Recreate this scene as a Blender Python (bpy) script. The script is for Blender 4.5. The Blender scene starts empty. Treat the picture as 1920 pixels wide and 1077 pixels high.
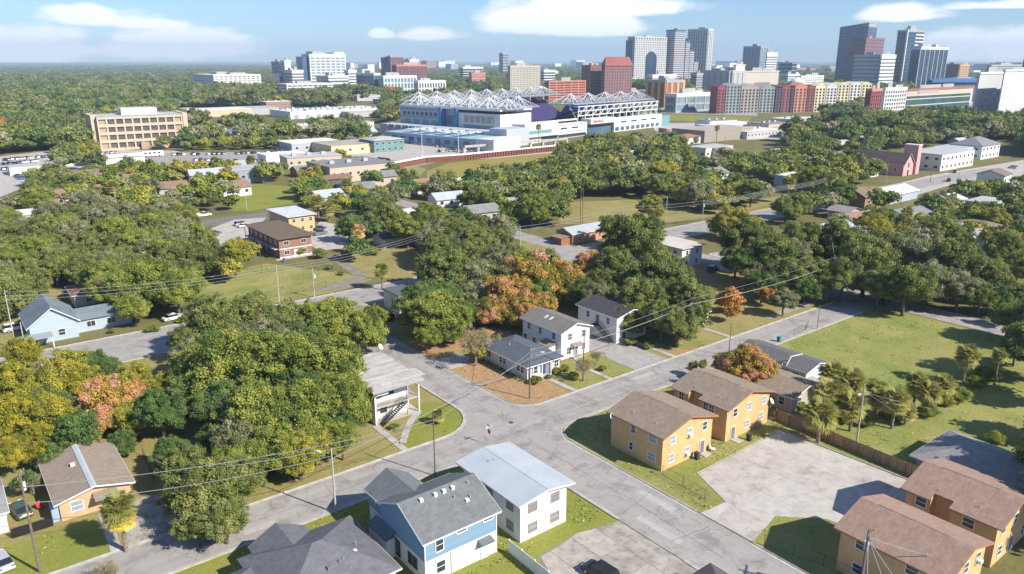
import bpy, math, random
import numpy as np
from mathutils import Vector, Matrix, noise
random.seed(7)
R = math.radians
SC = bpy.context.scene
COL = SC.collection

# ------------------------------------------------------------------ camera, sky, sun, exposure
FPX, CX, CY, CAMH, HORIZON = 1425.0, 960.0, 538.5, 56.0, 115.0
PITCH = math.atan((CY - HORIZON) / FPX)
HEAD = R(38)                      # the street grid is the world grid; the camera looks 38 degrees east of north
cam_d = bpy.data.cameras.new('camera')
cam = bpy.data.objects.new('camera', cam_d)
COL.objects.link(cam)
cam.location = (0, 0, CAMH)
cam.rotation_euler = (math.pi / 2 - PITCH, 0, -HEAD)
cam_d.sensor_width = 36
cam_d.lens = FPX / 1920 * 36
cam_d.clip_start = 0.5
cam_d.clip_end = 60000
SC.camera = cam

SUN_EL, SUN_AZ = R(37), math.atan2(0.375, -0.927)     # azimuth clockwise from +Y
world = bpy.data.worlds.new('World')
SC.world = world
world.use_nodes = True
sun_d = bpy.data.lights.new('sun', 'SUN')
sun_d.energy = 4.7
sun_d.angle = R(0.53)
sun_d.color = (1.0, 0.92, 0.80)
sun = bpy.data.objects.new('sun', sun_d)
COL.objects.link(sun)
sd = Vector((math.sin(SUN_AZ) * math.cos(SUN_EL), math.cos(SUN_AZ) * math.cos(SUN_EL), math.sin(SUN_EL)))
sun.rotation_euler = sd.to_track_quat('Z', 'Y').to_euler()
sun.location = (0, 0, 200)
SC.view_settings.view_transform = 'Standard'
SC.view_settings.look = 'None'
SC.view_settings.exposure = 0.78
SC.view_settings.gamma = 1
SC.view_settings.use_curve_mapping = False
SC.cycles.max_bounces = 5
SC.cycles.diffuse_bounces = 3
SC.cycles.glossy_bounces = 2
SC.cycles.transmission_bounces = 2
SC.cycles.volume_bounces = 0
SC.cycles.transparent_max_bounces = 4

def cam_dir(px, py):
    dx, dy = (px - CX) / FPX, -(py - CY) / FPX
    f = math.cos(PITCH) + dy * math.sin(PITCH)
    z = -math.sin(PITCH) + dy * math.cos(PITCH)
    c, s = math.cos(HEAD), math.sin(HEAD)
    return Vector((f * s + dx * c, f * c - dx * s, z))

def build_sky():
    nt = world.node_tree
    N, L = nt.nodes, nt.links
    N.clear()
    out = N.new('ShaderNodeOutputWorld')
    bg = N.new('ShaderNodeBackground')
    sky = N.new('ShaderNodeTexSky')
    sky.sky_type = 'NISHITA'
    sky.sun_disc = False
    sky.sun_elevation = SUN_EL
    sky.sun_rotation = SUN_AZ
    sky.altitude = 60
    sky.air_density = 1.0
    sky.dust_density = 0.1
    sky.ozone_density = 2.5
    bg.inputs['Strength'].default_value = 0.145
    geo = N.new('ShaderNodeTexCoord')
    sep = N.new('ShaderNodeSeparateXYZ')
    L.new(geo.outputs['Generated'], sep.inputs[0])
    def math_(op, a, b=None, clamp=False):
        m = N.new('ShaderNodeMath'); m.operation = op; m.use_clamp = clamp
        for i, x in enumerate((a, b)):
            if x is None: continue
            if isinstance(x, (int, float)): m.inputs[i].default_value = x
            else: L.new(x, m.inputs[i])
        return m.outputs[0]
    az = math_('ARCTAN2', sep.outputs['X'], sep.outputs['Y'])
    el = math_('ARCSINE', sep.outputs['Z'])
    # warp the cloud outlines
    comb = N.new('ShaderNodeCombineXYZ')
    L.new(math_('MULTIPLY', az, 1.0), comb.inputs[0]); L.new(math_('MULTIPLY', el, 2.2), comb.inputs[1])
    nz = N.new('ShaderNodeTexNoise'); nz.inputs['Scale'].default_value = 13; nz.inputs['Detail'].default_value = 7
    nz.inputs['Roughness'].default_value = 0.55
    L.new(comb.outputs[0], nz.inputs['Vector'])
    warp = math_('SUBTRACT', nz.outputs['Fac'], 0.5)
    # clouds: pixel centre, half width, half height (as angles in the sky)
    cl = [(20, 84, 150, 30), (60, 66, 90, 18), (120, 90, 80, 16), (190, 30, 85, 17), (270, 44, 60, 10), (345, 78, 120, 30), (300, 90, 140, 20), (410, 88, 80, 18), (238, 70, 22, 8), (715, 62, 22, 9),
          (815, 62, 62, 14), (1010, 36, 110, 28), (1090, 48, 110, 22), (1110, 8, 170, 22), (1700, 24, 72, 14), (1860, 82, 125, 30), (1880, 8, 90, 8), (2050, 60, 120, 30),
          (-200, 60, 160, 30), (2400, 20, 160, 26), (700, -60, 200, 26), (1500, -90, 240, 30)]
    acc = None
    for (px, py, rx, ry) in cl:
        d = cam_dir(px, py); d.normalize()
        a0, e0 = math.atan2(d.x, d.y), math.asin(d.z)
        ex = math_('DIVIDE', math_('SUBTRACT', az, a0), rx / FPX * 1.05)
        eyb = math_('SUBTRACT', el, e0 - 0.35 * ry / FPX)
        lo = math_('MULTIPLY', math_('MINIMUM', eyb, 0.0), 2.1)          # flatter underside
        ey = math_('DIVIDE', math_('ADD', math_('MAXIMUM', eyb, 0.0), lo), ry / FPX * 1.35)
        r2 = math_('ADD', math_('MULTIPLY', ex, ex), math_('MULTIPLY', ey, ey))
        m = math_('SUBTRACT', 1.0, r2)
        acc = m if acc is None else math_('MAXIMUM', acc, m)
    # scattered clouds elsewhere
    nb = N.new('ShaderNodeTexNoise'); nb.inputs['Scale'].default_value = 2.6; nb.inputs['Detail'].default_value = 7
    mp = N.new('ShaderNodeMapping'); mp.inputs['Scale'].default_value = (1, 1, 3.0)
    L.new(geo.outputs['Generated'], mp.inputs[0]); L.new(mp.outputs[0], nb.inputs['Vector'])
    gen = math_('MULTIPLY', math_('SUBTRACT', nb.outputs['Fac'], 0.60), 5.0)
    high = math_('MULTIPLY', math_('SUBTRACT', el, 0.16), 8.0, True)
    gen = math_('SUBTRACT', gen, math_('MULTIPLY', math_('SUBTRACT', 1.0, high), 3.0))
    acc = math_('MAXIMUM', acc, gen)
    dens = math_('ADD', acc, math_('MULTIPLY', warp, 3.4))
    ss = N.new('ShaderNodeMapRange'); ss.interpolation_type = 'SMOOTHSTEP'
    ss.inputs['From Min'].default_value = -0.25; ss.inputs['From Max'].default_value = 0.75; ss.inputs['To Max'].default_value = 0.92
    L.new(dens, ss.inputs['Value'])
    mix = N.new('ShaderNodeMix'); mix.data_type = 'RGBA'
    L.new(ss.outputs[0], mix.inputs['Factor'])
    hsv = N.new('ShaderNodeMix'); hsv.data_type = 'RGBA'; hsv.blend_type = 'MULTIPLY'
    hsv.inputs['Factor'].default_value = 1.0
    L.new(sky.outputs[0], hsv.inputs[6]); hsv.inputs[7].default_value = SKYTINT
    L.new(hsv.outputs[2], mix.inputs[6])
    mix.inputs[7].default_value = CLOUDCOL
    L.new(mix.outputs[2], bg.inputs['Color'])
    L.new(bg.outputs[0], out.inputs[0])
SKYTINT = (0.335, 0.45, 0.615, 1)
CLOUDCOL = (5.9, 5.75, 5.75, 1)
build_sky()

# ------------------------------------------------------------------ helpers
def G(px, py, z=0.0):
    "the point at height z that stands where this spot of the photograph shows"
    d = cam_dir(px, py)
    t = (z - CAMH) / d.z
    return Vector((d.x * t, d.y * t, z))

def project(p):
    c, s = math.cos(HEAD), math.sin(HEAD)
    fwd = p[0] * s + p[1] * c; rt = p[0] * c - p[1] * s; z = p[2] - CAMH
    f = fwd * math.cos(PITCH) - z * math.sin(PITCH)
    if f < 1: return None
    u = fwd * math.sin(PITCH) + z * math.cos(PITCH)
    return (CX + FPX * rt / f, CY - FPX * u / f, f)

def srgb(r, g, b):
    f = lambda c: (c / 255 / 12.92) if c <= 10 else ((c / 255 + 0.055) / 1.055) ** 2.4
    return (f(r), f(g), f(b), 1)

_mats = {}
def M(name, col, col2=None, scale=1.0, rough=0.85, bump=0.0, metal=0.0, detail=4, streak=None, coord='world', lo=0.35, hi=0.65, spec=0.3, col3=None, scale3=8.0, amt3=0.5):
    if name in _mats: return _mats[name]
    m = bpy.data.materials.new(name); m.use_nodes = True
    nt = m.node_tree; N, L = nt.nodes, nt.links
    b = N['Principled BSDF']
    b.inputs['Roughness'].default_value = rough
    b.inputs['Metallic'].default_value = metal
    b.inputs['Specular IOR Level'].default_value = spec
    col = tuple(col)[:3] + (1,)
    b.inputs['Base Color'].default_value = col
    if col2 is not None or bump:
        if coord == 'world':
            src = N.new('ShaderNodeNewGeometry').outputs['Position']
        else:
            src = N.new('ShaderNodeTexCoord').outputs['Object']
        mp = N.new('ShaderNodeMapping'); L.new(src, mp.inputs[0])
        if streak: mp.inputs['Scale'].default_value = streak
        nz = N.new('ShaderNodeTexNoise'); nz.inputs['Scale'].default_value = scale; nz.inputs['Detail'].default_value = detail
        nz.inputs['Roughness'].default_value = 0.6
        L.new(mp.outputs[0], nz.inputs['Vector'])
        if col2 is not None:
            rp = N.new('ShaderNodeMapRange'); rp.inputs['From Min'].default_value = lo; rp.inputs['From Max'].default_value = hi
            L.new(nz.outputs['Fac'], rp.inputs['Value'])
            mx = N.new('ShaderNodeMix'); mx.data_type = 'RGBA'
            L.new(rp.outputs[0], mx.inputs['Factor'])
            mx.inputs[6].default_value = col; mx.inputs[7].default_value = tuple(col2)[:3] + (1,)
            res = mx.outputs[2]
            if col3 is not None:
                n3 = N.new('ShaderNodeTexNoise'); n3.inputs['Scale'].default_value = scale3; n3.inputs['Detail'].default_value = 6; n3.inputs['Roughness'].default_value = 0.7
                L.new(src, n3.inputs['Vector'])
                r3 = N.new('ShaderNodeMapRange'); r3.inputs['From Min'].default_value = 0.5; r3.inputs['From Max'].default_value = 0.66; r3.inputs['To Max'].default_value = amt3
                L.new(n3.outputs['Fac'], r3.inputs['Value'])
                m3 = N.new('ShaderNodeMix'); m3.data_type = 'RGBA'
                L.new(r3.outputs[0], m3.inputs['Factor']); L.new(res, m3.inputs[6]); m3.inputs[7].default_value = tuple(col3)[:3] + (1,)
                res = m3.outputs[2]
            L.new(res, b.inputs['Base Color'])
        if bump:
            bp = N.new('ShaderNodeBump'); bp.inputs['Strength'].default_value = bump; bp.inputs['Distance'].default_value = 0.05
            L.new(nz.outputs['Fac'], bp.inputs['Height']); L.new(bp.outputs[0], b.inputs['Normal'])
    _mats[name] = m
    return m

def shingle(name, c, c2, course=0.32, c3=None):
    "asphalt shingles: speckled tabs in courses, weathered blotches"
    if name in _mats: return _mats[name]
    m = M(name, c, c2, scale=1.6, rough=0.92, coord='object', lo=0.3, hi=0.7, detail=8, col3=c3 or tuple(x * 0.62 for x in c[:3]), scale3=0.55, amt3=0.4)
    nt = m.node_tree; N, L = nt.nodes, nt.links
    b = N['Principled BSDF']
    src = b.inputs['Base Color'].links[0].from_socket
    uv = N.new('ShaderNodeUVMap')
    br = N.new('ShaderNodeTexBrick'); br.inputs['Scale'].default_value = 1.0
    br.inputs['Brick Width'].default_value = 0.9; br.inputs['Row Height'].default_value = course
    br.inputs['Mortar Size'].default_value = 0.018; br.inputs['Bias'].default_value = 0.0
    br.inputs['Color1'].default_value = (0.82, 0.82, 0.82, 1); br.inputs['Color2'].default_value = (1.12, 1.12, 1.12, 1); br.inputs['Mortar'].default_value = (0.6, 0.6, 0.6, 1)
    L.new(uv.outputs[0], br.inputs['Vector'])
    mx = N.new('ShaderNodeMix'); mx.data_type = 'RGBA'; mx.blend_type = 'MULTIPLY'; mx.inputs['Factor'].default_value = 0.5
    L.new(src, mx.inputs[6]); L.new(br.outputs['Color'], mx.inputs[7]); L.new(mx.outputs[2], b.inputs['Base Color'])
    bp = N.new('ShaderNodeBump'); bp.inputs['Strength'].default_value = 0.4; bp.inputs['Distance'].default_value = 0.03
    L.new(br.outputs['Fac'], bp.inputs['Height']); bp.invert = True; L.new(bp.outputs[0], b.inputs['Normal'])
    return m

class MB:
    "collects faces, then links them as one mesh object"
    def __init__(s): s.v = []; s.f = []; s.m = []; s.mat = 0; s.uv = []
    def face(s, pts, uv=None):
        i = len(s.v); s.v += [tuple(p) for p in pts]; s.f.append(tuple(range(i, i + len(pts)))); s.m.append(s.mat)
        s.uv.append(uv)
    def box(s, x0, x1, y0, y1, z0, z1):
        if x0 > x1: x0, x1 = x1, x0
        if y0 > y1: y0, y1 = y1, y0
        i = len(s.v)
        s.v += [(x0, y0, z0), (x1, y0, z0), (x1, y1, z0), (x0, y1, z0), (x0, y0, z1), (x1, y0, z1), (x1, y1, z1), (x0, y1, z1)]
        for q in ((3, 2, 1, 0), (4, 5, 6, 7), (0, 1, 5, 4), (1, 2, 6, 5), (2, 3, 7, 6), (3, 0, 4, 7)):
            s.f.append(tuple(i + k for k in q)); s.m.append(s.mat); s.uv.append(None)
        return s
    def slab(s, top, t=0.15, down=(0, 0, -1)):
        "closed slab under a planar polygon (points counter-clockwise seen from above)"
        d = Vector(down) * t
        bot = [Vector(p) + d for p in top]
        top = [Vector(p) for p in top]
        e = (top[1] - top[0]).normalized(); nrm = (top[1] - top[0]).cross(top[-1] - top[0]).normalized(); f = nrm.cross(e)
        s.face(top, [((p - top[0]).dot(e), (p - top[0]).dot(f)) for p in top])
        s.face(bot[::-1])
        n = len(top)
        for k in range(n):
            j = (k + 1) % n
            s.face([top[k], bot[k], bot[j], top[j]])
        return s
    def prism(s, poly, z0, z1):
        a = sum(poly[i][0] * poly[(i + 1) % len(poly)][1] - poly[(i + 1) % len(poly)][0] * poly[i][1] for i in range(len(poly)))
        if a < 0: poly = poly[::-1]
        s.face([(p[0], p[1], z1) for p in poly]); s.face([(p[0], p[1], z0) for p in poly][::-1])
        n = len(poly)
        for k in range(n):
            j = (k + 1) % n
            s.face([(poly[k][0], poly[k][1], z0), (poly[j][0], poly[j][1], z0), (poly[j][0], poly[j][1], z1), (poly[k][0], poly[k][1], z1)])
        return s
    def tube(s, a, b, r0, r1=None, n=6, cap=True):
        r1 = r0 if r1 is None else r1
        a, b = Vector(a), Vector(b); d = (b - a)
        if d.length < 1e-6: return s
        d.normalize(); x = d.orthogonal().normalized(); y = d.cross(x)
        i = len(s.v)
        for c, r in ((a, r0), (b, r1)):
            for k in range(n):
                t = 2 * math.pi * k / n
                s.v.append(tuple(c + (x * math.cos(t) + y * math.sin(t)) * r))
        for k in range(n):
            j = (k + 1) % n
            s.f.append((i + k, i + j, i + n + j, i + n + k)); s.m.append(s.mat); s.uv.append(None)
        if cap:
            s.f.append(tuple(i + k for k in range(n))[::-1]); s.m.append(s.mat); s.uv.append(None)
            s.f.append(tuple(i + n + k for k in range(n))); s.m.append(s.mat); s.uv.append(None)
        return s
    def mesh(s, name, mats):
        me = bpy.data.meshes.new(name)
        me.from_pydata(s.v, [], s.f)
        for m in (mats if isinstance(mats, (list, tuple)) else [mats]): me.materials.append(m)
        if any(s.m): me.polygons.foreach_set('material_index', s.m)
        if any(u for u in s.uv):
            l = me.uv_layers.new(name='UVMap'); k = 0; dat = []
            for f, u in zip(s.f, s.uv): dat += [c for p in (u or [(0, 0)] * len(f)) for c in p]
            l.data.foreach_set('uv', dat)
        me.update()
        return me
    def build(s, name, mats, parent=None, loc=(0, 0, 0), rotz=0.0):
        return link(name, s.mesh(name, mats), parent, loc, rotz)

def link(name, data, parent=None, loc=(0, 0, 0), rotz=0.0):
    o = bpy.data.objects.new(name, data); COL.objects.link(o)
    o.location = loc; o.rotation_euler = (0, 0, rotz)
    if parent is not None: o.parent = parent
    return o
def tag(o, label=None, cat=None, group=None, kind=None):
    if label: o['label'] = label
    if cat: o['category'] = cat
    if group: o['group'] = group
    if kind: o['kind'] = kind
    return o
def thing(name, label, cat, loc=(0, 0, 0), rotz=0.0, group=None):
    return tag(link(name, None, None, loc, rotz), label, cat, group)
LANDMARKS = []          # (phrase, x, y) for labels of trees, poles and cars
def landmark(phrase, x, y): LANDMARKS.append((phrase, x, y))
def copy_tree(o, parent=None):
    c = o.copy(); COL.objects.link(c)
    if parent is not None: c.parent = parent
    for ch in o.children: copy_tree(ch, c)
    return c

# ------------------------------------------------------------------ materials
WHITE = M('white_paint', (0.70, 0.70, 0.69), (0.61, 0.605, 0.59), 0.7, 0.8, lo=0.35, hi=0.8, detail=8)
TRIM = M('white_trim', (0.72, 0.72, 0.71), rough=0.5)
GLASS = M('window_glass', (0.035, 0.05, 0.07), rough=0.12, spec=0.6)
GLASSB = M('blue_glass', (0.06, 0.11, 0.17), (0.09, 0.15, 0.22), 0.05, 0.12, spec=0.6)
BLIND = M('window_blind', (0.34, 0.37, 0.41), (0.22, 0.25, 0.29), 1.5, 0.4, streak=(1, 1, 5))
YELLOW = M('ochre_stucco', (0.62, 0.41, 0.20), (0.55, 0.355, 0.17), 0.5, 0.9, bump=0.15, detail=9, col3=(0.46, 0.29, 0.15), scale3=0.9, amt3=0.5)
def asphalt(name, streak):
    m = M(name, (0.37, 0.35, 0.328), (0.295, 0.28, 0.262), 0.45, 0.93, 0.12, streak=streak, detail=10, lo=0.3, hi=0.7, col3=(0.185, 0.18, 0.175), scale3=0.3, amt3=0.75)
    nt = m.node_tree; N, L = nt.nodes, nt.links; b = N['Principled BSDF']; src = b.inputs['Base Color'].links[0].from_socket
    g = N.new('ShaderNodeNewGeometry').outputs['Position']
    # crack lines: edges of warped cells, only where a patch noise allows
    w = N.new('ShaderNodeTexNoise'); w.inputs['Scale'].default_value = 0.7; w.inputs['Detail'].default_value = 5; L.new(g, w.inputs['Vector'])
    ad = N.new('ShaderNodeMix'); ad.data_type = 'VECTOR'; ad.inputs['Factor'].default_value = 0.12; L.new(g, ad.inputs[4]); sc = N.new('ShaderNodeVectorMath'); sc.operation = 'SCALE'; sc.inputs['Scale'].default_value = 12; L.new(w.outputs['Color'], sc.inputs[0]); L.new(sc.outputs[0], ad.inputs[5])
    v = N.new('ShaderNodeTexVoronoi'); v.feature = 'DISTANCE_TO_EDGE'; v.inputs['Scale'].default_value = 0.19; L.new(ad.outputs[1], v.inputs['Vector'])
    r = N.new('ShaderNodeMapRange'); r.inputs['From Min'].default_value = 0.012; r.inputs['From Max'].default_value = 0.0; r.inputs['To Max'].default_value = 0.55; L.new(v.outputs['Distance'], r.inputs['Value'])
    m1 = N.new('ShaderNodeMix'); m1.data_type = 'RGBA'; L.new(r.outputs[0], m1.inputs['Factor']); L.new(src, m1.inputs[6]); m1.inputs[7].default_value = (0.12, 0.115, 0.11, 1)
    f = N.new('ShaderNodeTexNoise'); f.inputs['Scale'].default_value = 9; f.inputs['Detail'].default_value = 4; f.inputs['Roughness'].default_value = 0.8; L.new(g, f.inputs['Vector'])
    r2 = N.new('ShaderNodeMapRange'); r2.inputs['From Min'].default_value = 0.35; r2.inputs['From Max'].default_value = 0.65; r2.inputs['To Min'].default_value = 0.86; r2.inputs['To Max'].default_value = 1.12; L.new(f.outputs['Fac'], r2.inputs['Value'])
    m2 = N.new('ShaderNodeVectorMath'); m2.operation = 'SCALE'; L.new(m1.outputs[2], m2.inputs[0]); L.new(r2.outputs[0], m2.inputs['Scale']); L.new(m2.outputs[0], b.inputs['Base Color'])
    return m
ASPH = asphalt('street_asphalt', (0.12, 1.1, 1)); ASPHV = asphalt('street_asphalt_north', (1.1, 0.12, 1))
CONC = M('concrete', (0.485, 0.445, 0.41), (0.38, 0.36, 0.33), 0.4, 0.93, 0.1, detail=10, col3=(0.24, 0.225, 0.20), scale3=0.45, amt3=0.75)
CONC2 = M('stained_concrete', (0.40, 0.375, 0.33), (0.27, 0.245, 0.215), 0.4, 0.95, 0.2, detail=10, col3=(0.19, 0.17, 0.15), scale3=0.8, amt3=0.7)
KERB = M('kerb_concrete', (0.47, 0.455, 0.42), (0.33, 0.31, 0.28), 0.9, 0.93, detail=8)
METALR = M('pale_metal_roofing', (0.44, 0.485, 0.52), (0.38, 0.425, 0.46), 0.3, 0.6, spec=0.25, detail=8)
STEEL = M('galvanised_steel', (0.52, 0.54, 0.55), (0.42, 0.43, 0.45), 3, 0.5, metal=0.3)
WOODP = M('weathered_pole_timber', (0.20, 0.165, 0.13), (0.13, 0.11, 0.09), 3, 0.9)
CPOLE = M('concrete_pole', (0.46, 0.44, 0.40), (0.38, 0.36, 0.33), 2, 0.9)
BLACK = M('black_metal', (0.02, 0.02, 0.022), rough=0.5)
WIREM = M('cable', (0.30, 0.30, 0.30), rough=0.5)
RUBBER = M('tyre_rubber', (0.02, 0.02, 0.02), rough=0.9)
BARK = M('bark', (0.15, 0.125, 0.10), (0.09, 0.075, 0.06), 3, 0.95)
BARKL = M('pale_bark', (0.30, 0.26, 0.22), (0.20, 0.17, 0.14), 3, 0.95)
BROWNR = shingle('brown_shingle', (0.31, 0.245, 0.185), (0.245, 0.19, 0.142))
PINKR = shingle('red_brown_shingle', (0.355, 0.245, 0.19), (0.28, 0.19, 0.148))
GREYR = shingle('grey_shingle', (0.185, 0.20, 0.205), (0.135, 0.148, 0.155))
DARKR = shingle('charcoal_shingle', (0.165, 0.17, 0.185), (0.12, 0.125, 0.14))
BLUER = shingle('slate_blue_shingle', (0.115, 0.135, 0.165), (0.09, 0.105, 0.13))
TANR = shingle('sandy_shingle', (0.335, 0.275, 0.215), (0.26, 0.21, 0.165))
DRKBR = shingle('black_brown_shingle', (0.075, 0.07, 0.075), (0.05, 0.048, 0.055))
LGREYR = shingle('pale_grey_shingle', (0.30, 0.30, 0.29), (0.235, 0.23, 0.225))
OLDWH = M('stained_white_roof', (0.56, 0.54, 0.51), (0.36, 0.335, 0.30), 0.5, 0.9, streak=(0.35, 1.9, 1), detail=11, coord='world', lo=0.3, hi=0.62, col3=(0.25, 0.22, 0.19), scale3=1.2, amt3=0.5)
BRICK = None
def brick_mat(name, c1, c2, mortar, w=0.4, h=0.14):
    m = bpy.data.materials.new(name); m.use_nodes = True
    N, L = m.node_tree.nodes, m.node_tree.links; b = N['Principled BSDF']; b.inputs['Roughness'].default_value = 0.9
    g = N.new('ShaderNodeNewGeometry'); sp = N.new('ShaderNodeSeparateXYZ'); L.new(g.outputs['Position'], sp.inputs[0])
    ad = N.new('ShaderNodeMath'); ad.operation = 'ADD'; L.new(sp.outputs[0], ad.inputs[0]); L.new(sp.outputs[1], ad.inputs[1])
    cb = N.new('ShaderNodeCombineXYZ'); L.new(ad.outputs[0], cb.inputs[0]); L.new(sp.outputs[2], cb.inputs[1])
    br = N.new('ShaderNodeTexBrick'); br.inputs['Scale'].default_value = 1; br.inputs['Brick Width'].default_value = w; br.inputs['Row Height'].default_value = h
    br.inputs['Mortar Size'].default_value = 0.012
    br.inputs['Color1'].default_value = c1 + (1,); br.inputs['Color2'].default_value = c2 + (1,); br.inputs['Mortar'].default_value = mortar + (1,)
    L.new(cb.outputs[0], br.inputs['Vector']); L.new(br.outputs['Color'], b.inputs['Base Color'])
    return m
BRICK = brick_mat('red_brick', (0.30, 0.13, 0.085), (0.22, 0.09, 0.06), (0.33, 0.27, 0.22))

def grass_mat(name, green, dry, soil, dryamt=0.5, soilamt=0.3):
    m = bpy.data.materials.new(name); m.use_nodes = True
    N, L = m.node_tree.nodes, m.node_tree.links; b = N['Principled BSDF']; b.inputs['Roughness'].default_value = 0.95; b.inputs['Specular IOR Level'].default_value = 0.1
    g = N.new('ShaderNodeNewGeometry').outputs['Position']
    def nz(scale, det=6, rough=0.6):
        n = N.new('ShaderNodeTexNoise'); n.inputs['Scale'].default_value = scale; n.inputs['Detail'].default_value = det; n.inputs['Roughness'].default_value = rough
        L.new(g, n.inputs['Vector']); return n.outputs['Fac']
    def rng(s, a, c, to):
        r = N.new('ShaderNodeMapRange'); r.inputs['From Min'].default_value = a; r.inputs['From Max'].default_value = c; r.inputs['To Max'].default_value = to; L.new(s, r.inputs['Value']); return r.outputs[0]
    def mix(f, a, c, mode='MIX'):
        x = N.new('ShaderNodeMix'); x.data_type = 'RGBA'; x.blend_type = mode
        L.new(f, x.inputs['Factor'])
        for i, s in ((6, a), (7, c)):
            if isinstance(s, tuple): x.inputs[i].default_value = s[:3] + (1,)
            else: L.new(s, x.inputs[i])
        return x.outputs[2]
    c = mix(rng(nz(0.11, 8), 0.38, 0.62, 1.0 * min(1, dryamt * 2)), green, dry)
    c = mix(rng(nz(0.9, 8, 0.7), 0.42, 0.68, dryamt), c, dry)
    c = mix(rng(nz(0.045, 5, 0.5), 0.40, 0.62, 0.45), c, tuple(x * 0.78 for x in dry[:3]))
    c = mix(rng(nz(0.23, 9, 0.7), 0.56, 0.70, soilamt), c, soil)
    dark = tuple(x * 0.6 for x in green)
    c = mix(rng(nz(1.6, 8, 0.8), 0.50, 0.62, 0.55), c, tuple(min(1, x * 1.25) for x in dry[:3]))
    c = mix(rng(nz(3.2, 6, 0.85), 0.38, 0.62, 0.75), c, dark)
    L.new(c, b.inputs['Base Color'])
    bp = N.new('ShaderNodeBump'); bp.inputs['Strength'].default_value = 0.5; bp.inputs['Distance'].default_value = 0.08
    L.new(nz(5.0, 5, 0.8), bp.inputs['Height']); L.new(bp.outputs[0], b.inputs['Normal'])
    return m
LAWN = grass_mat('lawn_grass', (0.165, 0.23, 0.045), (0.43, 0.36, 0.15), (0.38, 0.27, 0.15), 0.55, 0.45)
LUSH = grass_mat('lush_grass', (0.20, 0.245, 0.04), (0.32, 0.31, 0.08), (0.34, 0.26, 0.13), 0.45, 0.25)
DRY = grass_mat('dry_grass', (0.23, 0.235, 0.07), (0.42, 0.325, 0.15), (0.38, 0.26, 0.15), 0.6, 0.55)
WILD = grass_mat('rough_ground', (0.13, 0.145, 0.05), (0.25, 0.21, 0.095), (0.24, 0.18, 0.12), 0.5, 0.5)
MULCH = M('pine_straw_mulch', (0.39, 0.25, 0.13), (0.28, 0.165, 0.08), 1.1, 0.95, 0.4, detail=10, col3=(0.50, 0.36, 0.22), scale3=3, amt3=0.6)
SAND = M('bare_sandy_soil', (0.52, 0.43, 0.32), (0.40, 0.32, 0.22), 0.25, 0.95, 0.2, detail=9, col3=(0.22, 0.2, 0.09), scale3=0.5, amt3=0.6)

# ------------------------------------------------------------------ buildings
_win = {}
FACE = {'S': 0.0, 'E': math.pi / 2, 'N': math.pi, 'W': -math.pi / 2}
def win_mesh(w, h, split, fm, gm, sill):
    k = (round(w, 2), round(h, 2), split, fm.name, gm.name, sill)
    if k in _win: return _win[k]
    f = MB(); b = 0.09; d = 0.07
    f.box(-w / 2 - b, w / 2 + b, -d, 0, h / 2, h / 2 + b); f.box(-w / 2 - b, w / 2 + b, -d - (0.05 if sill else 0), 0, -h / 2 - b, -h / 2)
    f.box(-w / 2 - b, -w / 2, -d, 0, -h / 2, h / 2); f.box(w / 2, w / 2 + b, -d, 0, -h / 2, h / 2)
    if 'h' in split: f.box(-w / 2, w / 2, -d + 0.01, 0, -0.03, 0.03)
    if 'v' in split:
        f.box(-0.03, 0.03, -d + 0.015, 0, -h / 2, -0.031); f.box(-0.03, 0.03, -d + 0.015, 0, 0.031, h / 2)
    g = MB(); g.box(-w / 2, w / 2, -0.025, 0.0, -h / 2, h / 2)
    _win[k] = (f.mesh('window', fm), g.mesh('pane', gm))
    return _win[k]
def wall_point(dims, face, s, z, off=0.0):
    w, d = dims
    return {'S': (s, -off, z), 'N': (s, d + off, z), 'W': (-off, s, z), 'E': (w + off, s, z)}[face]
def window(root, dims, face, s, z, w=1.0, h=1.3, split='h', fm=None, gm=None, sill=True, label=None, ac=False):
    a, b = win_mesh(w, h, split, fm or TRIM, gm or GLASS, sill)
    o = link('window', a, root, wall_point(dims, face, s, z, 0.001), FACE[face])
    link('pane', b, o)
    if label: o['label'] = label
    if ac:
        c = MB().box(-0.33, 0.33, -0.5, -0.03, -h / 2 + 0.02, -h / 2 + 0.42).build('air_conditioner', WHITE, root, wall_point(dims, face, s, z, 0.001), FACE[face])
    return o
def door(root, dims, face, s, z0=0.0, w=0.95, h=2.05, mat=None, fm=None, label=None):
    m = MB().box(-w / 2, w / 2, -0.05, 0.0, 0.0, h); m.mat = 1
    b = 0.08
    m.box(-w / 2 - b, -w / 2, -0.08, 0, 0, h); m.box(w / 2, w / 2 + b, -0.08, 0, 0, h); m.box(-w / 2 - b, w / 2 + b, -0.08, 0, h, h + b)
    o = m.build('door', [mat or M('grey_door', (0.16, 0.16, 0.17)), fm or TRIM], root, wall_point(dims, face, s, z0, 0.001), FACE[face])
    MB().box(w / 2 - 0.16, w / 2 - 0.1, -0.1, -0.051, 1.0, 1.08).build('handle', STEEL, o)
    if label: o['label'] = label
    return o

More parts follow.
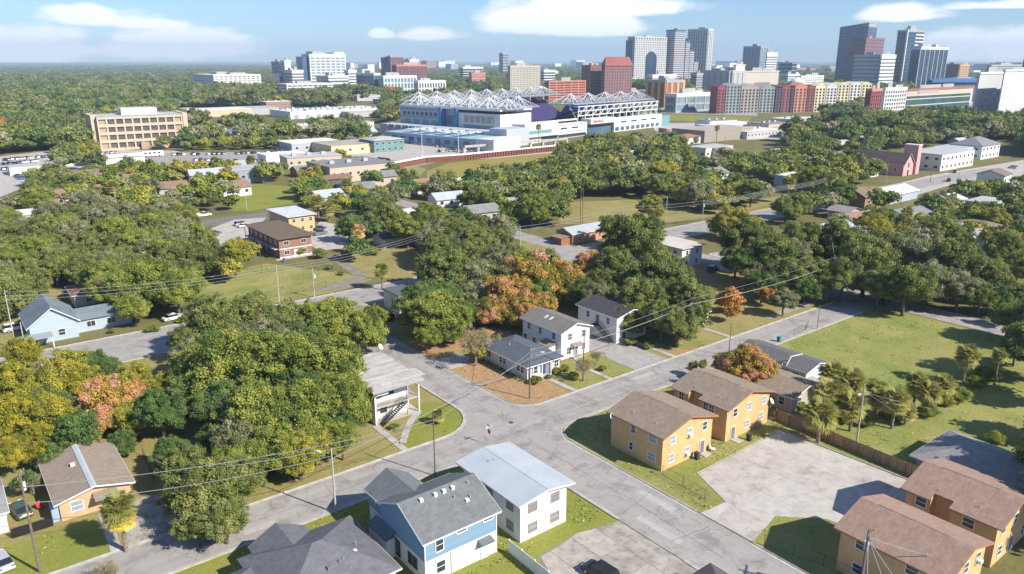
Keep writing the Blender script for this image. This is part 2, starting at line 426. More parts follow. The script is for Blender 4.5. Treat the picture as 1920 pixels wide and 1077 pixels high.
def notched_walls(w, d, h, rise, y0, y1, dep):
    m = MB().prism([(0, 0), (w, 0), (w, d), (0, d), (0, y1), (dep, y1), (dep, y0), (0, y0)], 0, h)
    for ya, yb in ((0.0, 0.2), (d - 0.2, d)):
        a = [(0, ya, h), (w, ya, h), (w / 2, ya, h + rise)]; b = [(0, yb, h), (w, yb, h), (w / 2, yb, h + rise)]
        m.face(a); m.face(b[::-1])
        for i in ((1, 2), (2, 0)): m.face([a[i[1]], a[i[0]], b[i[0]], b[i[1]]])
    return m
def gable_walls(w, d, h, axis, rise, z0=0.0):
    m = MB()
    if axis == 'y':      # ridge runs along y
        for y, flip in ((0, False), (d, True)):
            pts = [(0, y, z0), (w, y, z0), (w, y, h), (w / 2, y, h + rise), (0, y, h)]
            m.face(pts[::-1] if flip else pts)
        m.face([(0, 0, z0), (0, 0, h), (0, d, h), (0, d, z0)]); m.face([(w, 0, z0), (w, d, z0), (w, d, h), (w, 0, h)])
    else:
        for x, flip in ((0, True), (w, False)):
            pts = [(x, 0, z0), (x, d, z0), (x, d, h), (x, d / 2, h + rise), (x, 0, h)]
            m.face(pts[::-1] if flip else pts)
        m.face([(0, 0, z0), (w, 0, z0), (w, 0, h), (0, 0, h)]); m.face([(0, d, z0), (0, d, h), (w, d, h), (w, d, z0)])
    return m
def gable_roof(w, d, h, axis, rise, ov=0.5, t=0.14, ovr=None, lift=0.02):
    "two slabs meeting at the ridge; the plane passes just above the wall tops"
    ovr = ov if ovr is None else ovr
    m = MB(); h += lift
    if axis == 'y':
        k = rise / (w / 2); e = h - k * ov
        m.slab([(-ov, -ovr, e + t), (w / 2, -ovr, h + rise + t), (w / 2, d + ovr, h + rise + t), (-ov, d + ovr, e + t)][::1], t)
        m.slab([(w / 2, -ovr, h + rise + t), (w + ov, -ovr, e + t), (w + ov, d + ovr, e + t), (w / 2, d + ovr, h + rise + t)], t)
    else:
        k = rise / (d / 2); e = h - k * ov
        m.slab([(-ovr, -ov, e + t), (w + ovr, -ov, e + t), (w + ovr, d / 2, h + rise + t), (-ovr, d / 2, h + rise + t)], t)
        m.slab([(-ovr, d / 2, h + rise + t), (w + ovr, d / 2, h + rise + t), (w + ovr, d + ov, e + t), (-ovr, d + ov, e + t)], t)
    return m
def gable_trim(w, d, h, axis, rise, ov=0.5, t=0.14, ovr=None, lift=0.02, f=0.04):
    "fascia boards along eaves and rakes, set proud of the roof edge"
    ovr = ov if ovr is None else ovr
    m = MB(); h += lift; b = 0.2
    if axis == 'y':
        k = rise / (w / 2); e = h - k * ov
        for x0, x1 in ((-ov - f, -ov), (w + ov, w + ov + f)): m.box(x0, x1, -ovr, d + ovr, e + t - b, e + t - 0.01)
        for y in (-ovr - f, d + ovr):
            for (xa, za, xb, zb) in ((-ov, e, w / 2, h + rise), (w / 2, h + rise, w + ov, e)):
                m.slab([(xa, y, za + t - 0.01), (xb, y, zb + t - 0.01), (xb, y + f, zb + t - 0.01), (xa, y + f, za + t - 0.01)], b)
    else:
        k = rise / (d / 2); e = h - k * ov
        for y0, y1 in ((-ov - f, -ov), (d + ov, d + ov + f)): m.box(-ovr, w + ovr, y0, y1, e + t - b, e + t - 0.01)
        for x in (-ovr - f, w + ovr):
            for (ya, za, yb, zb) in ((-ov, e, d / 2, h + rise), (d / 2, h + rise, d + ov, e)):
                m.slab([(x, ya, za + t - 0.01), (x + f, ya, za + t - 0.01), (x + f, yb, zb + t - 0.01), (x, yb, zb + t - 0.01)], b)
    return m
def hip_roof(w, d, h, rise, ov=0.5, t=0.14):
    m = MB(); h += 0.02
    k = rise / (min(w, d) / 2); e = h - k * ov + t
    x0, x1, y0, y1 = -ov, w + ov, -ov, d + ov; hr = min(x1 - x0, y1 - y0) / 2; zr = e + k * hr
    if w >= d:
        a, b = (x0 + hr, (y0 + y1) / 2, zr), (x1 - hr, (y0 + y1) / 2, zr)
        F = [[(x0, y0, e), (x1, y0, e), b, a], [(x1, y1, e), (x0, y1, e), a, b], [(x1, y0, e), (x1, y1, e), b], [(x0, y1, e), (x0, y0, e), a]]
    else:
        a, b = ((x0 + x1) / 2, y0 + hr, zr), ((x0 + x1) / 2, y1 - hr, zr)
        F = [[(x0, y0, e), (x1, y0, e), a], [(x1, y0, e), (x1, y1, e), b, a], [(x1, y1, e), (x0, y1, e), b], [(x0, y1, e), (x0, y0, e), a, b]]
    for p in F: m.slab(p, t)
    return m
def house(name, label, cat, u0, v0, u1, v1, h, roof, wm, rm, tm=None, rotz=0.0, mark=None, ov=0.5, group=None, z0=0.0):
    "roof: ('gable', axis, rise) | ('hip', rise) | ('flat',) ; returns root and (w, d)"
    w, d = u1 - u0, v1 - v0
    root = thing(name, label, cat, (u0, v0, 0), rotz, group)
    if mark: landmark(mark, u0 + w / 2, v0 + d / 2)
    if roof[0] == 'gable':
        gable_walls(w, d, h, roof[1], roof[2]).build('wall', wm, root)
        ovr = roof[3] if len(roof) > 3 else ov
        gable_roof(w, d, h, roof[1], roof[2], ov, ovr=ovr).build('roof', rm, root)
        gable_trim(w, d, h, roof[1], roof[2], ov, ovr=ovr).build('fascia', tm or TRIM, root)
    elif roof[0] == 'hip':
        MB().box(0, w, 0, d, 0, h).build('wall', wm, root)
        hip_roof(w, d, h, roof[1], ov).build('roof', rm, root)
        k = roof[1] / (min(w, d) / 2); e = h + 0.02 - k * ov + 0.14
        m = MB(); f = 0.04
        m.box(-ov - f, w + ov + f, -ov - f, -ov, e - 0.2, e - 0.01); m.box(-ov - f, w + ov + f, d + ov, d + ov + f, e - 0.2, e - 0.01)
        m.box(-ov - f, -ov, -ov, d + ov, e - 0.2, e - 0.01); m.box(w + ov, w + ov + f, -ov, d + ov, e - 0.2, e - 0.01)
        m.build('fascia', tm or TRIM, root)
    else:
        MB().box(0, w, 0, d, 0, h).build('wall', wm, root)
        MB().box(-ov, w + ov, -ov, d + ov, h + 0.002, h + 0.22).build('roof', rm, root)
    return root, (w, d)
def vent(root, x, y, z, s=0.4, mat=None):
    "box vent sitting on the roof slope"
    return MB().box(-s / 2, s / 2, -s / 2, s / 2, -0.3, 0.22).build('roof_vent', mat or WHITE, root, (x, y, z))
def stack(root, x, y, z, r=0.07, h=0.45, mat=None):
    return MB().tube((0, 0, -0.3), (0, 0, h), r, n=8).build('vent_pipe', mat or STEEL, root, (x, y, z))
def dish(root, x, y, z, face=150):
    m = MB(); r = 0.55; a = R(face)
    m.tube((0, 0, -1.0), (0, 0, 0.0), 0.03)
    n = Vector((math.sin(a), math.cos(a), 0.7)).normalized(); e = n.orthogonal().normalized(); f = n.cross(e)
    ring = [Vector((0, 0, 0.1)) + n * 0.18 + (e * math.cos(t) + f * math.sin(t)) * r for t in [2 * math.pi * k / 14 for k in range(14)]]
    c = Vector((0, 0, 0.1))
    for k in range(14): m.face([c, ring[k], ring[(k + 1) % 14]])
    m.tube(c, c + n * 0.6, 0.015)
    return m.build('satellite_dish', WHITE, root, (x, y, z))
# ------------------------------------------------------------------ ground, streets, kerbs
def sheet(name, poly, mat, z, kind='structure', thick=0.0):
    m = MB()
    a = sum(poly[i][0] * poly[(i + 1) % len(poly)][1] - poly[(i + 1) % len(poly)][0] * poly[i][1] for i in range(len(poly)))
    if a < 0: poly = poly[::-1]
    if thick: m.prism(poly, z - thick, z)
    else: m.face([(p[0], p[1], z) for p in poly])
    return tag(m.build(name, mat), kind=kind)
def psheet(name, pix, mat, z): return sheet(name, [tuple(G(x, y, z)[:2]) for x, y in pix], mat, z)
def arc(c, r, q, n=8):
    cx, cy = c[0] + r * q[0], c[1] + r * q[1]
    return [(cx - q[0] * r * math.sin(t), cy - q[1] * r * math.cos(t)) for t in [math.pi / 2 * k / n for k in range(n + 1)]]
def ribbon(m, pts, o0, o1, z0, z1):
    P = [Vector(p) for p in pts]; n = len(P); L_, R_ = [], []
    for i in range(n):
        d = (P[min(i + 1, n - 1)] - P[max(i - 1, 0)]).normalized(); nr = Vector((-d.y, d.x))
        L_.append(P[i] + nr * o0); R_.append(P[i] + nr * o1)
    if o0 < o1: L_, R_ = R_, L_
    for i in range(n - 1):
        a, b, c, d = L_[i], L_[i + 1], R_[i + 1], R_[i]
        m.face([(a.x, a.y, z1), (d.x, d.y, z1), (c.x, c.y, z1), (b.x, b.y, z1)])
        m.face([(d.x, d.y, z0), (c.x, c.y, z0), (c.x, c.y, z1), (d.x, d.y, z1)]); m.face([(a.x, a.y, z1), (b.x, b.y, z1), (b.x, b.y, z0), (a.x, a.y, z0)])
def kerb(pts, side=1):
    m = MB(); ribbon(m, pts, 0.0, 0.17 * side, 0.0, 0.16)
    ribbon(m, pts, -0.42 * side, -0.002 * side, 0.03, 0.058)      # the flush gutter strip
    return tag(m.build('kerb', KERB), kind='structure')

gm = MB(); S = 45000
gm.face([(-S, -S, 0), (S, -S, 0), (S, S, 0), (-S, S, 0)])
tag(gm.build('ground', WILD), kind='structure')

ZR = 0.05
fn = MB()
for pl in ([(-60, 82), (175.5, 82), (175.5, 90.3), (-60, 90.3)],
           
           [(-150, 153.6), (38, 154.6), (62, 158.2), (460, 158.2), (460, 171.3), (-150, 171.3)],
           ):
    fn.face([(x, y, ZR) for x, y in pl])
for c, r, q in (((64.5, 90.3), 7.5, (-1, 1)), ((72.7, 90.3), 4.5, (1, 1)), ((71.8, 82), 5, (1, -1)), ((62.6, 82), 4, (-1, -1)), ((64.5, 158.2), 5, (-1, -1)), ((72.7, 158.2), 5, (1, -1)),
                ((175.5, 90.3), 6, (-1, 1)), ((175.5, 82), 7, (-1, -1)), ((175.5, 158.2), 6, (-1, -1))):
    a = arc(c, r, q); pl = [c] + a
    if q[0] * q[1] < 0: pl = pl[::-1]
    fn.face([(x, y, ZR) for x, y in pl])
tag(fn.build('street', ASPH), kind='structure')
fn = MB()
for pl in ([(62.6, -60), (71.8, -60), (71.8, 82), (62.6, 82)], [(64.5, 90.3), (72.7, 90.3), (72.7, 158.2), (64.5, 158.2)],
           [(175.5, -40), (183.2, -40), (183.2, 158.2), (175.5, 158.2)], [(151, 171.3), (159, 171.3), (159, 330), (151, 330)]): fn.face([(x, y, ZR) for x, y in pl])
tag(fn.build('street', ASPHV), kind='structure')
NWA = arc((64.5, 90.3), 7.5, (-1, 1)); NEA = arc((72.7, 90.3), 4.5, (1, 1)); SEA = arc((71.8, 82), 5, (1, -1)); SWA = arc((62.6, 82), 4, (-1, -1))
kerb([(-60, 90.3), (20, 90.3)] + NWA + [(64.5, 150)], 1)
kerb([(170, 90.3), (112, 90.3), (78, 90.3)] + NEA + [(72.7, 152)], -1)
kerb([(168, 82), (78, 82)] + SEA + [(71.8, 53)], 1)
kerb([(71.8, 44.6), (71.8, -40)], 1)
kerb([(-60, 82), (30, 82)] + SWA + [(62.6, 58.2)], -1)
kerb([(62.6, 47.5), (62.6, -40)], -1)
kerb([(183.2, 150), (183.2, -40)], 1); kerb([(175.5, 75), (175.5, -40)], -1)
kerb([(-150, 171.3), (150, 171.3)], 1); kerb([(-150, 153.6), (38, 154.6), (59, 157.8)], -1); kerb([(78, 158.2), (169, 158.2)], -1); kerb([(160, 171.3), (460, 171.3)], 1)

# lawns and yards (each sheet a few millimetres above the one below)
sheet('lawn', [(72, 45), (72, 82), (103.6, 82), (103.6, 36), (84, 36), (78, 20), (72, 20)], LAWN, 0.012)
sheet('lawn', [(103.6, 22), (175.4, 22), (175.4, 82), (103.6, 82)], grass_mat('field_grass', (0.165, 0.24, 0.05), (0.40, 0.355, 0.13), (0.46, 0.36, 0.22), 0.6, 0.5), 0.012)
sheet('lawn', [(-60, 90.4), (64.4, 90.4), (64.4, 158), (-60, 158)], DRY, 0.012)
sheet('lawn', [(-60, 50), (62.5, 50), (62.5, 82), (-60, 82)], LUSH, 0.012)
sheet('yard', [(72.8, 90.4), (175.4, 90.4), (175.4, 158), (72.8, 158)], DRY, 0.012)
sheet('lawn', [(51.2, 93.5), (51.2, 91), (50.9, 90.6)] + [p for p in NWA] + [(64.3, 101), (62, 103), (59.4, 103), (59.4, 100)], LUSH, 0.03)
sheet('lawn', [(0, 90.5), (10.2, 90.5), (10.2, 99.5), (0, 99.5)], LUSH, 0.018)
sheet('mulch_bed', [(72.9, 114), (72.9, 96), (74.2, 92.8), (76, 91), (78.5, 90.5), (83.8, 90.5), (84.2, 98.5), (81, 99), (80.8, 114), (79, 116), (76, 112.5)], MULCH, 0.024)
sheet('mulch_bed', [(73.2, 118.5), (88, 118.5), (95, 122), (92, 132), (73.2, 132)], MULCH, 0.024)
sheet('mulch_bed', [(112.6, 95), (119, 90.6), (112.6, 90.6)], MULCH, 0.024)
sheet('lawn', [(85.6, 90.5), (93, 90.5), (93, 101), (90, 102), (86, 98.5)], LAWN, 0.024)
sheet('lawn', [(94.4, 90.5), (100, 90.5), (100, 101), (94.4, 101)], LAWN, 0.024)
sheet('lawn', [(112.6, 90.5), (126, 90.5), (124, 103), (113, 103)], LAWN, 0.020)
sheet('driveway', [(72.75, 112.4), (72.75, 118.0), (78.6, 118.3), (79.6, 115.2), (76.4, 112.2)], CONC, 0.064)
sheet('driveway', [(100.3, 90.45), (109.4, 90.45), (109.4, 103), (107, 104), (107, 113), (101.2, 113), (100.3, 101)], M('drive_asphalt', (0.37, 0.36, 0.34), (0.29, 0.28, 0.265), 0.6, 0.93, 0.1, detail=8), 0.064)
def walk(pts, w=1.1):
    m = MB(); ribbon(m, pts, -w / 2, w / 2, 0.0, 0.075); return tag(m.build('footpath', CONC), kind='structure')
walk([(50.4, 90.6), (50.5, 95), (50.6, 100.3)]); walk([(51.1, 92.6), (53.5, 95.6), (56.5, 98.9), (58.6, 100.4)])
walk([(85.2, 90.6), (84.9, 94), (84.8, 97), (85.4, 99.1)]); walk([(93.7, 90.6), (93.7, 96), (95.6, 102.4)], 0.9)
walk([(111.6, 90.6), (111.4, 97), (111.0, 102.5)]); walk([(129.5, 90.6), (129.5, 95), (129.3, 99)], 1.0)
walk([(10.8, 90.6), (11.0, 95), (11.2, 100.5)], 1.2)
sheet('driveway', [(11.9, 90.4), (18.5, 90.4), (18.5, 101), (15, 101), (11.9, 100)], CONC2, 0.034)
# far lawns, yards and lots, drawn where they lie
psheet('lawn', [(350, 600), (372, 545), (470, 500), (500, 494), (690, 520), (640, 545), (505, 572), (400, 600)], LAWN, 0.022)
psheet('lawn', [(640, 500), (650, 470), (720, 462), (860, 480), (830, 510), (776, 524), (690, 520)], DRY, 0.026)
psheet('path', [(590, 545), (660, 520), (700, 524), (640, 545)], M('old_drive', (0.26, 0.24, 0.2), (0.2, 0.18, 0.14), 0.5), 0.034)
psheet('path', [(612, 480), (622, 478), (690, 515), (668, 520)], M('old_drive', (0.3,) * 3), 0.030)
psheet('yard', [(0, 560), (90, 540), (130, 550), (60, 590), (40, 650), (0, 660)], DRY, 0.022)
psheet('lawn', [(440, 362), (480, 345), (545, 350), (560, 380), (470, 396), (430, 396)], LUSH, 0.022)
psheet('path', [(340, 418), (500, 398), (500, 410), (340, 432)], M('brown_asphalt', (0.2, 0.185, 0.17), (0.16, 0.15, 0.14), 0.2), 0.03)
psheet('car_park', [(350, 445), (440, 412), (500, 408), (470, 440), (430, 485), (400, 490)], CONC, 0.034)
psheet('car_park', [(585, 435), (600, 415), (650, 425), (655, 465), (600, 470), (580, 460)], CONC, 0.034)
psheet('lawn', [(1040, 380), (1180, 375), (1400, 385), (1330, 410), (1180, 425), (1050, 420)], DRY, 0.022)
psheet('lawn', [(960, 480), (980, 445), (1060, 462), (1050, 472), (1000, 485)], LAWN, 0.022)
psheet('yard', [(1400, 380), (1540, 350), (1660, 350), (1700, 372), (1400, 400)], DRY, 0.020)
psheet('car_park', [(1330, 475), (1420, 465), (1430, 500), (1330, 510)], CONC, 0.034)
psheet('car_park', [(1660, 350), (1740, 330), (1920, 300), (1920, 330), (1790, 345), (1700, 372)], CONC, 0.034)
psheet('car_park', [(-60, 300), (120, 280), (330, 283), (360, 292), (130, 320), (60, 345), (-60, 395)], CONC, 0.034)
psheet('car_park', [(240, 290), (330, 286), (560, 285), (600, 300), (560, 318), (300, 322)], ASPH, 0.040)
psheet('car_park', [(700, 262), (830, 275), (1040, 280), (1030, 293), (800, 303), (700, 300), (640, 290)], CONC, 0.040)
psheet('car_park', [(1240, 190), (1420, 198), (1420, 218), (1240, 212)], ASPH, 0.034)
psheet('lawn', [(1240, 214), (1410, 220), (1400, 232), (1250, 226)], LUSH, 0.040)
psheet('car_park', [(1220, 232), (1470, 228), (1480, 262), (1240, 262)], CONC, 0.034)
psheet('lawn', [(690, 326), (760, 305), (800, 318), (780, 335), (720, 340)], LAWN, 0.044)
psheet('river_bank', [(800, 322), (840, 306), (1040, 286), (1040, 312), (900, 330), (800, 340)], grass_mat('bank_grass', (0.26, 0.25, 0.06), (0.38, 0.30, 0.09), (0.3, 0.22, 0.1), 0.6, 0.3), 0.046)
WATER = M('pond_water', (0.10, 0.12, 0.12), (0.07, 0.085, 0.085), 0.05, 0.08, 0.05, spec=0.8)
psheet('pond', [(880, 322), (1040, 304), (1050, 318), (900, 340)], WATER, 0.052)
psheet('street', [(560, 318), (830, 293), (1060, 272), (1060, 280), (830, 303), (680, 330), (560, 345)], ASPH, 0.056)
psheet('street', [(1440, 600), (1445, 590), (1560, 545), (1580, 552)], ASPH, 0.0505)
psheet('car_park', [(1400, 205), (1920, 196), (1920, 190), (1400, 196)], CONC, 0.03)

# repaired strips and sealed cracks in the streets
PT = M('asphalt_patch', (0.235, 0.225, 0.21), (0.29, 0.28, 0.262), 1.4, 0.93, detail=8); SEAL = M('crack_sealant', (0.13, 0.125, 0.12), rough=0.7); LT = M('pale_patch', (0.42, 0.41, 0.39), (0.36, 0.35, 0.33), 1.2, 0.93, detail=8)
rp = random.Random(8)
for k, (x, y, w, d, a, mt) in enumerate(((84, 84.5, 1.1, 5.6, .05, PT), (66, 70, 3.4, 1.0, .1, PT), (69.2, 55, 1.2, 6, 0, LT), (40, 86, 3.8, 1.3, .04, PT), (97, 87.2, 5, 1.2, 0, LT), (66.6, 104, 1.3, 4.5, .05, PT), (74, 86.5, 2.2, 1.8, .3, PT), (24, 84, 4, 1.1, 0, LT), (118, 85, 6, 1.1, .02, PT), (64.6, 50, 1.1, 7, .02, LT),
        (92, 163, 6, 1.3, .1, PT), (30, 164, 8, 1.4, 0, PT), (135, 165, 7, 1.5, 0, LT), (179, 70, 1.4, 8, 0, PT))):
    c, s_ = math.cos(a), math.sin(a); pl = [(x + (px * c - py * s_), y + (px * s_ + py * c)) for px, py in ((0, 0), (w, rp.uniform(-.1, .1)), (w + rp.uniform(-.15, .15), d), (rp.uniform(-.1, .1), d))]
    sheet('asphalt_patch', pl, mt, ZR + 0.004)
def crack(pts, w=.05):
    m = MB(); P_ = []
    for (x0, y0), (x1, y1) in zip(pts[:-1], pts[1:]):
        n = max(2, int(math.hypot(x1 - x0, y1 - y0) / .9))
        P_ += [(x0 + (x1 - x0) * k / n + rp.uniform(-.12, .12), y0 + (y1 - y0) * k / n + rp.uniform(-.12, .12)) for k in range(n)]
    ribbon(m, P_, -w / 2, w / 2, ZR + .001, ZR + .008); tag(m.build('crack', SEAL), kind='structure')
for pts in ([(81, 82.3), (82, 90)], [(60, 84.3), (74, 85.2), (90, 84.6), (110, 85.5)], [(66.8, 80), (67.2, 60), (66.5, 44)], [(70, 78), (64, 74)], [(36, 82.2), (36.8, 90)], [(20, 86.3), (45, 86.0), (60, 86.8)], [(68, 92), (68.6, 110), (67.8, 130)], [(96, 82.2), (95.4, 90)],
            [(112, 86.8), (140, 86.2)], [(70.6, 60), (63, 58.5)], [(70.8, 50), (63.2, 51)], [(5, 163), (40, 164), (80, 162.6), (120, 164)], [(90, 159), (91, 170.8)], [(20, 159), (21, 170)], [(86, 42), (87, 58)], [(76, 48), (98, 47)]): crack(pts, .055)
# parking lot of poured slabs: every slab a piece of its own, joints between them
def clip(poly, axis, val, keep_less):
    out = []
    for i in range(len(poly)):
        a, b = poly[i], poly[(i + 1) % len(poly)]
        ia = (a[axis] <= val) == keep_less; ib = (b[axis] <= val) == keep_less
        if ia: out.append(a)
        if ia != ib:
            t = (val - a[axis]) / (b[axis] - a[axis]); out.append((a[0] + (b[0] - a[0]) * t, a[1] + (b[1] - a[1]) * t))
    return out
def slabs(root, poly, xs, ys, mats, z, gap=0.014, rng=random):
    for i in range(len(xs) - 1):
        for j in range(len(ys) - 1):
            p = clip(clip(clip(clip(poly, 0, xs[i + 1] - gap, True), 0, xs[i] + gap, False), 1, ys[j + 1] - gap, True), 1, ys[j] + gap, False)
            if len(p) < 3: continue
            m = MB().prism(p, 0.0, z + rng.uniform(-0.006, 0.006)); m.build('slab', rng.choice(mats), root)
lot = tag(sheet('parking_lot', [(72.0, 52.6), (76.7, 52.2), (79.5, 59.0), (100.2, 59.5), (101.3, 36.5), (85, 35.8), (83.5, 42), (79, 46.3), (72.0, 44.8)], M('joint_dirt', (0.22, 0.20, 0.17), rough=1), 0.035))
slabs(lot, [(72.0, 52.6), (76.7, 52.2), (79.5, 59.0), (100.2, 59.5), (101.3, 36.5), (85, 35.8), (83.5, 42), (79, 46.3), (72.0, 44.8)],
      [71, 76.8, 82.6, 88.4, 94.2, 102], [35, 40.3, 45.6, 50.9, 60], [CONC, CONC, M('concrete_b', (0.49, 0.47, 0.43), (0.41, 0.39, 0.355), 0.5, 0.93, 0.1, detail=9, col3=(0.29, 0.27, 0.24), scale3=0.7, amt3=0.5)], 0.07)
lm = MB(); ribbon(lm, [(100.3, 59.7), (101.4, 36.5)], 0, 0.15, 0, 0.18); ribbon(lm, [(79.5, 59.15), (100.2, 59.65)], 0, 0.15, 0, 0.10); tag(lm.build('kerb', KERB), kind='structure')
lot2 = sheet('concrete_pad', [(62.45, 57.8), (56.5, 59.2), (49.5, 58.7), (48.2, 53), (48.2, 42), (62.45, 42)], M('joint_dirt', (0.16,) * 3), 0.03)
slabs(lot2, [(62.45, 57.8), (59, 58.5), (56.5, 59.2), (53, 58.6), (49.9, 58.4), (49.0, 56), (48.4, 53), (48.4, 42), (62.45, 42)],
      [47, 51.5, 55.3, 59.0, 63], [41, 45.5, 49.8, 54.0, 60], [CONC2, CONC2, M('stained_concrete_b', (0.44, 0.41, 0.36), (0.33, 0.30, 0.26), 0.6, 0.95, 0.2, detail=10, col3=(0.24, 0.21, 0.18), scale3=1.1, amt3=0.6)], 0.06, 0.035)

# ------------------------------------------------------------------ near buildings
def quick(root, dims, specs, **k):
    for sp in specs: window(root, dims, *sp[:5], **{**k, **(sp[5] if len(sp) > 5 else {})})

# white two-storey box house, pale metal roof
r, dm = house('house', 'white two-storey box house with pale blue low roof on the street corner', 'house', 49.7, 62.0, 57.1, 73.9, 5.6, ('gable', 'y', 0.55), WHITE, METALR, ov=0.75, mark='white box house with the pale blue roof')
BRW = M('grey_window_frame', (0.30, 0.28, 0.26)); LOUV = M('louvred_glass', (0.16, 0.15, 0.145), (0.30, 0.29, 0.28), 1, 0.3, streak=(0.01, 0.01, 9), coord='world', lo=0.45, hi=0.55)
for s in (1.9, 5.5):
    for z in (1.5, 4.3): window(r, dm, 'S', s, z, 1.25, 1.15, 'h', BRW, LOUV)
for s in (2.0, 6.2, 9.8):
    for z in (1.5, 4.3): window(r, dm, 'W', s, z, 1.2, 1.1, 'h', BRW, LOUV)
for s, z in ((1.5, 4.3), (6, 4.3), (9, 1.5)): window(r, dm, 'E', s, z, 1.2, 1.1, 'h', BRW, LOUV)
MB().box(-0.8, 0.0, 0, 0.05, 0, 0.02)
rs = MB(); rs.slab([(3.69, -0.75, 6.32), (3.73, -0.75, 6.32), (3.73, 12.65, 6.32), (3.69, 12.65, 6.32)], 0.05); rs.build('ridge_seam', BLACK, r)
for x, y in ((2.2, 9.5), (2.9, 9.2)): stack(r, x, y, 5.95 + 0.1, 0.05, 0.25, BLACK)

# blue and white two-storey house with charcoal roof
BLUEW = M('blue_siding', (0.20, 0.315, 0.435), (0.18, 0.285, 0.395), 1, 0.7, bump=0.6, streak=(0.01, 0.01, 6), coord='world')
u0, v0 = 36.6, 62.4
r = thing('house', 'two-storey house, blue upper walls over white, charcoal gable roof with white vents', 'house', (u0, v0, 0)); landmark('blue and white two-storey house', 41, 67)
w, d, h1, h2, rise = 9.8, 9.9, 2.9, 5.7, 2.3; dm = (w, d)
MB().box(0.02, w - 0.02, 0.02, d - 0.02, 0, h1).build('wall', WHITE, r)
tag(gable_walls(w, d, h2, 'x', rise, h1).build('wall', BLUEW, r), 'blue upper wall')
gable_roof(w, d, h2, 'x', rise, 0.45).build('roof', GREYR, r); gable_trim(w, d, h2, 'x', rise, 0.45).build('fascia', TRIM, r)
m = MB()   # wing to the street with its own lower gable
for b in (MB().box(0.6, 6.2, d, d + 4.2, 0, 2.9),): b.build('wall', WHITE, r)
gw = gable_walls(5.6, 4.2, 5.2, 'y', 1.6, 2.9); tag(gw.build('wall', BLUEW, r, (0.6, d, 0)), 'blue upper wall')
gr = gable_roof(5.6, 6.8, 5.2, 'y', 1.6, 0.45); gr.build('roof', GREYR, r, (0.6, d - 2.6, 0)); gable_trim(5.6, 4.2, 5.2, 'y', 1.6, 0.45).build('fascia', TRIM, r, (0.6, d, 0))
m = MB(); m.slab([(-1.3, d - 3.4, 2.6), (0.0, d - 3.4, 3.4), (0.0, d + 1.2, 3.4), (-1.3, d + 1.2, 2.6)], 0.15); m.build('porch_roof', GREYR, r)
MB().box(-1.2, 0, d - 3.3, d + 1.1, 0, 2.55).build('porch_wall', WHITE, r)
for x in (0.0, w): MB().box(x - 0.06, x + 0.06, -0.05, 0.07, 0, h2 - 0.1).build('corner_board', TRIM, r)
MB().box(0.06, w - 0.06, -0.04, 0.0, h1 - 0.08, h1 + 0.08).build('belt_board', TRIM, r)
window(r, dm, 'S', 1.9, 4.45, 0.95, 1.5, 'h', label='tall white sash window under the eave'); window(r, dm, 'S', 4.9, 5.1, 1.3, 0.45, '', label='small strip window'); window(r, dm, 'S', 8.6, 5.1, 1.3, 0.45, '', label='small strip window')
window(r, dm, 'S', 2.0, 1.6, 1.1, 1.4, 'h'); door(r, dm, 'S', 8.0, mat=WHITE)
m = MB(); m.slab([(7.1, -1.0, 2.45), (8.9, -1.0, 2.45), (8.9, 0, 2.8), (7.1, 0, 2.8)], 0.06)
for x in (7.15, 8.85): m.tube((x, -0.95, 2.4), (x, 0, 1.9), 0.03)
m.build('awning', GREYR, r)
for s, z in ((2.2, 1.7), (3.3, 1.7)): window(r, dm, 'W', s, z, 0.75, 1.3, 'hv', GLASS and M('dark_frame', (0.1, 0.1, 0.11)))
window(r, dm, 'W', 8.0 - 1.9, 1.5, 0.9, 1.9, '', BLACK)
MB().tube((3.4, -0.09, 0), (3.4, -0.09, 2.9), 0.05).build('downpipe', WHITE, r)
for x in (2.2, 4.1, 5.3, 6.5): vent(r, x, d / 2 - 0.8, h2 + rise - 0.1, 0.42)
vent(r, 7.2, 2.2, h2 + 1.2, 0.42)
for x, y in ((6.0, 3.0), (8.6, 4.0), (7.8, 2.4)): stack(r, x, y, h2 + rise * (y / (d / 2)) + 0.15)

# charcoal-roofed bungalow, cross gables
r = thing('house', 'low house with charcoal hip roof cut off by the bottom of the photo', 'house', (21.0, 63.8, 0)); landmark('low house with the charcoal hip roof', 27, 69)
w, d = 12.6, 11.6; dm = (w, d)
MB().box(0, w, 0, d, 0, 3).build('wall', WHITE, r)
hip_roof(w, d, 3, 2.6, 0.55).build('roof', DARKR, r)
e = 3.02 - 2.6 / (d / 2) * 0.55 + 0.14
m = MB(); m.box(-0.55, w + 0.59, -0.59, -0.55, e - 0.2, e - 0.01); m.box(w + 0.55, w + 0.59, -0.55, d + 0.55, e - 0.2, e - 0.01); m.build('fascia', TRIM, r)
gr = gable_roof(6, 6.4, 3.0, 'y', 1.55, 0.45); gr.build('roof', DARKR, r, (1.6, d - 4.9, 0))
gable_walls(6, 1.2, 3.0, 'y', 1.55).build('wall', WHITE, r, (1.6, d, 0))
MB().box(-7, -0.01, 1.5, 9.5, 0, 2.9).build('wall', WHITE, r)
hip_roof(7.6, 8.4, 2.9, 1.7, 0.5).build('roof', DARKR, r, (-7.3, 1.3, 0))
for x, y in ((6.1, 7.9), (7.5, 8.2), (8.8, 8.5), (4.6, 3.6)): vent(r, x, y - 5.6 + (0 if y < 5 else 0.2), 4.35, 0.4, M('vent_grey', (0.16, 0.16, 0.17)))
vent(r, 9.6, 3.4, 4.35, 0.4, WHITE)
for x, y in ((8.0, 2.9), (10.3, 4.6)): stack(r, x, y, 4.3, 0.06, 0.4)
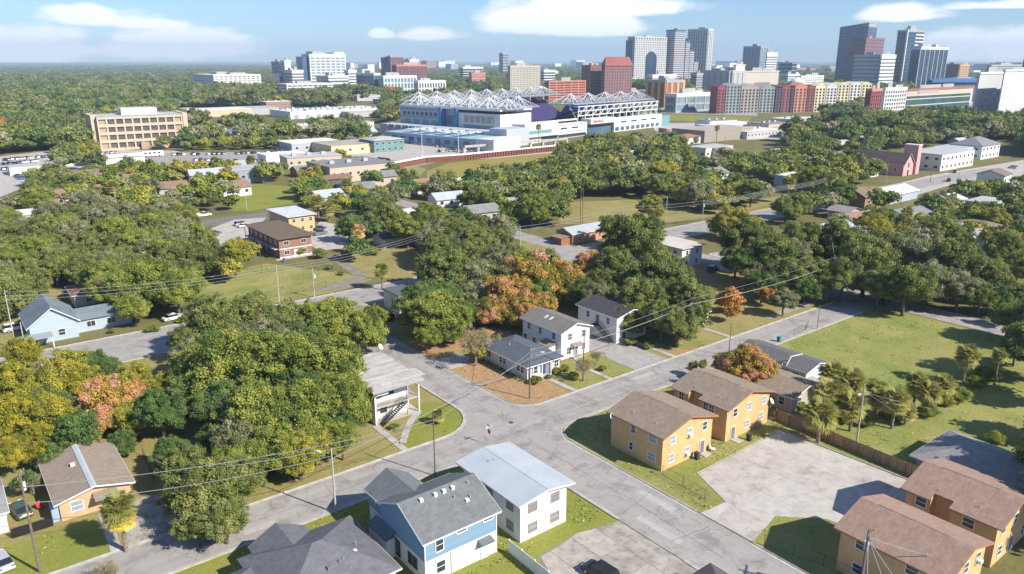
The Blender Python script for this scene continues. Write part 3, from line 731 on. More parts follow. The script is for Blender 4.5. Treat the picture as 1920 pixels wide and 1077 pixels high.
window(r, dm, 'E', 3, 1.7, 1.0, 1.2); window(r, dm, 'E', 7.5, 1.7, 1.0, 1.2); window(r, dm, 'S', 9, 1.7, 1.4, 1.0); window(r, dm, 'S', 3, 1.7, 1.4, 1.0)

# two ochre two-storey houses by the junction and two at the bottom
def notched_roof(w, d, h, rise, ov, y0, y1, dep, mat, root):
    t = 0.14; hh = h + 0.02; k = rise / (w / 2); e = hh - k * ov + t; zr = hh + rise + t
    zn = e + k * dep; m = MB()
    m.slab([(-ov, -ov, e), (w / 2, -ov, zr), (w / 2, d + ov, zr), (-ov, d + ov, e), (-ov, y1, e), (-ov + dep, y1, zn), (-ov + dep, y0, zn), (-ov, y0, e)], t)
    m.slab([(w / 2, -ov, zr), (w + ov, -ov, e), (w + ov, d + ov, e), (w / 2, d + ov, zr)], t)
    m.build('roof', mat, root)
def ochre(name, label, mark, u0, v0, w, d, rm, notch=False, fas=None):
    r = thing(name, label, 'house', (u0, v0, 0), group='ochre two-storey houses'); landmark(mark, u0 + w / 2, v0 + d / 2); dm = (w, d)
    (notched_walls(w, d, 5.55, 1.55, d * 0.50, d * 0.72, 1.2) if notch else gable_walls(w, d, 5.55, 'y', 1.55)).build('wall', YELLOW, r)
    if notch: notched_roof(w, d, 5.55, 1.55, 0.6, d * 0.50, d * 0.72, 1.3, rm, r)
    else: gable_roof(w, d, 5.55, 'y', 1.55, 0.6).build('roof', rm, r)
    m = gable_trim(w, d, 5.55, 'y', 1.55, 0.6)
    if notch: m.v = m.v[8:]; m.f = [tuple(i - 8 for i in f) for f in m.f[6:]]; m.m = m.m[6:]; m.uv = m.uv[6:]
    m.build('fascia', fas or M('rust_fascia', (0.36, 0.17, 0.09)), r)
    rb = MB(); zz = 5.57 + 1.55 + 0.14
    rb.slab([(w / 2 - 0.02, 2.0, zz + 0.03), (w / 2 + 0.14, 2.0, zz + 0.03), (w / 2 + 0.14, d - 1.5, zz + 0.03), (w / 2 - 0.02, d - 1.5, zz + 0.03)], 0.06); rb.build('ridge_cap', rm, r)
    for y in (2.6, d - 3): stack(r, 1.4, y, 5.57 + 1.55 * 1.4 / (w / 2) + 0.1, 0.06, 0.35)
    return r, dm
r, dm = ochre('house', 'ochre two-storey house with brown roof on the corner lawn', 'ochre corner house', 75.9, 62.7, 11.0, 10.1, BROWNR)
for s, z in ((2.1, 4.4), (5.8, 4.4), (9.2, 4.4), (2.0, 1.5), (5.4, 1.5)): window(r, dm, 'S', s, z, 0.95, 1.25, 'h', gm=BLIND if s < 7 else GLASS, ac=(abs(s - 5.6) < 0.4))
door(r, dm, 'S', 8.9)
for s, z, ww in ((1.9, 4.5, 1.5), (5.6, 4.5, 0.8), (1.9, 1.6, 1.5), (5.9, 1.6, 0.7)): window(r, dm, 'W', s, z, ww, 1.15, 'h', gm=BLIND if ww > 1 else GLASS)
for s, z in ((2, 4.4), (8, 4.4), (5, 1.5)): window(r, dm, 'E', s, z)
dish(r, -0.4, 9.4, 5.0, 200)
MB().box(8.2, 9.7, -1.3, -0.09, 0, 0.12).build('step', CONC, r)
MB().tube((7.9, -0.3, 0), (7.9, -0.3, 2.2), 0.05).build('meter_pipe', STEEL, r)
r, dm = ochre('house', 'ochre two-storey house with notched brown roof beside the timber fence', 'ochre house by the timber fence', 90.3, 62.6, 10.9, 10.3, BROWNR, True)
for s, z in ((2.0, 4.4), (5.6, 4.4), (9.3, 4.4), (5.3, 1.5), (9.0, 1.7)): window(r, dm, 'S', s, z, 0.95, 1.25, 'h', gm=BLIND if s > 4 else GLASS)
door(r, dm, 'S', 1.8)
for s, z in ((4.0, 4.5), (2.9, 4.5), (8.8, 4.5), (8.5, 1.5)): window(r, dm, 'W', s, z, 0.85, 1.2, 'hv')
for s, z in ((2, 4.4), (8, 4.4), (5, 1.5)): window(r, dm, 'E', s, z)
dish(r, 11.2, -0.2, 3.6, 160)
MB().box(1.2, 3.0, -1.5, -0.09, 0, 0.12).build('step', CONC, r)
r, dm = ochre('house', 'ochre house with red-brown roof nearest the bottom corner of the photo', 'lower ochre house with the red-brown roof', 75.2, 24.6, 10.0, 11.2, PINKR)
for s, z in ((2.5, 4.6), (8.0, 4.6), (2.5, 1.5)): window(r, dm, 'W', 11.2 - s, z, 1.3, 1.1, 'h')
for s, z in ((2.2, 4.4), (5.2, 4.4), (8.2, 4.4), (2.2, 1.4), (5.2, 1.4)): window(r, dm, 'S', s, z, 0.95, 1.25, ac=(s == 8.2))
door(r, dm, 'S', 8.3); dish(r, 10.2, 1.0, 4.4, 120)
r, dm = ochre('house', 'ochre house with notched red-brown roof at the far side of the pair', 'ochre house with the notched red-brown roof', 89.4, 25.0, 10.6, 10.2, PINKR, True)
for s, z in ((3.0, 4.4), (8.4, 4.5)): window(r, dm, 'W', s, z, 1.2, 1.1, 'h')
for s, z in ((2.0, 4.4), (5.4, 4.4), (8.8, 4.4), (2.0, 1.5), (8.8, 1.5)): window(r, dm, 'S', s, z, 0.95, 1.25)
door(r, dm, 'S', 5.3)

# two-storey apartments with outside stair
r = thing('apartment_house', 'white two-storey apartment house with stained flat roof and outside stair', 'apartments', (50.8, 100.5, 0)); landmark('white apartment house with the outside stair', 55, 107)
w, d, h = 8.2, 13.8, 5.8; dm = (w, d)
WG = M('shaded_white', (0.72, 0.72, 0.72))
MB().box(0, 7.0, 1.7, d, 0, h).build('wall', WHITE, r); MB().box(7.0, w, 3.8, d, 0, h).build('wall', WHITE, r)
m = MB(); m.slab([(-.55, -.8, h + 0.22), (w + 0.6, -.8, h + 0.22), (w + 0.6, d + 0.5, h + 0.5), (-.55, d + 0.5, h + 0.5)], 0.22); m.build('roof', OLDWH, r)
m = MB(); m.slab([(-.58, -.86, h + 0.18), (w + 0.63, -.86, h + 0.18), (w + 0.63, -.8, h + 0.18), (-.58, -.8, h + 0.18)], 0.25); m.build('fascia', M('grey_fascia', (0.3, 0.31, 0.32)), r)
MB().box(0.0, 2.6, 0.0, 1.69, 4.9, h).build('wall', WHITE, r); MB().box(-.02, .3, 0.0, 1.69, 0, h).build('wall', WHITE, r)
m = MB(); m.slab([(w + 0.65, 1.2, h + 0.12), (w + 2.1, 1.2, h + 0.05), (w + 2.1, 4.6, h + 0.05), (w + 0.65, 4.6, h + 0.12)], 0.08); m.build('canopy', OLDWH, r)
MB().box(0, w, 0.0, 1.69, 2.72, 2.92).build('balcony', CONC, r); MB().box(7.01, w, 1.69, 3.79, 2.72, 2.92).build('balcony', CONC, r)
MB().box(0, w + 0.2, -0.1, 3.7, 0, 0.1).build('patio', CONC, r)
for x in (0.08, w - 0.08): MB().box(x - 0.1, x + 0.1, -0.1, 0.1, 0.1, h).build('column', TRIM, r)
MB().box(w - 0.18, w + 0.02, 3.6, 3.78, 0.1, h).build('column', TRIM, r); MB().tube((5.9, 0.05, 0.1), (5.9, 0.05, h), 0.05).build('column', BLACK, r)
m = MB()
for z in (3.35, 3.95):
    m.tube((0.1, 0.0, z), (w, 0.0, z), 0.025, n=4); m.tube((w, 0.0, z), (w, 3.7, z), 0.025, n=4)
for k in range(21): m.tube((0.1 + k * 0.4, 0.0, 2.92), (0.1 + k * 0.4, 0.0, 3.95), 0.016, n=4)
for k in range(9): m.tube((w, k * 0.42, 2.92), (w, k * 0.42, 3.95), 0.016, n=4)
m.build('railing', M('rail_grey', (0.24, 0.22, 0.2)), r)
st = MB().build('staircase', BLACK, r)
for k in range(14): MB().box(5.0 - k * 0.3 - 0.28, 5.0 - k * 0.3, -1.1, -0.15, 2.7 - k * 0.195, 2.76 - k * 0.195).build('step', M('dark_step', (0.035, 0.035, 0.04)), st)
m = MB()
for y in (-1.12, -0.13):
    m.slab([(0.6, y - 0.02, 0.1), (5.05, y - 0.02, 2.95), (5.05, y + 0.02, 2.95), (0.6, y + 0.02, 0.1)], 0.22)
    m.tube((0.6, y, 0.95), (5.05, y, 3.8), 0.03, n=5)
    for k in range(8): m.tube((0.7 + k * 0.6, y, 0.15 + k * 0.385), (0.7 + k * 0.6, y, 1.0 + k * 0.385), 0.018, n=4)
m.build('stringer', BLACK, st)
wd = (7.0, d)
for s, z in ((1.6, 4.4), (3.9, 4.4)):
    o = window(r, dm, 'S', s, z, 1.1, 1.2); o.location.y = 1.7
o = door(r, dm, 'S', 5.6, 2.92, mat=WHITE); o.location.y = 1.69
o = door(r, dm, 'S', 5.6, 0.1, mat=WHITE); o.location.y = 1.69
o = window(r, dm, 'S', 2.4, 1.5, 1.3, 1.2); o.location.y = 1.7
for z in (1.5, 4.3): o = window(r, dm, 'S', 7.6, z, 0.7, 1.5); o.location.y = 3.8
for s in (6, 10):
    for z in (1.5, 4.3): window(r, dm, 'E', s, z); window(r, dm, 'W', s, z)
dish(r, w + 0.5, d, h + 1.3, 150)

# low house with the slate roof on the corner
CREAM = M('cream_paint', (0.66, 0.65, 0.62), (0.58, 0.57, 0.54), 0.8, 0.8)
r, dm = house('house', 'low white corner house with slate blue hip roof and front porch', 'house', 81.2, 99.4, 89.0, 112.8, 3.0, ('hip', 1.15), CREAM, BLUER, ov=0.75, mark='low corner house with the slate roof')
w, d = dm
MB().box(3.0, 6.0, -0.02, -0.002, 0.2, 2.7).build('porch_shade_panel', M('porch_shade_wall', (0.25, 0.24, 0.26)), r)  # flat panel on the wall, the porch shade painted as its dark grey
door(r, dm, 'S', 3.9, 0.15, mat=M('blue_door', (0.03, 0.07, 0.22))).location.y = -0.02
MB().box(0.6, 5.0, -1.0, -0.03, 0, 0.35).build('porch_floor', CONC, r)
for x in (0.7, 2.8, 4.9): MB().box(x - 0.08, x + 0.08, -0.95, -0.8, 0.35, 2.75).build('post', TRIM, r)
MB().box(0.6, 2.7, -0.98, -0.9, 0.36, 1.1).build('porch_wall', TRIM, r)
window(r, dm, 'S', 7.0, 1.7, 1.0, 1.25, 'hv'); window(r, dm, 'S', 1.7, 1.6, 1.2, 1.2)
for s in (1.4, 2.6, 6.8, 7.9, 11.6): window(r, dm, 'W', s, 1.7, 0.8, 1.1, 'h')
stack(r, 2.4, 8.4, 3.75, 0.07, 0.5, WHITE); stack(r, 3.4, 3.4, 3.85, 0.05, 0.4, BLACK)
for k in range(10):
    sh = MB()
    for q in range(26):
        a = random.uniform(0, 6.28); t = random.uniform(0.1, 0.45); z = random.uniform(0.1, 0.55)
        c = Vector((math.cos(a) * t, math.sin(a) * t, z)); e = Vector((random.uniform(-1, 1), random.uniform(-1, 1), random.uniform(-.4, 1))).normalized() * 0.14; f = e.orthogonal().normalized() * 0.13
        sh.face([c - e, c - f, c + e, c + f])
    tag(sh.build('shrub', M('shrub_leaf', (0.05, 0.09, 0.03), (0.09, 0.13, 0.04), 3), None, (80.2, 99.8 + k * 1.3, 0)), f'low clipped shrub, {"first second third fourth fifth sixth seventh eighth ninth tenth".split()[k]} from the porch along the white corner house wall', 'shrub', 'low shrubs along the corner house')

# white two-storey house with grey gable
r, dm = house('house', 'white two-storey house with grey gable roof behind the slate-roofed one', 'house', 92.6, 103.0, 100.1, 114.9, 5.65, ('gable', 'y', 1.25), WHITE, shingle('warm_grey_shingle', (0.22, 0.205, 0.185), (0.17, 0.16, 0.145)), ov=0.5, mark='white two-storey house with the grey gable')
window(r, dm, 'S', 2.2, 4.4, 0.95, 1.25, 'hv'); window(r, dm, 'S', 5.9, 4.4, 0.95, 1.3, 'hv'); window(r, dm, 'S', 2.0, 1.5, 1.0, 1.3, 'hv'); window(r, dm, 'S', 5.9, 1.6, 0.9, 1.1); door(r, dm, 'S', 3.7, 0.2)
m = MB(); m.slab([(2.5, -1.2, 2.55), (5.0, -1.2, 2.55), (5.0, -0.01, 2.95), (2.5, -0.01, 2.95)], 0.1); m.build('awning', BROWNR, r)
for x in (2.65, 4.85): MB().box(x - 0.05, x + 0.05, -1.1, -1.0, 0.1, 2.5).build('post', TRIM, r)
MB().box(2.4, 5.1, -1.3, -0.1, 0, 0.18).build('step', CONC, r)
for s, z in ((2.2, 4.4), (6.3, 4.4), (9.8, 4.4), (8.2, 1.8), (11, 1.8)): window(r, dm, 'W', s, z, 0.9, 1.2, 'h')
m = MB(); m.slab([(-2.4, 1.0, 2.9), (-0.01, 1.0, 3.3), (-0.01, 4.6, 3.3), (-2.4, 4.6, 2.9)], 0.1); m.build('side_roof', BROWNR, r)
MB().box(-2.2, -0.02, 1.2, 4.4, 0, 2.85).build('side_room', WHITE, r)
for y in (5.5, 7.0): m = MB(); m.slab([(1.9, y, 6.45), (2.9, y, 6.8), (2.9, y + 0.5, 6.8), (1.9, y + 0.5, 6.45)], 0.06); m.build('skylight', TRIM, r)

# white two-storey house with dark roof and stair
r, dm = house('house', 'white two-storey house with dark shaded roof and black outside stair', 'house', 107.6, 102.8, 116.4, 114.4, 5.6, ('gable', 'y', 1.0), WHITE, DRKBR, ov=0.5, mark='white house with the black outside stair')
for s, z in ((2.5, 4.3), (8.5, 4.3), (9.2, 1.4)): window(r, dm, 'W', s, z, 0.9, 1.2)
for s, z in ((2.2, 4.3), (6.4, 4.3), (2.2, 1.4), (6.4, 1.4)): window(r, dm, 'S', s, z, 0.9, 1.2)
o = door(r, dm, 'W', 5.6, 2.8)
st = MB().box(-1.3, -0.02, 4.9, 6.6, 2.7, 2.8).build('staircase', BLACK, r)
for k in range(13): MB().box(-1.2, -0.15, 4.9 - k * 0.32 - 0.3, 4.9 - k * 0.32, 2.55 - k * 0.2, 2.6 - k * 0.2).build('step', M('dark_step', (0.03,) * 3), st)
m = MB()
for x in (-1.25, -0.1):
    m.tube((x, 4.9, 3.7), (x, 0.8, 1.1), 0.03, n=5); m.tube((x, 4.9, 2.75), (x, 0.8, 0.15), 0.06, n=5)
    for k in range(9): m.tube((x, 4.9 - k * 0.5, 2.75 - k * 0.32), (x, 4.9 - k * 0.5, 3.7 - k * 0.32), 0.018, n=4)
m.tube((-1.25, 4.9, 3.7), (-1.25, 6.6, 3.7), 0.03, n=5); m.build('railing', BLACK, st)

# long grey house and brown house behind the ochre pair
r, dm = house('house', 'long low house with grey roof beside the big field', 'house', 118.6, 66.6, 125.6, 81.0, 2.9, ('gable', 'y', 0.9), M('pale_grey_wall', (0.55, 0.58, 0.62)), shingle('long_grey_shingle', (0.15, 0.15, 0.155), (0.12, 0.12, 0.125)), ov=0.5, mark='long grey-roofed house')
for s in (2, 4.2, 6.5, 9, 12): window(r, dm, 'W', s, 1.6, 1.2, 1.1, 'v')
m = MB(); m.tube((-0.2, 3.9, 3.0), (0.5, 3.6, 4.6), 0.16, n=6); m.tube((0.5, 3.6, 4.6), (2.6, 2.6, 4.9), 0.1, n=6); m.tube((-0.5, 4.6, 2.9), (0.1, 4.6, 3.6), 0.08); m.build('duct', WHITE, r)
r, dm = house('house', 'low house with sun-faded brown roof tucked behind the ochre house by the fence', 'house', 107.2, 62.0, 115.6, 76.0, 2.9, ('gable', 'y', 1.0), M('mauve_grey_wall', (0.42, 0.36, 0.34)), BROWNR, ov=0.5, mark='faded brown-roofed house')
for s in (2, 6, 10): window(r, dm, 'W', s, 1.6)
window(r, dm, 'S', 2, 1.6); window(r, dm, 'S', 6, 1.6)
m = MB().box(9.2, 12.0, -1.5, 3.8, 2.2, 2.3); m.build('porch_roof', OLDWH, r)
for x, y in ((9.3, -1.4), (11.9, -1.4), (11.9, 3.7)): MB().box(x - .08, x + .08, y - .08, y + .08, 0, 2.2).build('post', TRIM, r)

# shaded hip-roofed house at the right edge
r, dm = house('house', 'long house under tree shade with pale grey hip roof at the photo edge', 'house', 104.0, 23.0, 115.0, 40.4, 2.9, ('hip', 1.9), M('tan_wall', (0.5, 0.44, 0.38)), LGREYR, ov=0.7, mark='pale hip-roofed house at the photo edge')
for s in (3, 7, 12): window(r, dm, 'W', s, 1.6)
window(r, dm, 'N', 3, 1.6)

# old house on the left with a metal ridge
PEACH = M('peach_stucco', (0.58, 0.38, 0.235), (0.51, 0.33, 0.20), 0.6, detail=9, col3=(0.42, 0.28, 0.18), scale3=1.2, amt3=0.5)
r, dm = house('house', 'peach stucco bungalow with sandy shingles and broad metal ridge strip', 'house', 6.7, 101.3, 14.9, 113.9, 2.75, ('gable', 'y', 1.0), PEACH, TANR, ov=0.6, mark='peach bungalow with the metal ridge strip')
w, d = dm; m = MB(); zt = 2.77 + 1.0 + 0.14
m.slab([(w / 2 - 0.45, -0.66, zt - 0.03), (w / 2, -0.66, zt + 0.08), (w / 2, d + 0.66, zt + 0.08), (w / 2 - 0.45, d + 0.66, zt - 0.03)], 0.06); m.slab([(w / 2, -0.66, zt + 0.08), (w / 2 + 0.3, -0.66, zt), (w / 2 + 0.3, d + 0.66, zt), (w / 2, d + 0.66, zt + 0.08)], 0.06)
m.build('ridge_strip', METALR, r)
vent(r, 2.9, 7.4, 3.75, 0.55)
window(r, dm, 'S', 1.9, 1.6, 1.3, 1.3, 'h', gm=BLIND)
door(r, dm, 'S', 5.4, 0.1, mat=WHITE)
m = MB(); m.slab([(3.8, -1.9, 2.35), (6.6, -1.9, 2.35), (6.6, -0.01, 2.72), (3.8, -0.01, 2.72)], 0.1); m.build('porch_roof', TANR, r)
MB().box(-0.9, -0.02, 0.3, 2.3, 0, 2.2).build('side_shed', M('shed_blue', (0.3, 0.4, 0.5)), r)
MB().box(-5.4, -1.0, -0.4, -0.3, 0, 1.3).build('yard_screen', BLACK, r)
# pale house cut off by the left edge
r, dm = house('house', 'pale house at the very left edge with low grey roof', 'house', -8.5, 103.0, 1.2, 112.6, 2.8, ('gable', 'x', 1.1), WHITE, LGREYR, ov=0.4, mark='pale house at the left edge')
window(r, dm, 'S', 7.5, 1.5); window(r, dm, 'E', 3, 1.5)

# blue house across the wide street and brown-roofed neighbour
PALEB = M('pale_blue_siding', (0.40, 0.48, 0.54), (0.35, 0.43, 0.49), 1, 0.7, bump=0.4, streak=(0.01, 0.01, 5))
SHEDR = shingle('faded_blue_shingle', (0.20, 0.24, 0.27), (0.165, 0.20, 0.225))
r = thing('house', 'pale blue house with slate gable and low wing beside the wide street', 'house', (12.4, 176.0, 0)); landmark('pale blue house on the wide street', 20, 181)
w, d = 8.6, 12.0; dm = (w, d)
gable_walls(w, d, 4.0, 'y', 3.2).build('wall', PALEB, r); gable_roof(w, d, 4.0, 'y', 3.2, 0.6).build('roof', SHEDR, r); gable_trim(w, d, 4.0, 'y', 3.2, 0.6).build('fascia', TRIM, r)
MB().box(w, w + 11, 2.5, 10.5, 0, 2.9).build('wall', PALEB, r)
gr = gable_roof(11, 8, 2.9, 'x', 1.3, 0.5, ovr=0.1); gr.build('roof', SHEDR, r, (w + 0.12, 2.5, 0))
MB().box(-3.2, 3.6, -4.4, -0.62, 2.35, 2.5).build('porch_roof', M('porch_tar', (0.3, 0.33, 0.34)), r)
for x in (-3.0, 0.2, 3.4): MB().box(x - .08, x + .08, -4.3, -4.14, 0, 2.35).build('post', TRIM, r)
MB().box(-3.1, 0.0, -4.25, -4.15, 0.1, 1.0).build('porch_rail', M('rail_white', (0.6, 0.62, 0.65)), r)
window(r, dm, 'S', 5.6, 1.7, 1.2, 1.3); door(r, dm, 'S', 1.6, mat=WHITE)
for s in (11.5, 15.5): window(r, dm, 'S', s, 1.6, 1.6, 1.2, 'v').location.y = 2.5
r, dm = house('house', 'house with rusty brown hip roof beyond the pale blue one', 'house', 24.0, 199.0, 35.0, 208.0, 3.0, ('hip', 1.8), CREAM, shingle('rust_shingle', (0.26, 0.13, 0.09), (0.2, 0.1, 0.07)), mark='rusty brown hip roof')
window(r, dm, 'S', 3, 1.6); window(r, dm, 'S', 8, 1.6)

# brick and tan apartment blocks
r, dm = house('apartment_house', 'red brick two-storey block with flat brown roof and white band', 'apartments', 80.0, 213.6, 90.0, 239.0, 5.9, ('flat',), BRICK, shingle('gravel_brown', (0.2, 0.155, 0.105), (0.16, 0.125, 0.085)), ov=0.9, mark='red brick apartment block')
for x in (0, 1): MB().box(-0.03, 10.03, -0.04, -0.002, 0.1 + 2.55 * x, 0.4 + 2.55 * x).build('band', TRIM, r)
for z in (1.6, 4.5):
    for s in (2.2, 7.6): window(r, dm, 'S', s, z, 1.5, 1.1, 'v')
    for s in range(6): window(r, dm, 'W', 2.6 + s * 4.0, z, 1.1, 1.2)
door(r, dm, 'S', 5, 0.1, mat=WHITE)
MB().box(-1.4, -0.02, 0.5, 25, 2.75, 2.95).build('gallery', CONC, r)
for s in range(7): MB().box(-1.4, -1.25, 0.6 + s * 4, 0.75 + s * 4, 0, 5.9).build('post', BLACK, r)
MB().box(-1.6, 11, -1.6, -0.05, 0, 0.08).build('patio', CONC, r)
r, dm = house('apartment_house', 'tan two-storey block with flat white roof near the brick one', 'apartments', 95.6, 244.4, 104.8, 262.0, 5.7, ('flat',), M('tan_stucco', (0.60, 0.42, 0.22), (0.55, 0.38, 0.2), 0.8), M('silver_roof', (0.60, 0.62, 0.64), (0.48, 0.5, 0.52), 0.3, 0.6), ov=0.8, mark='tan block with the white roof')
for z in (1.5, 4.3):
    for s in (1.8, 4.8, 7.8): window(r, dm, 'S', s, z, 1.1, 1.1, 'h')
    for s in range(5): window(r, dm, 'W', 2 + s * 3.4, z, 1.0, 1.1)

# small orange bungalow with metal roof, little annex
r, dm = house('house', 'small orange bungalow with ribbed grey metal roof beside the wide street', 'house', 160.5, 174.2, 176.5, 182.0, 3.3, ('gable', 'x', 1.4), M('terracotta_wall', (0.42, 0.22, 0.12), (0.48, 0.28, 0.15), 0.3), M('ribbed_roof', (0.42, 0.45, 0.48), (0.34, 0.37, 0.40), 1, 0.5, streak=(3, 0.02, 0.02), coord='world'), ov=0.5, mark='small orange bungalow')
for s in (3, 7, 12): window(r, dm, 'S', s, 1.6, 1, 1.2)
window(r, dm, 'W', 3.5, 1.6)
m = MB(); m.slab([(-4.5, 0.4, 2.4), (-0.5, 0.4, 2.8), (-0.5, 5.5, 2.8), (-4.5, 5.5, 2.4)], 0.12); m.build('porch_roof', BROWNR, r)
MB().box(-4.0, -0.01, 0.8, 5.0, 0, 2.35).build('side_room', M('rust_wall', (0.3, 0.13, 0.07)), r)
# white flat-roofed block by the wide street
r, dm = house('apartment_house', 'white two-storey block with pale flat roof among trees by the wide street', 'apartments', 164.6, 133.4, 173.4, 147.6, 5.7, ('flat',), WHITE, M('pale_flat_roof', (0.56, 0.53, 0.48), (0.48, 0.45, 0.41), 0.3), ov=0.8, mark='white block with the pale flat roof')
for z in (1.5, 4.3):
    for s in (2.2, 6.4): window(r, dm, 'S', s, z, 0.9, 1.1)
    for s in (2.5, 6, 9.5): window(r, dm, 'W', s, z, 1, 1.1)
r, dm = house('house', 'small white stucco house with dark flat roof half hidden by the big green tree', 'house', 82.0, 147.2, 89.5, 154.4, 4.3, ('flat',), M('dull_white', (0.55, 0.53, 0.47)), M('dark_flat', (0.10, 0.115, 0.12)), ov=0.2, mark='small white house behind the green tree')
window(r, dm, 'S', 2.2, 2.6); window(r, dm, 'W', 3, 2.6, 0.6, 1.6)
r, dm = house('house', 'little white house with screened porch under the trees on the cross street', 'house', 126.4, 99.2, 132.8, 107.8, 2.8, ('flat',), WHITE, M('white_flat', (0.65, 0.65, 0.64)), ov=0.5, mark='little white porch house')
for s in (1.2, 2.6, 4.0, 5.4): window(r, dm, 'S', s, 1.7, 1.1, 1.2, 'v')
# roof corner at the bottom edge and low white-trimmed shed at the bottom right
r, dm = house('house', 'house at the bottom edge, only its dark brown roof corner showing', 'house', 51.5, 33.5, 61.0, 42.6, 3.0, ('hip', 2.2), CREAM, shingle('taupe_shingle', (0.14, 0.12, 0.115), (0.11, 0.095, 0.09)), ov=0.5, mark='roof corner at the bottom edge')
# ------------------------------------------------------------------ mid-distance buildings
def plain(name, label, px, py, w, d, h, wm, rm, mark=None, rotz=0.0, cat='building', roof=('flat',), wins=0, bands=0, ov=0.15, gm=None):
    "building whose near (south-west) ground corner shows at this spot"
    c = G(px, py); root = thing(name, label, cat, (c.x, c.y, 0), rotz)
    if mark: landmark(mark, c.x + w / 2 * math.cos(rotz), c.y + d / 2)
    if roof[0] == 'flat':
        MB().box(0, w, 0, d, 0, h).build('wall', wm, root)
        MB().box(-ov, w + ov, -ov, d + ov, h + 0.01, h + 0.35).build('roof', rm, root)
    elif roof[0] == 'hip':
        MB().box(0, w, 0, d, 0, h).build('wall', wm, root); hip_roof(w, d, h, roof[1], 0.6, 0.2).build('roof', rm, root)
    else:
        gable_walls(w, d, h, roof[1], roof[2]).build('wall', wm, root); gable_roof(w, d, h, roof[1], roof[2], 0.6, 0.2).build('roof', rm, root)
    if wins:
        nf = max(1, int(h / 3.4)); fh = h / nf
        for z in range(nf):
            n = max(1, int(w / wins))
            for k in range(n): window(root, (w, d), 'S', (k + .5) * w / n, (z + .5) * fh, min(1.8, wins * 0.5), 1.4, '', TRIM, gm or GLASS, False)
            n = max(1, int(d / wins))
            for k in range(n): window(root, (w, d), 'W', (k + .5) * d / n, (z + .5) * fh, min(1.8, wins * 0.5), 1.4, '', TRIM, gm or GLASS, False)
    return root
GREYW = M('grey_wall', (0.42, 0.43, 0.43), (0.37, 0.38, 0.38), 0.2)
BEIGE = M('beige_wall', (0.58, 0.47, 0.33), (0.53, 0.43, 0.30), 0.2)
SAGE = M('teal_wall', (0.16, 0.27, 0.27), (0.13, 0.23, 0.23), 0.2)
CREAMY = M('pale_yellow_wall', (0.66, 0.55, 0.32))
WROOF = M('white_membrane_roof', (0.72, 0.72, 0.72), (0.58, 0.57, 0.56), 0.05, 0.8, detail=8)
LROOF = M('light_grey_roof', (0.45, 0.46, 0.47), (0.37, 0.38, 0.39), 0.08, 0.8, detail=8)
TROOF = M('tan_flat_roof', (0.42, 0.37, 0.31), (0.34, 0.3, 0.25), 0.08, 0.8)
PINK = M('pink_stucco', (0.62, 0.34, 0.33), (0.58, 0.31, 0.30), 0.4)

# beige four-storey office with window bays
c = G(190, 284); ang = R(-3)
off = thing('office_building', 'beige four-storey office block with recessed window bays and grey roof plant', 'office', (c.x, c.y, 0), ang); landmark('beige four-storey office block', c.x + 35, c.y + 15)
W_, D_, H_ = 52.0, 30.0, 21.0
OFW = M('office_beige', (0.58, 0.46, 0.34), (0.52, 0.415, 0.31), 0.1); OFD = M('office_infill', (0.40, 0.29, 0.22)); OFG = M('office_glass', (0.07, 0.075, 0.07), (0.13, 0.13, 0.12), 0.4, 0.2)
MB().box(1.0, W_ - 1, 1.0, D_, 0, H_ - 1.5).build('wall', OFD, off)
for k in range(5): MB().box(0, W_, 0, D_, k * 5.0 - (0.0 if k else 0), k * 5.0 + 1.7 if k else 1.2).build('floor_band', OFW, off)
nb = 10
for k in range(nb + 1): MB().box(k * (W_ - 0.9) / nb, k * (W_ - 0.9) / nb + 0.9, 0.1, 1.2, 0, H_).build('pier', OFW, off)
gmesh = MB().box(0, (W_ - 0.9) / nb - 1.4, -0.06, 0, 0, 2.9).mesh('window', OFG)
for z in range(1, 4):
    for k in range(1, nb - 1): link('window', gmesh, off, (k * (W_ - 0.9) / nb + 1.15, 0.99, z * 5.0 - 3.2 + 0.05 + (0 if z else 0)))
for z in (4,):
    for k in range(1, nb - 1): link('window', gmesh, off, (k * (W_ - 0.9) / nb + 1.15, 0.99, z * 5.0 - 3.2 + 0.05))
MB().box(0, W_, 0, D_, H_ + 0.3, H_ + 0.9).build('roof', LROOF, off)
MB().box(16, 38, 8, 22, H_ + 0.91, H_ + 5.2).build('plant_room', M('plant_grey', (0.5, 0.53, 0.56)), off)
MB().box(-3, -0.1, 3, D_ + 2, 0, H_ + 1.5).build('stair_tower', OFW, off); MB().box(W_ + 0.1, W_ + 3, -0.5, D_ - 2, 0, H_ + 1.5).build('stair_tower', OFW, off)
MB().box(24, 29, -2, -0.1, 0, 4.5).build('entrance', OFD, off)

plain('warehouse', 'long beige warehouse with pale roof right of the four-storey office', 345, 222, 70, 40, 7, BEIGE, WROOF, 'long beige warehouse')
wh_ = plain('warehouse', 'low white-roofed warehouse spreading beyond the trees beside the stadium', 545, 224, 110, 55, 7, WHITE, WROOF, 'big white-roofed warehouse')
for q in range(22): MB().box(5 + (q % 8) * 13, 7.5 + (q % 8) * 13, 6 + (q // 8) * 16, 9 + (q // 8) * 16, 7.36, 8.6 + (q % 3) * .5).build('roof_unit', [GREYW, M('unit_dark', (0.2, 0.2, 0.21)), LROOF][q % 3], wh_)
for q in range(9): MB().box(4 + q * 12, 8.5 + q * 12, -.1, -.01, 0, 4).build('loading_door', M('roller_door', (0.3, 0.33, 0.36)), wh_)
MB().box(56, 110.2, -14, -.05, 0, 5.4).build('annex', GREYW, wh_); MB().box(55.8, 110.4, -14.2, -.06, 5.41, 5.8).build('annex_roof', LROOF, wh_)
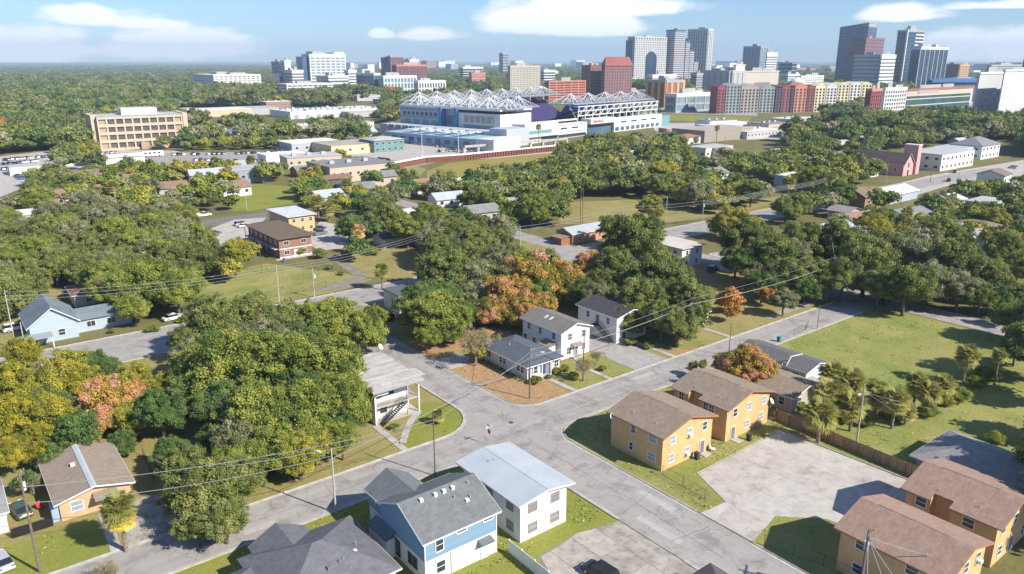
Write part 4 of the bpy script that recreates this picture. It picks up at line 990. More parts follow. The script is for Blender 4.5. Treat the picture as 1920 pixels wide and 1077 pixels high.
plain('warehouse', 'flat light grey warehouse roof between the office and the white warehouse', 425, 218, 60, 48, 6.5, GREYW, LROOF, 'flat light grey warehouse')
plain('building', 'low grey building with pale roof and lower step beside the yellow-walled one', 548, 287, 34, 24, 5.5, GREYW, WROOF, 'low grey building', wins=6)
plain('building', 'long flat-roofed building with pale yellow end wall', 622, 292, 34, 30, 5.5, CREAMY, TROOF, 'yellow-walled building', wins=8)
plain('building', 'teal two-storey block with hipped pale roof', 702, 287, 22, 20, 7.5, SAGE, LROOF, 'teal block', roof=('hip', 1.6), wins=4)
plain('building', 'slate grey two-storey building with pale flat roof beside the green lawn', 425, 348, 22, 16, 6.5, M('slate_wall', (0.27, 0.30, 0.34)), LROOF, 'slate grey building', wins=5)
plain('shed', 'grey shed with pale ribbed roof left of the slate grey building', 388, 332, 22, 14, 4.5, GREYW, METALR, None, roof=('gable', 'x', 1.5))
plain('building', 'low white-walled workshop near the slate grey building', 500, 306, 24, 14, 4, WHITE, WROOF, None)
plain('shed', 'dark timber shed with rusty brown roof amid trees', 612, 350, 13, 9, 3.2, M('dark_timber', (0.12, 0.10, 0.10)), shingle('rusty_roof', (0.24, 0.16, 0.12), (0.2, 0.13, 0.1)), 'dark timber shed', roof=('gable', 'x', 1.2))
plain('shed', 'small grey shed by the orange fence panels in tree shade', 720, 466, 12, 7, 3, GREYW, DRKBR, 'shaded grey shed', roof=('gable', 'x', 1.0))
plain('building', 'white caravan-like hut in the left car park', 200, 312, 20, 12, 4.5, WHITE, WROOF, 'white hut', roof=('gable', 'x', 1.0))
plain('building', 'low white-roofed garage near the grey car park trees', 120, 312, 22, 12, 4, WHITE, WROOF, None)
plain('building', 'white flat building half hidden at the left edge', 2, 245, 34, 18, 6, WHITE, LROOF, None)
plain('building', 'pale cream two-storey building with arched black windows, right of the woods', 1322, 300, 26, 14, 6.5, M('pale_cream', (0.72, 0.66, 0.48)), LROOF, 'cream building with black windows', wins=4)
plain('building', 'long grey-brown windowless hall beyond the woods', 1320, 268, 58, 30, 8, M('grey_brown_wall', (0.30, 0.27, 0.23)), TROOF, 'grey-brown hall')
plain('building', 'low workshop with white roof beside the grey-brown hall', 1352, 250, 60, 26, 5, GREYW, WROOF, None)
plain('building', 'small terracotta-roofed shop at the edge of the woods', 1282, 272, 18, 12, 5, CREAM, shingle('terracotta', (0.36, 0.18, 0.10), (0.3, 0.15, 0.09)), None, roof=('hip', 1.5))
# chapel group
c = G(1692, 331); ch = thing('church', 'pink chapel with steep brown roof and square pink tower', 'church', (c.x, c.y, 0), R(2)); landmark('pink chapel', c.x + 10, c.y + 12)
gable_walls(11, 26, 6.0, 'y', 5.0).build('wall', PINK, ch); gable_roof(11, 26, 6.0, 'y', 5.0, 0.6).build('roof', shingle('chapel_shingle', (0.12, 0.10, 0.09), (0.1, 0.08, 0.075)), ch)
gable_trim(11, 26, 6.0, 'y', 5.0, 0.6).build('fascia', M('pink_trim', (0.75, 0.6, 0.58)), ch)
MB().box(12.0, 16.0, -1, 6, 0, 14.5).build('tower', PINK, ch); MB().box(11.8, 16.2, -1.2, 6.2, 14.51, 15.0).build('tower_cap', M('pink_trim', (0.7,) * 3), ch)
for k in range(4): window(ch, (11, 26), 'W', 4 + k * 5, 3, 1.2, 2, '', TRIM)
window(ch, (11, 26), 'S', 5.5, 5.2, 1.6, 2.6, 'v'); door(ch, (11, 26), 'S', 5.5, 0, 1.8, 2.8, BLACK)
plain('building', 'cream two-storey building with a row of windows and flat roof beside the pink chapel', 1762, 322, 40, 20, 8.5, M('cream_wall', (0.68, 0.63, 0.54)), LROOF, 'cream two-storey building', wins=4.5)
plain('house', 'white two-storey house with dark hip roof at the far right', 1838, 300, 26, 18, 8, WHITE, M('hip_grey', (0.2, 0.21, 0.22)), 'white house with dark hip roof', roof=('hip', 4), wins=5)
plain('house', 'flat-roofed white house just left of the dark hip roof', 1798, 303, 24, 16, 7, WHITE, LROOF, None, wins=5)
plain('house', 'white metal-roofed house with pale blue wall below the pink chapel', 1667, 384, 24, 12, 3.6, M('dusty_blue_wall', (0.36, 0.42, 0.52)), M('white_metal_roof', (0.75, 0.76, 0.78), (0.66, 0.67, 0.69), 0.4, 0.5), 'white metal-roofed house', roof=('gable', 'x', 1.8))
plain('house', 'small white-roofed house half hidden by trees right of the metal-roofed one', 1790, 392, 9, 10, 3.2, WHITE, M('white_metal_roof', (0.7,) * 3), None, roof=('gable', 'x', 1.5))
plain('house', 'white bungalow with brown hip roof at the right edge', 1866, 455, 12, 16, 3.3, WHITE, shingle('fawn_shingle', (0.25, 0.19, 0.15), (0.2, 0.16, 0.12)), 'white bungalow at the right edge', roof=('hip', 1.9), wins=4)
plain('house', 'small mauve house deep among the trees right of the wide street', 1588, 415, 10, 8, 3, M('mauve', (0.4, 0.32, 0.33)), LGREYR, None, roof=('gable', 'y', 1.4))
plain('house', 'house with pale roof glimpsed among trees left of the chapel', 1600, 292, 22, 14, 4, WHITE, LROOF, None, roof=('gable', 'x', 2))
plain('house', 'house with blue-grey roof glimpsed above the chapel', 1575, 284, 16, 12, 4, GREYW, METALR, None, roof=('gable', 'x', 2))
plain('building', 'long low grey-roofed building at the right edge above the cream buildings', 1836, 240, 90, 26, 6, GREYW, LROOF, 'long low grey building')
plain('house', 'cream gabled house between trees below the grey hall', 1800, 222, 16, 14, 6, CREAM, TANR, None, roof=('gable', 'y', 4))
for k, (px, py, w, d, h, rm) in enumerate(((60, 180, 60, 30, 6, WROOF), (150, 172, 46, 24, 7, WROOF), (215, 168, 50, 30, 8, WROOF), (70, 126, 190, 60, 6, WROOF), (300, 215, 40, 20, 5, LROOF), (690, 176, 40, 24, 6, TROOF),
        (470, 178, 60, 30, 7, LROOF), (655, 162, 60, 30, 7, TROOF), (520, 262, 30, 16, 5, WROOF), (20, 330, 20, 12, 4, LROOF), (1150, 145, 80, 40, 9, WROOF))):
    c = G(px, py); ex = ['beyond the left treetops', 'with a plain white front', 'left of the pale blue glass hospital', 'on the far left skyline', 'behind the office block', 'near the stadium masts', 'below the white apartment block', 'near the hospital car park', 'left of the low grey building', 'at the left photo edge', 'behind the stadium'][k]
    plain('building', 'small pale flat-roofed building ' + ex, px, py, w, d, h, WHITE if k % 2 else CREAM, rm, None)

# ------------------------------------------------------------------ stadium
s0 = G(950, 271); SA = R(11)
sta = thing('stadium', 'white stadium with rows of white mast-and-cable canopies and purple stands', 'stadium', (s0.x, s0.y, 0), SA)
landmark('stadium', s0.x + 90, s0.y + 90)
SW = M('stadium_white', (0.64, 0.645, 0.64), (0.56, 0.565, 0.57), 0.08); SG = M('stadium_pale_grey', (0.40, 0.44, 0.48)); SB = M('stadium_blue', (0.10, 0.22, 0.42)); ST = M('stadium_steel', (0.66, 0.67, 0.69), rough=0.5)
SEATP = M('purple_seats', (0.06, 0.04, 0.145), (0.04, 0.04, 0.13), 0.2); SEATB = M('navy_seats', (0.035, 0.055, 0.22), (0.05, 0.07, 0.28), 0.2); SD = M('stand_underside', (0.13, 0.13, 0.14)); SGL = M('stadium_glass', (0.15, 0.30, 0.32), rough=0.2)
def sp(name, m, mat): return m.build(name, mat, sta)
# west block with blue entrance bay
sp('west_block', MB().box(0, 34, 6, 48, 0, 20), SW); sp('west_block', MB().box(0, 34, 66, 112, 0, 22), SG); sp('west_block', MB().box(4, 34, 48.01, 65.99, 0, 22), SG)
sp('parapet', MB().box(-0.4, 34.4, 5.6, 112.4, 22.01, 23.2), SW)
for y in (47.2, 64): sp('blue_panel', MB().box(-1.6, 3.9, y, y + 3.0, 0, 23), SB)
for k in range(3): sp('window', MB().box(3.6, 3.98, 51 + k * 4.3, 54.4 + k * 4.3, 11, 17), SGL)
sp('window', MB().box(3.5, 3.98, 51, 63.5, 2, 8.5), SGL)
for k in range(4): sp('window', MB().box(-0.25, -0.02, 70 + k * 10, 76 + k * 10, 9, 13), SGL)
sp('window', MB().box(-0.25, -0.02, 12, 42, 8.2, 11.8), SGL); sp('opening_shade_panel', MB().box(-0.3, -0.02, 12, 42, 13.5, 18), M('opening_shade', (0.35, 0.33, 0.28)))  # raised panel between mullions, shade of an opening put into its colour
for k in range(6): sp('mullion', MB().box(-0.5, -0.31, 13 + k * 5.6, 13.8 + k * 5.6, 13.5, 18), SW)
# stepped lower podium to the west and south-west
sp('podium', MB().box(-16, -0.05, 2, 118, 0, 9.5), SG); sp('podium', MB().box(-42, -16.05, -10, 82, 0, 7.2), M('podium_blue', (0.28, 0.40, 0.50))); sp('podium', MB().box(-42.1, -15.9, -26, -10.05, 0, 7.6), SW)
sp('parapet', MB().box(-42.5, -16, -26.4, -25.9, 7.61, 8.6), SW)
for k in range(9): sp('window', MB().box(-42.3, -42.06, -4 + k * 9, 1 + k * 9, 2, 5), GLASSB)
for k in range(12): sp('terrace_canopy', MB().box(-38 + (k % 3) * 7, -33 + (k % 3) * 7, 6 + (k // 3) * 16, 16 + (k // 3) * 16, 9.2, 9.7), M('terrace_grey', (0.6, 0.66, 0.7)))
for k in range(10): sp('window', MB().box(-16.3, -16.06, 8 + k * 10.5, 14 + k * 10.5, 7.6, 9.0), SGL)
# south front
sp('south_front', MB().box(-15.9, 8, -14, 1.95, 0, 12), SG); sp('south_front', MB().box(8.05, 46, -10, 1.95, 0, 13.5), SW)
sp('window', MB().box(12, 38, -10.3, -10.02, 6.4, 8.8), SGL); sp('window', MB().box(26, 45, -10.3, -10.02, 0.8, 3.6), GLASS); sp('awning', MB().box(8, 46, -12.5, -10.02, 4.6, 5.0), SW)
sp('south_front', MB().box(47.5, 92, -3, 4, 0, 10.5), SW)
for x in (58, 72): sp('window', MB().box(x, x + 8, -3.3, -3.02, 6.8, 7.8), GLASS)
sp('window', MB().box(50, 90, -3.3, -3.02, 0.6, 2.8), GLASS)
sp('entrance', MB().box(93, 128, -6, 4, 8.5, 12.5), SW); sp('entrance', MB().box(94, 127, -2, 4, 0, 8.49), GLASSB)
bx = MB(); sgn = M('red_sign', (0.75, 0.08, 0.04), rough=0.5)
for k, wv in enumerate((1.7, 1.2, 1.2, 1.3, 1.2, 1.1, 1.0)):      # red lettering on the sign board, too small to read in the photo
    bx.box(97 + k * 1.9, 97 + k * 1.9 + wv, -6.25, -6.02, 9.6, 11.4 - (k % 3) * 0.3)
bx2 = sp('sign_lettering', bx, sgn); bx2['kind'] = 'stuff'
sp('south_front', MB().box(130, 206, -3, 5, 0, 11), SW)
for x in (140, 156, 172, 188): sp('window', MB().box(x, x + 8, -3.3, -3.02, 7.2, 8.2), GLASS)
sp('east_front', MB().box(206.1, 222, -2, 20, 0, 9), SGL)
# stands
def stand(name, pts, z0, z1, mat, under=SD):
    "sloped seating: pts low edge a-b then high edge c-d"
    m = MB(); (a, b, c, d) = pts; n = 14
    for k in range(n):
        t0, t1 = k / n, (k + 1) / n
        l = lambda p, q, t: (p[0] + (q[0] - p[0]) * t, p[1] + (q[1] - p[1]) * t)
        A0, B0, A1, B1 = l(a, d, t0), l(b, c, t0), l(a, d, t1), l(b, c, t1); z = z0 + (z1 - z0) * t1; zp = z0 + (z1 - z0) * t0
        m.face([(*A0, z), (*B0, z), (*B1, z), (*A1, z)]); m.face([(*A0, zp), (*B0, zp), (*B0, z), (*A0, z)])
    sp(name, m, mat)
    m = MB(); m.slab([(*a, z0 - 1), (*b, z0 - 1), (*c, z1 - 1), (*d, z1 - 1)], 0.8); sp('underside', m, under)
stand('south_stand', [(200, 44), (84, 44), (84, 6), (200, 6)], 3, 19, SEATB)
stand('north_stand', [(40, 98), (200, 98), (200, 132), (40, 132)], 3, 22, SEATP)
stand('west_stand', [(62, 44), (62, 98), (35, 98), (35, 44)], 3, 19, SEATP)
stand('east_stand', [(182, 98), (182, 44), (206, 44), (206, 98)], 3, 21, SEATB)
stand('corner_stand', [(84, 40), (62, 44), (44, 4), (84, 2)], 2, 12, SEATB)
sp('rail_beam', MB().box(44, 84, 1.2, 2.2, 12.2, 13.4), SW)
sp('pitch', MB().box(70, 176, 46, 96, 0, 0.6), LUSH)
sp('tifo_wall', MB().box(40, 112, 132.1, 133, 14, 25), SEATP)
sp('screen', MB().box(150, 168, 126, 128, 19, 26), SEATB)
# outer steel frames of the south stand
for k in range(13):
    x = 86 + k * 9.9; m = MB()
    m.tube((x, 2.2, 10.4), (x, 1.0, 22), 0.45, n=4); m.tube((x, 2.2, 10.6), (x, 10, 22.5), 0.35, n=4)
    m.tube((x, 1.2, 21.5), (x, 24, 24.5), 0.35, n=4)
    if k < 12: m.tube((x, 1.4, 15), (x + 9.9, 1.0, 21.8), 0.28, n=4)
    sp('frame', m, ST)
for z, y in ((15, 1.5), (18.6, 1.2), (22, 1.0)): sp('rail_beam', MB().tube((85, y, z), (205, y, z), 0.45, n=4), ST)
for k in range(9): sp('frame', MB().tube((206, 4 + k * 4.5, 9.5), (207, 4 + k * 4.5, 22), 0.4, n=4), ST)
# mast canopies
def canopy(x0, x1, y0, y1, zr, zm):
    cx, cy = (x0 + x1) / 2, (y0 + y1) / 2
    zm -= .5; m = MB(); m.tube((cx, cy, 8), (cx, cy, zm), 0.42, 0.25, n=5)
    rim = [(x0, y0), (cx, y0), (x1, y0), (x1, cy), (x1, y1), (cx, y1), (x0, y1), (x0, cy), (x0 * .75 + x1 * .25, y0), (x0 * .25 + x1 * .75, y0), (x0 * .75 + x1 * .25, y1), (x0 * .25 + x1 * .75, y1)]
    root = sp('canopy', m, ST)
    s = MB()
    for (x, y) in rim: s.tube((x, y, zr), (cx, cy, zm - 0.5), 0.21, 0.28, n=4, cap=False)
    for (x, y) in rim[:8]: s.tube((x * .5 + cx * .5, y * .5 + cy * .5, zr + (zm - zr) * .47), (cx, cy, zr - 1), 0.13, n=4, cap=False)
    s.build('strut', ST, root)
    f = MB()
    for k in range(4):
        a = [(x0, y0), (x1, y0), (x1, y1), (x0, y1)][k]; b = [(x1, y0), (x1, y1), (x0, y1), (x0, y0)][k]
        f.tube((*a, zr), (*b, zr), 0.28, n=4, cap=False)
        e = 0.42
        f.face([(a[0], a[1], zr + .1), (b[0], b[1], zr + .1), (b[0] * (1 - e) + cx * e, b[1] * (1 - e) + cy * e, zr + 0.9), (a[0] * (1 - e) + cx * e, a[1] * (1 - e) + cy * e, zr + 0.9)])
    f.build('roof_sheet', M('translucent_sheet', (0.26, 0.31, 0.33), rough=0.3), root)
for k in range(5): canopy(84 + k * 24.2, 84 + (k + 1) * 24.2, 4, 30, 23.5, 32)
for k in range(9): canopy(22 + k * 20.6, 22 + (k + 1) * 20.6, 112, 138, 24.5, 32.8)
for k in range(6): canopy(2, 25, 2 + k * 18.4, 2 + (k + 1) * 18.4, 23.4, 31.5)
for k in range(4): canopy(25, 46, 8 + k * 24, 8 + (k + 1) * 24, 23.6, 32)
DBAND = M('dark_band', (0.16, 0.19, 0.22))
for z in (7.4, 14.6, 20.4): sp('floor_line', MB().box(-.2, -.02, 68, 111, z, z + .5), DBAND)  # dark floor lines, thin raised strips on the wall
for z in (5.6, 10.6): sp('floor_line', MB().box(47.6, 92, -3.2, -3.03, z - 1.2, z - .9), DBAND)
for k in range(8): sp('window', MB().box(-.24, -.03, 70 + k * 5, 73 + k * 5, 16, 18.6), GLASSB)
for k in range(9): sp('window', MB().box(132 + k * 8, 137 + k * 8, -3.35, -3.03, 1, 3.8), GLASSB)
for k in range(14): sp('fin', MB().box(-16.6, -16.07, 4 + k * 8, 4.6 + k * 8, 0, 9.5), SW)
for k in range(7): sp('light_rig', MB().box(90 + k * 17, 96 + k * 17, 29.5, 30.5, 24.5, 26.0), DBAND)
# floodlight-like poles in front
for k, px in enumerate((792, 860)):
    g = G(px, 300); tag(MB().tube((0, 0, 0), (0, 0, 16), 0.25, 0.15).build('flag_pole', ST, None, tuple(g)), ('left' if k == 0 else 'right') + ' one of two thin white poles before the stadium podium', 'pole', 'white poles before the stadium')

# sheet-pile wall and road beams by the pond
wl = thing('retaining_wall', 'rust-brown sheet-pile wall with white cap above the pond bank', 'wall', (0, 0, 0)); landmark('rusty retaining wall', *G(900, 300)[:2])
path = [G(738, 318), G(800, 306), G(870, 301), G(1045, 283)]
m = MB(); ribbon(m, [p.xy for p in path], -0.9, 0.9, 3.2, 4.0); m.build('cap', WHITE, wl)
pile = MB().box(-0.55, 0.55, -0.45, 0.45, 0, 3.2).mesh('pile', M('rusted_steel', (0.22, 0.085, 0.05), (0.14, 0.06, 0.045), 1.5))
m = MB(); ribbon(m, [p.xy for p in path], -0.3, 0.3, 0, 3.19); m.build('sheet', M('rusted_steel', (0.2,) * 3), wl)
L_ = path[3] - path[1]; n = 60
for k in range(n):
    p = path[1].lerp(path[3], (k + .5) / n) if k else path[1]
    q = path[1].lerp(path[2], (k + .5) / 24) if k < 24 else path[2].lerp(path[3], (k - 23.5) / 36)
    link('pile', pile, wl, (q.x - 0.15, q.y - 0.4, 0))
gw = thing('guideway', 'pale concrete beam on short columns along the road below the stadium', 'elevated beam', (0, 0, 0))
a, b = G(870, 288), G(1062, 272); m = MB(); ribbon(m, [a.xy, b.xy], -1.2, 1.2, 3.6, 4.8); m.build('beam', CONC, gw)
for k in range(9):
    q = a.lerp(b, k / 8); MB().box(-0.8, 0.8, -0.8, 0.8, 0, 3.6).build('column', CONC, gw, (q.x, q.y, 0))

# ------------------------------------------------------------------ downtown
def colx(px, D):
    d = cam_dir(px, HORIZON); d.z = 0; d.normalize(); return d * D
def bis(f, lo, hi):
    for _ in range(50):
        m = (lo + hi) / 2
        if f(m): lo = m
        else: hi = m
    return (lo + hi) / 2
def spot(xl, xc, xr, ytop, D, zr=40):
    c = colx(xc, D)
    h = bis(lambda z: project((c.x, c.y, z))[1] > ytop, 1, 400)
    w = bis(lambda w: project((c.x + w, c.y, zr))[0] < xr, 1, 800)
    d = bis(lambda d: project((c.x, c.y + d, zr))[0] > xl, 1, 800)
    return c, w, d, h
def ring_mesh(w, d, p, hh, mat, name): return MB().box(-p, w + p, -p, d + p, 0, hh).mesh(name, mat)
def tower(label, xl, xc, xr, ytop, D, core, skin, style='bands', floor=7.0, bh=2.6, pier=0, pw=1.6, cap=3.0, mark=None, capmat=None, name='tower', cat='skyscraper'):
    c, w, d, h = spot(xl, xc, xr, ytop, D)
    root = thing(name, label, cat, (c.x, c.y, 0))
    if mark: landmark(mark, c.x, c.y)
    MB().box(0, w, 0, d, 0, h).build('core', core, root)
    p = 0.35
    if style in ('bands', 'grid') and floor:
        bm = ring_mesh(w, d, p, bh, skin, 'floor_band')
        for k in range(int((h - cap) / floor) + 1): link('floor_band', bm, root, (0, 0, k * floor))
    if pier:
        for ax, L in (('S', w), ('W', d)):
            n = max(1, round(L / pier))
            bm = (MB().box(-pw / 2, pw / 2, -p - 0.35, 0, 0, h) if ax == 'S' else MB().box(-p - 0.35, 0, -pw / 2, pw / 2, 0, h)).mesh('pier', skin)
            for k in range(n + 1): link('pier', bm, root, (L * k / n, 0, 0) if ax == 'S' else (0, L * k / n, 0))
    rgt = random.Random(int(xl * 7 + ytop))
    for q in range(rgt.randint(1, 3)):
        a_, b_ = rgt.uniform(.1, .55), rgt.uniform(.15, .5); MB().box(w * a_, w * (a_ + rgt.uniform(.15, .35)), d * b_, d * (b_ + .3), h + .55, h + rgt.uniform(2.5, 6)).build('roof_plant', CG, root)
    if cap: MB().box(-p - .4, w + p + .4, -p - .4, d + p + .4, h - cap, h + 0.5).build('cap', capmat or skin, root)
    return root, w, d, h
def CM(n, r, g, b, **k):
    c = srgb(r, g, b)[:3]; l = sum(c) / 3; c = tuple(min(.85, (x * .82 + l * .18) * 1.0) for x in c)
    gl = 'glass' in n or 'window' in n
    return M(n, c, tuple(x * (.62 if gl else .88) for x in c), 0.09 if gl else 0.04, detail=6, streak=(1, 1, .35), **k)
CW = CM('city_white', 225, 222, 215); CG = CM('city_grey', 165, 165, 165); CGD = CM('city_dark_glass', 38, 62, 92, rough=0.15, spec=0.6); CBL = CM('city_blue_glass', 66, 104, 142, rough=0.15, spec=0.6)
CTE = CM('city_teal_glass', 110, 150, 165, rough=0.2, spec=0.6); CBR = CM('city_red_brown', 136, 84, 80); CRD = CM('city_red', 152, 100, 86); CBE = CM('city_beige', 190, 182, 165); CPK = CM('city_salmon', 205, 125, 100); CDK = CM('city_shade_window', 88, 106, 130, rough=.25, spec=.5)
CST = CM('city_stone', 196, 196, 196)
# the left (hospital) cluster
r, w, d, h = tower('tall pale hospital tower with blue glass end and white gridded front', 568, 581, 648, 102, 1500, CTE, CW, 'grid', 5.2, 2.3, 9.5, 2.0, mark='hospital tower', cat='hospital', name='hospital_tower')
MB().box(-12, -0.5, 6, d, 0, h - 4).build('glass_wing', CBL, r); MB().box(w * .1, w * .35, 2, d - 2, h + .6, h + 5).build('plant_room', CG, r); MB().box(w * .7, w * .99, 1, d - 2, h + .6, h + 4).build('plant_room', CW, r)
tower('low white and blue glass hospital podium in front of the tall one', 592, 614, 652, 143, 1380, CBL, CW, 'bands', 6, 3, cap=3, name='building', cat='hospital wing')
tower('narrow dark blue glass block left of the hospital tower', 510, 521, 529, 116, 1480, CGD, CBL, 'bands', 8, 1, name='tower', cat='office tower')
tower('white stair-stepped block beside the narrow blue one', 528, 533, 546, 114, 1500, CW, CW, '', 0, cap=2, name='tower', cat='office tower')
tower('white banded medical block just left of the hospital tower', 533, 546, 568, 132, 1450, CDK, CW, 'bands', 5, 2.4, name='building', cat='medical block')
tower('slim white block with balconies beside the hospital podium', 646, 652, 668, 132, 1450, CDK, CW, 'bands', 5, 2.6, name='building', cat='medical block')
tower('white multi-storey car park full of dark openings below the hospital', 520, 534, 622, 158, 1200, CDK, CW, 'grid', 3.6, 1.7, 8, 1, cap=0.8, name='car_park_deck', cat='car park')
tower('blue glass hospital hall with white saw-tooth roof', 668, 700, 712, 138, 1350, CBL, CTE, 'bands', 8, 1.0, 7, 0.6, cap=3, capmat=CW, name='building', cat='hospital wing', mark='blue glass hospital hall')
tower('wide pale hospital block with white columns and roof pipes', 710, 718, 780, 143, 1330, CTE, CW, 'grid', 10, 1.5, 6.5, 1.6, cap=4, name='building', cat='hospital wing')
tower('low white colonnaded wing at the end of the hospital', 776, 783, 834, 152, 1320, CDK, CW, 'grid', 11, 2.0, 5.5, 2.0, cap=4, name='building', cat='hospital wing')
tower('red-brown stepped block behind the hospital wings', 716, 732, 756, 108, 1900, CDK, CBR, 'grid', 8, 4, 12, 3, name='building', cat='office block')
tower('grey slab with white end beside the red-brown block', 752, 768, 785, 112, 2000, CG, CW, 'bands', 9, 2, name='building', cat='office block')
tower('wide maroon-windowed block with pink frame', 736, 743, 799, 122, 1600, CDK, CBR, 'grid', 6, 3, 9, 1.5, cap=3, capmat=CPK, name='building', cat='office block', mark='maroon block')
tower('small orange-red brick block between low offices', 880, 884, 910, 137, 1700, CDK, CPK, 'bands', 6, 4, name='building', cat='brick block')
tower('dark glass low office right of the maroon block', 862, 868, 905, 126, 2100, CGD, CW, 'bands', 6, 1.5, name='building', cat='office block')
tower('lone slender grey tower on the skyline', 936, 943, 953, 100, 3000, CDK, CG, 'bands', 10, 4, name='tower', cat='tower', mark='lone slender tower')
tower('wide beige office slab with fine window grid', 953, 957, 1012, 124, 1500, CDK, CBE, 'grid', 3.4, 1.8, 3.6, 1.6, cap=2, name='building', cat='office block', mark='wide beige slab')
tower('white rounded office right of the beige slab', 1012, 1020, 1041, 132, 1900, CGD, CW, 'bands', 6, 2.5, name='building', cat='office block')
tower('long terracotta multi-storey car park with cream bands', 1022, 1030, 1098, 153, 1180, CM('deck_shade', 90, 50, 44), CPK, 'bands', 3.6, 1.6, 14, 1.5, cap=1, name='car_park_deck', cat='car park')
r, w, d, h = tower('red brick office with shallow red hip roof', 1129, 1135, 1184, 120, 1250, CDK, CRD, 'grid', 4.5, 2.0, 6, 1.8, cap=1, mark='red hip-roofed office', name='building', cat='office block')
hip_roof(w, d, h + .6, 9, 1.5, 1).build('roof', CM('red_roof', 150, 80, 68), r)
r, w, d, h = tower('lower red brick wing beside the hip-roofed office', 1092, 1108, 1130, 126, 1270, CDK, CRD, 'grid', 4.5, 2.0, 6, 1.8, cap=1, name='building', cat='office block')
MB().box(-1, w + 1, -1, d + 1, h + .6, h + 3).build('roof', CM('red_roof', 0, 0, 0), r)
tower('orange brick block with pale roof below the arch tower', 1214, 1251, 1283, 151, 1000, CM('orange_shade', 150, 105, 80), CM('orange_brick', 222, 160, 98), '', 0, 2, 12, 4, cap=3, capmat=CG, name='building', cat='brick block')
tower('low white exhibition roof behind the orange block', 1215, 1225, 1268, 141, 1150, CG, CW, '', 0, cap=4, name='building', cat='hall')
# centre towers
r, w, d, h = tower('broad white-gridded tower with a tall dark glass arch', 1176, 1189, 1247, 69, 1900, CDK, CST, 'grid', 5, 2.4, 6, 2.6, cap=7, mark='arch tower')
m = MB(); aw = w * 0.36; ac = w * 0.52; pts = [(ac - aw / 2, 0), (ac + aw / 2, 0)] + [(ac + aw / 2 * math.cos(t), h * 0.55 + aw * 0.42 * math.sin(t)) for t in [math.pi * k / 12 for k in range(13)]]
m.face([(x, -1.0, z) for x, z in pts]); n = len(pts)
for k in range(n): m.face([(pts[k][0], -1.0, pts[k][1]), (pts[k][0], 0.2, pts[k][1]), (pts[(k + 1) % n][0], 0.2, pts[(k + 1) % n][1]), (pts[(k + 1) % n][0], -1.0, pts[(k + 1) % n][1])])
m.build('glass_arch', CGD, r)
for k in range(12): MB().box(w * (k + .25) / 12, w * (k + .75) / 12, -1.2, -0.8, h - 5.5, h - 1.5).build('roof_opening', CDK, r)
MB().box(-8, -0.5, 0, d, 0, h - 8).build('glass_side', CGD, r)
r, w, d, h = tower('stepped tower descending to the right in blue-roofed terraces', 1246, 1263, 1282, 56, 1980, CDK, CM('step_stone', 190, 180, 182), 'bands', 5, 2.6, 0, cap=3, capmat=CBL, mark='stepped tower')
x = w
for k, (xr, yt) in enumerate(((1290, 76), (1298, 92), (1306, 115))):
    c2, w2, d2, h2 = spot(1246, 1263, xr, yt, 1980)
    tag(MB().box(x + .5, w2, -2 - k, d * .8, 0, h2).build('terrace', CDK, r), 'lower step')
    bm = MB().box(x + .5, w2 + .4, -2.4 - k, d * .8, 0, 2.6).mesh('floor_band', CM('step_stone', 0, 0, 0))
    for q in range(int(h2 / 5)): link('floor_band', bm, r, (0, 0, q * 5))
    m = MB(); m.slab([(x + .5, -3 - k, h2 + 6), (w2 + 1, -3 - k, h2), (w2 + 1, d * .8, h2), (x + .5, d * .8, h2 + 6)], 2); m.build('terrace_roof', CBL, r); x = w2
r, w, d, h = tower('slim stone tower with bright ribbed corner right of the stepped one', 1287, 1324, 1332, 54, 2250, CDK, CST, 'grid', 10, 1.2, 8, 4.2, cap=5, mark='slim stone tower')
r, w, d, h = tower('grey civic block with tall dark slots', 1315, 1372, 1396, 133, 1330, CG, CM('civic_stone', 178, 178, 176), '', 0, 0, 13, 8.5, cap=4, name='building', cat='civic block', mark='grey civic block')
tower('tall white stair slab at the end of the civic block', 1374, 1381, 1396, 122, 1345, CM('civic_white', 225, 222, 210), CM('civic_white', 0, 0, 0), '', 0, cap=1, name='building', cat='civic block')
tower('banded grey parking block left of the civic block', 1296, 1308, 1318, 138, 1290, CDK, CG, 'bands', 4, 2.2, name='building', cat='car park')
r, w, d, h = tower('beige theatre-like block with one large dark recess', 1396, 1400, 1461, 134, 1400, CBE, CBE, '', 0, cap=2, name='building', cat='hall', mark='beige hall')
MB().box(w * .28, w * .74, -0.8, -0.01, 3, h * .52).build('recess', CM('recess_brown', 140, 120, 110), r)
r, w, d, h = tower('rounded pale glass tower with curved crown', 1392, 1424, 1437, 87, 2050, CTE, CM('round_stone', 150, 165, 175), 'bands', 7, 1.3, 11, 2.6, cap=4, mark='rounded glass tower')
MB().tube((w, d * .4, 0), (w, d * .4, h - 2), d * .28, n=14).build('round_bay', CTE, r)
tower('white striped block hugging the rounded glass tower', 1434, 1437, 1455, 99, 2000, CDK, CW, 'bands', 5.5, 2.8, cap=9, capmat=CW, name='tower', cat='office tower')
tower('small dark glass tower with white end near the horizon', 1459, 1486, 1494, 117, 2400, CGD, CW, 'bands', 10, 1, cap=0, name='tower', cat='office tower')
tower('low white deck block below the small dark glass tower', 1495, 1505, 1545, 143, 1500, CDK, CW, 'grid', 4, 2, 7, 2, name='building', cat='car park')
tower('low white office left of the pastel flats roofline', 1465, 1480, 1500, 140, 1600, CDK, CW, 'bands', 4, 2, name='building', cat='office block')
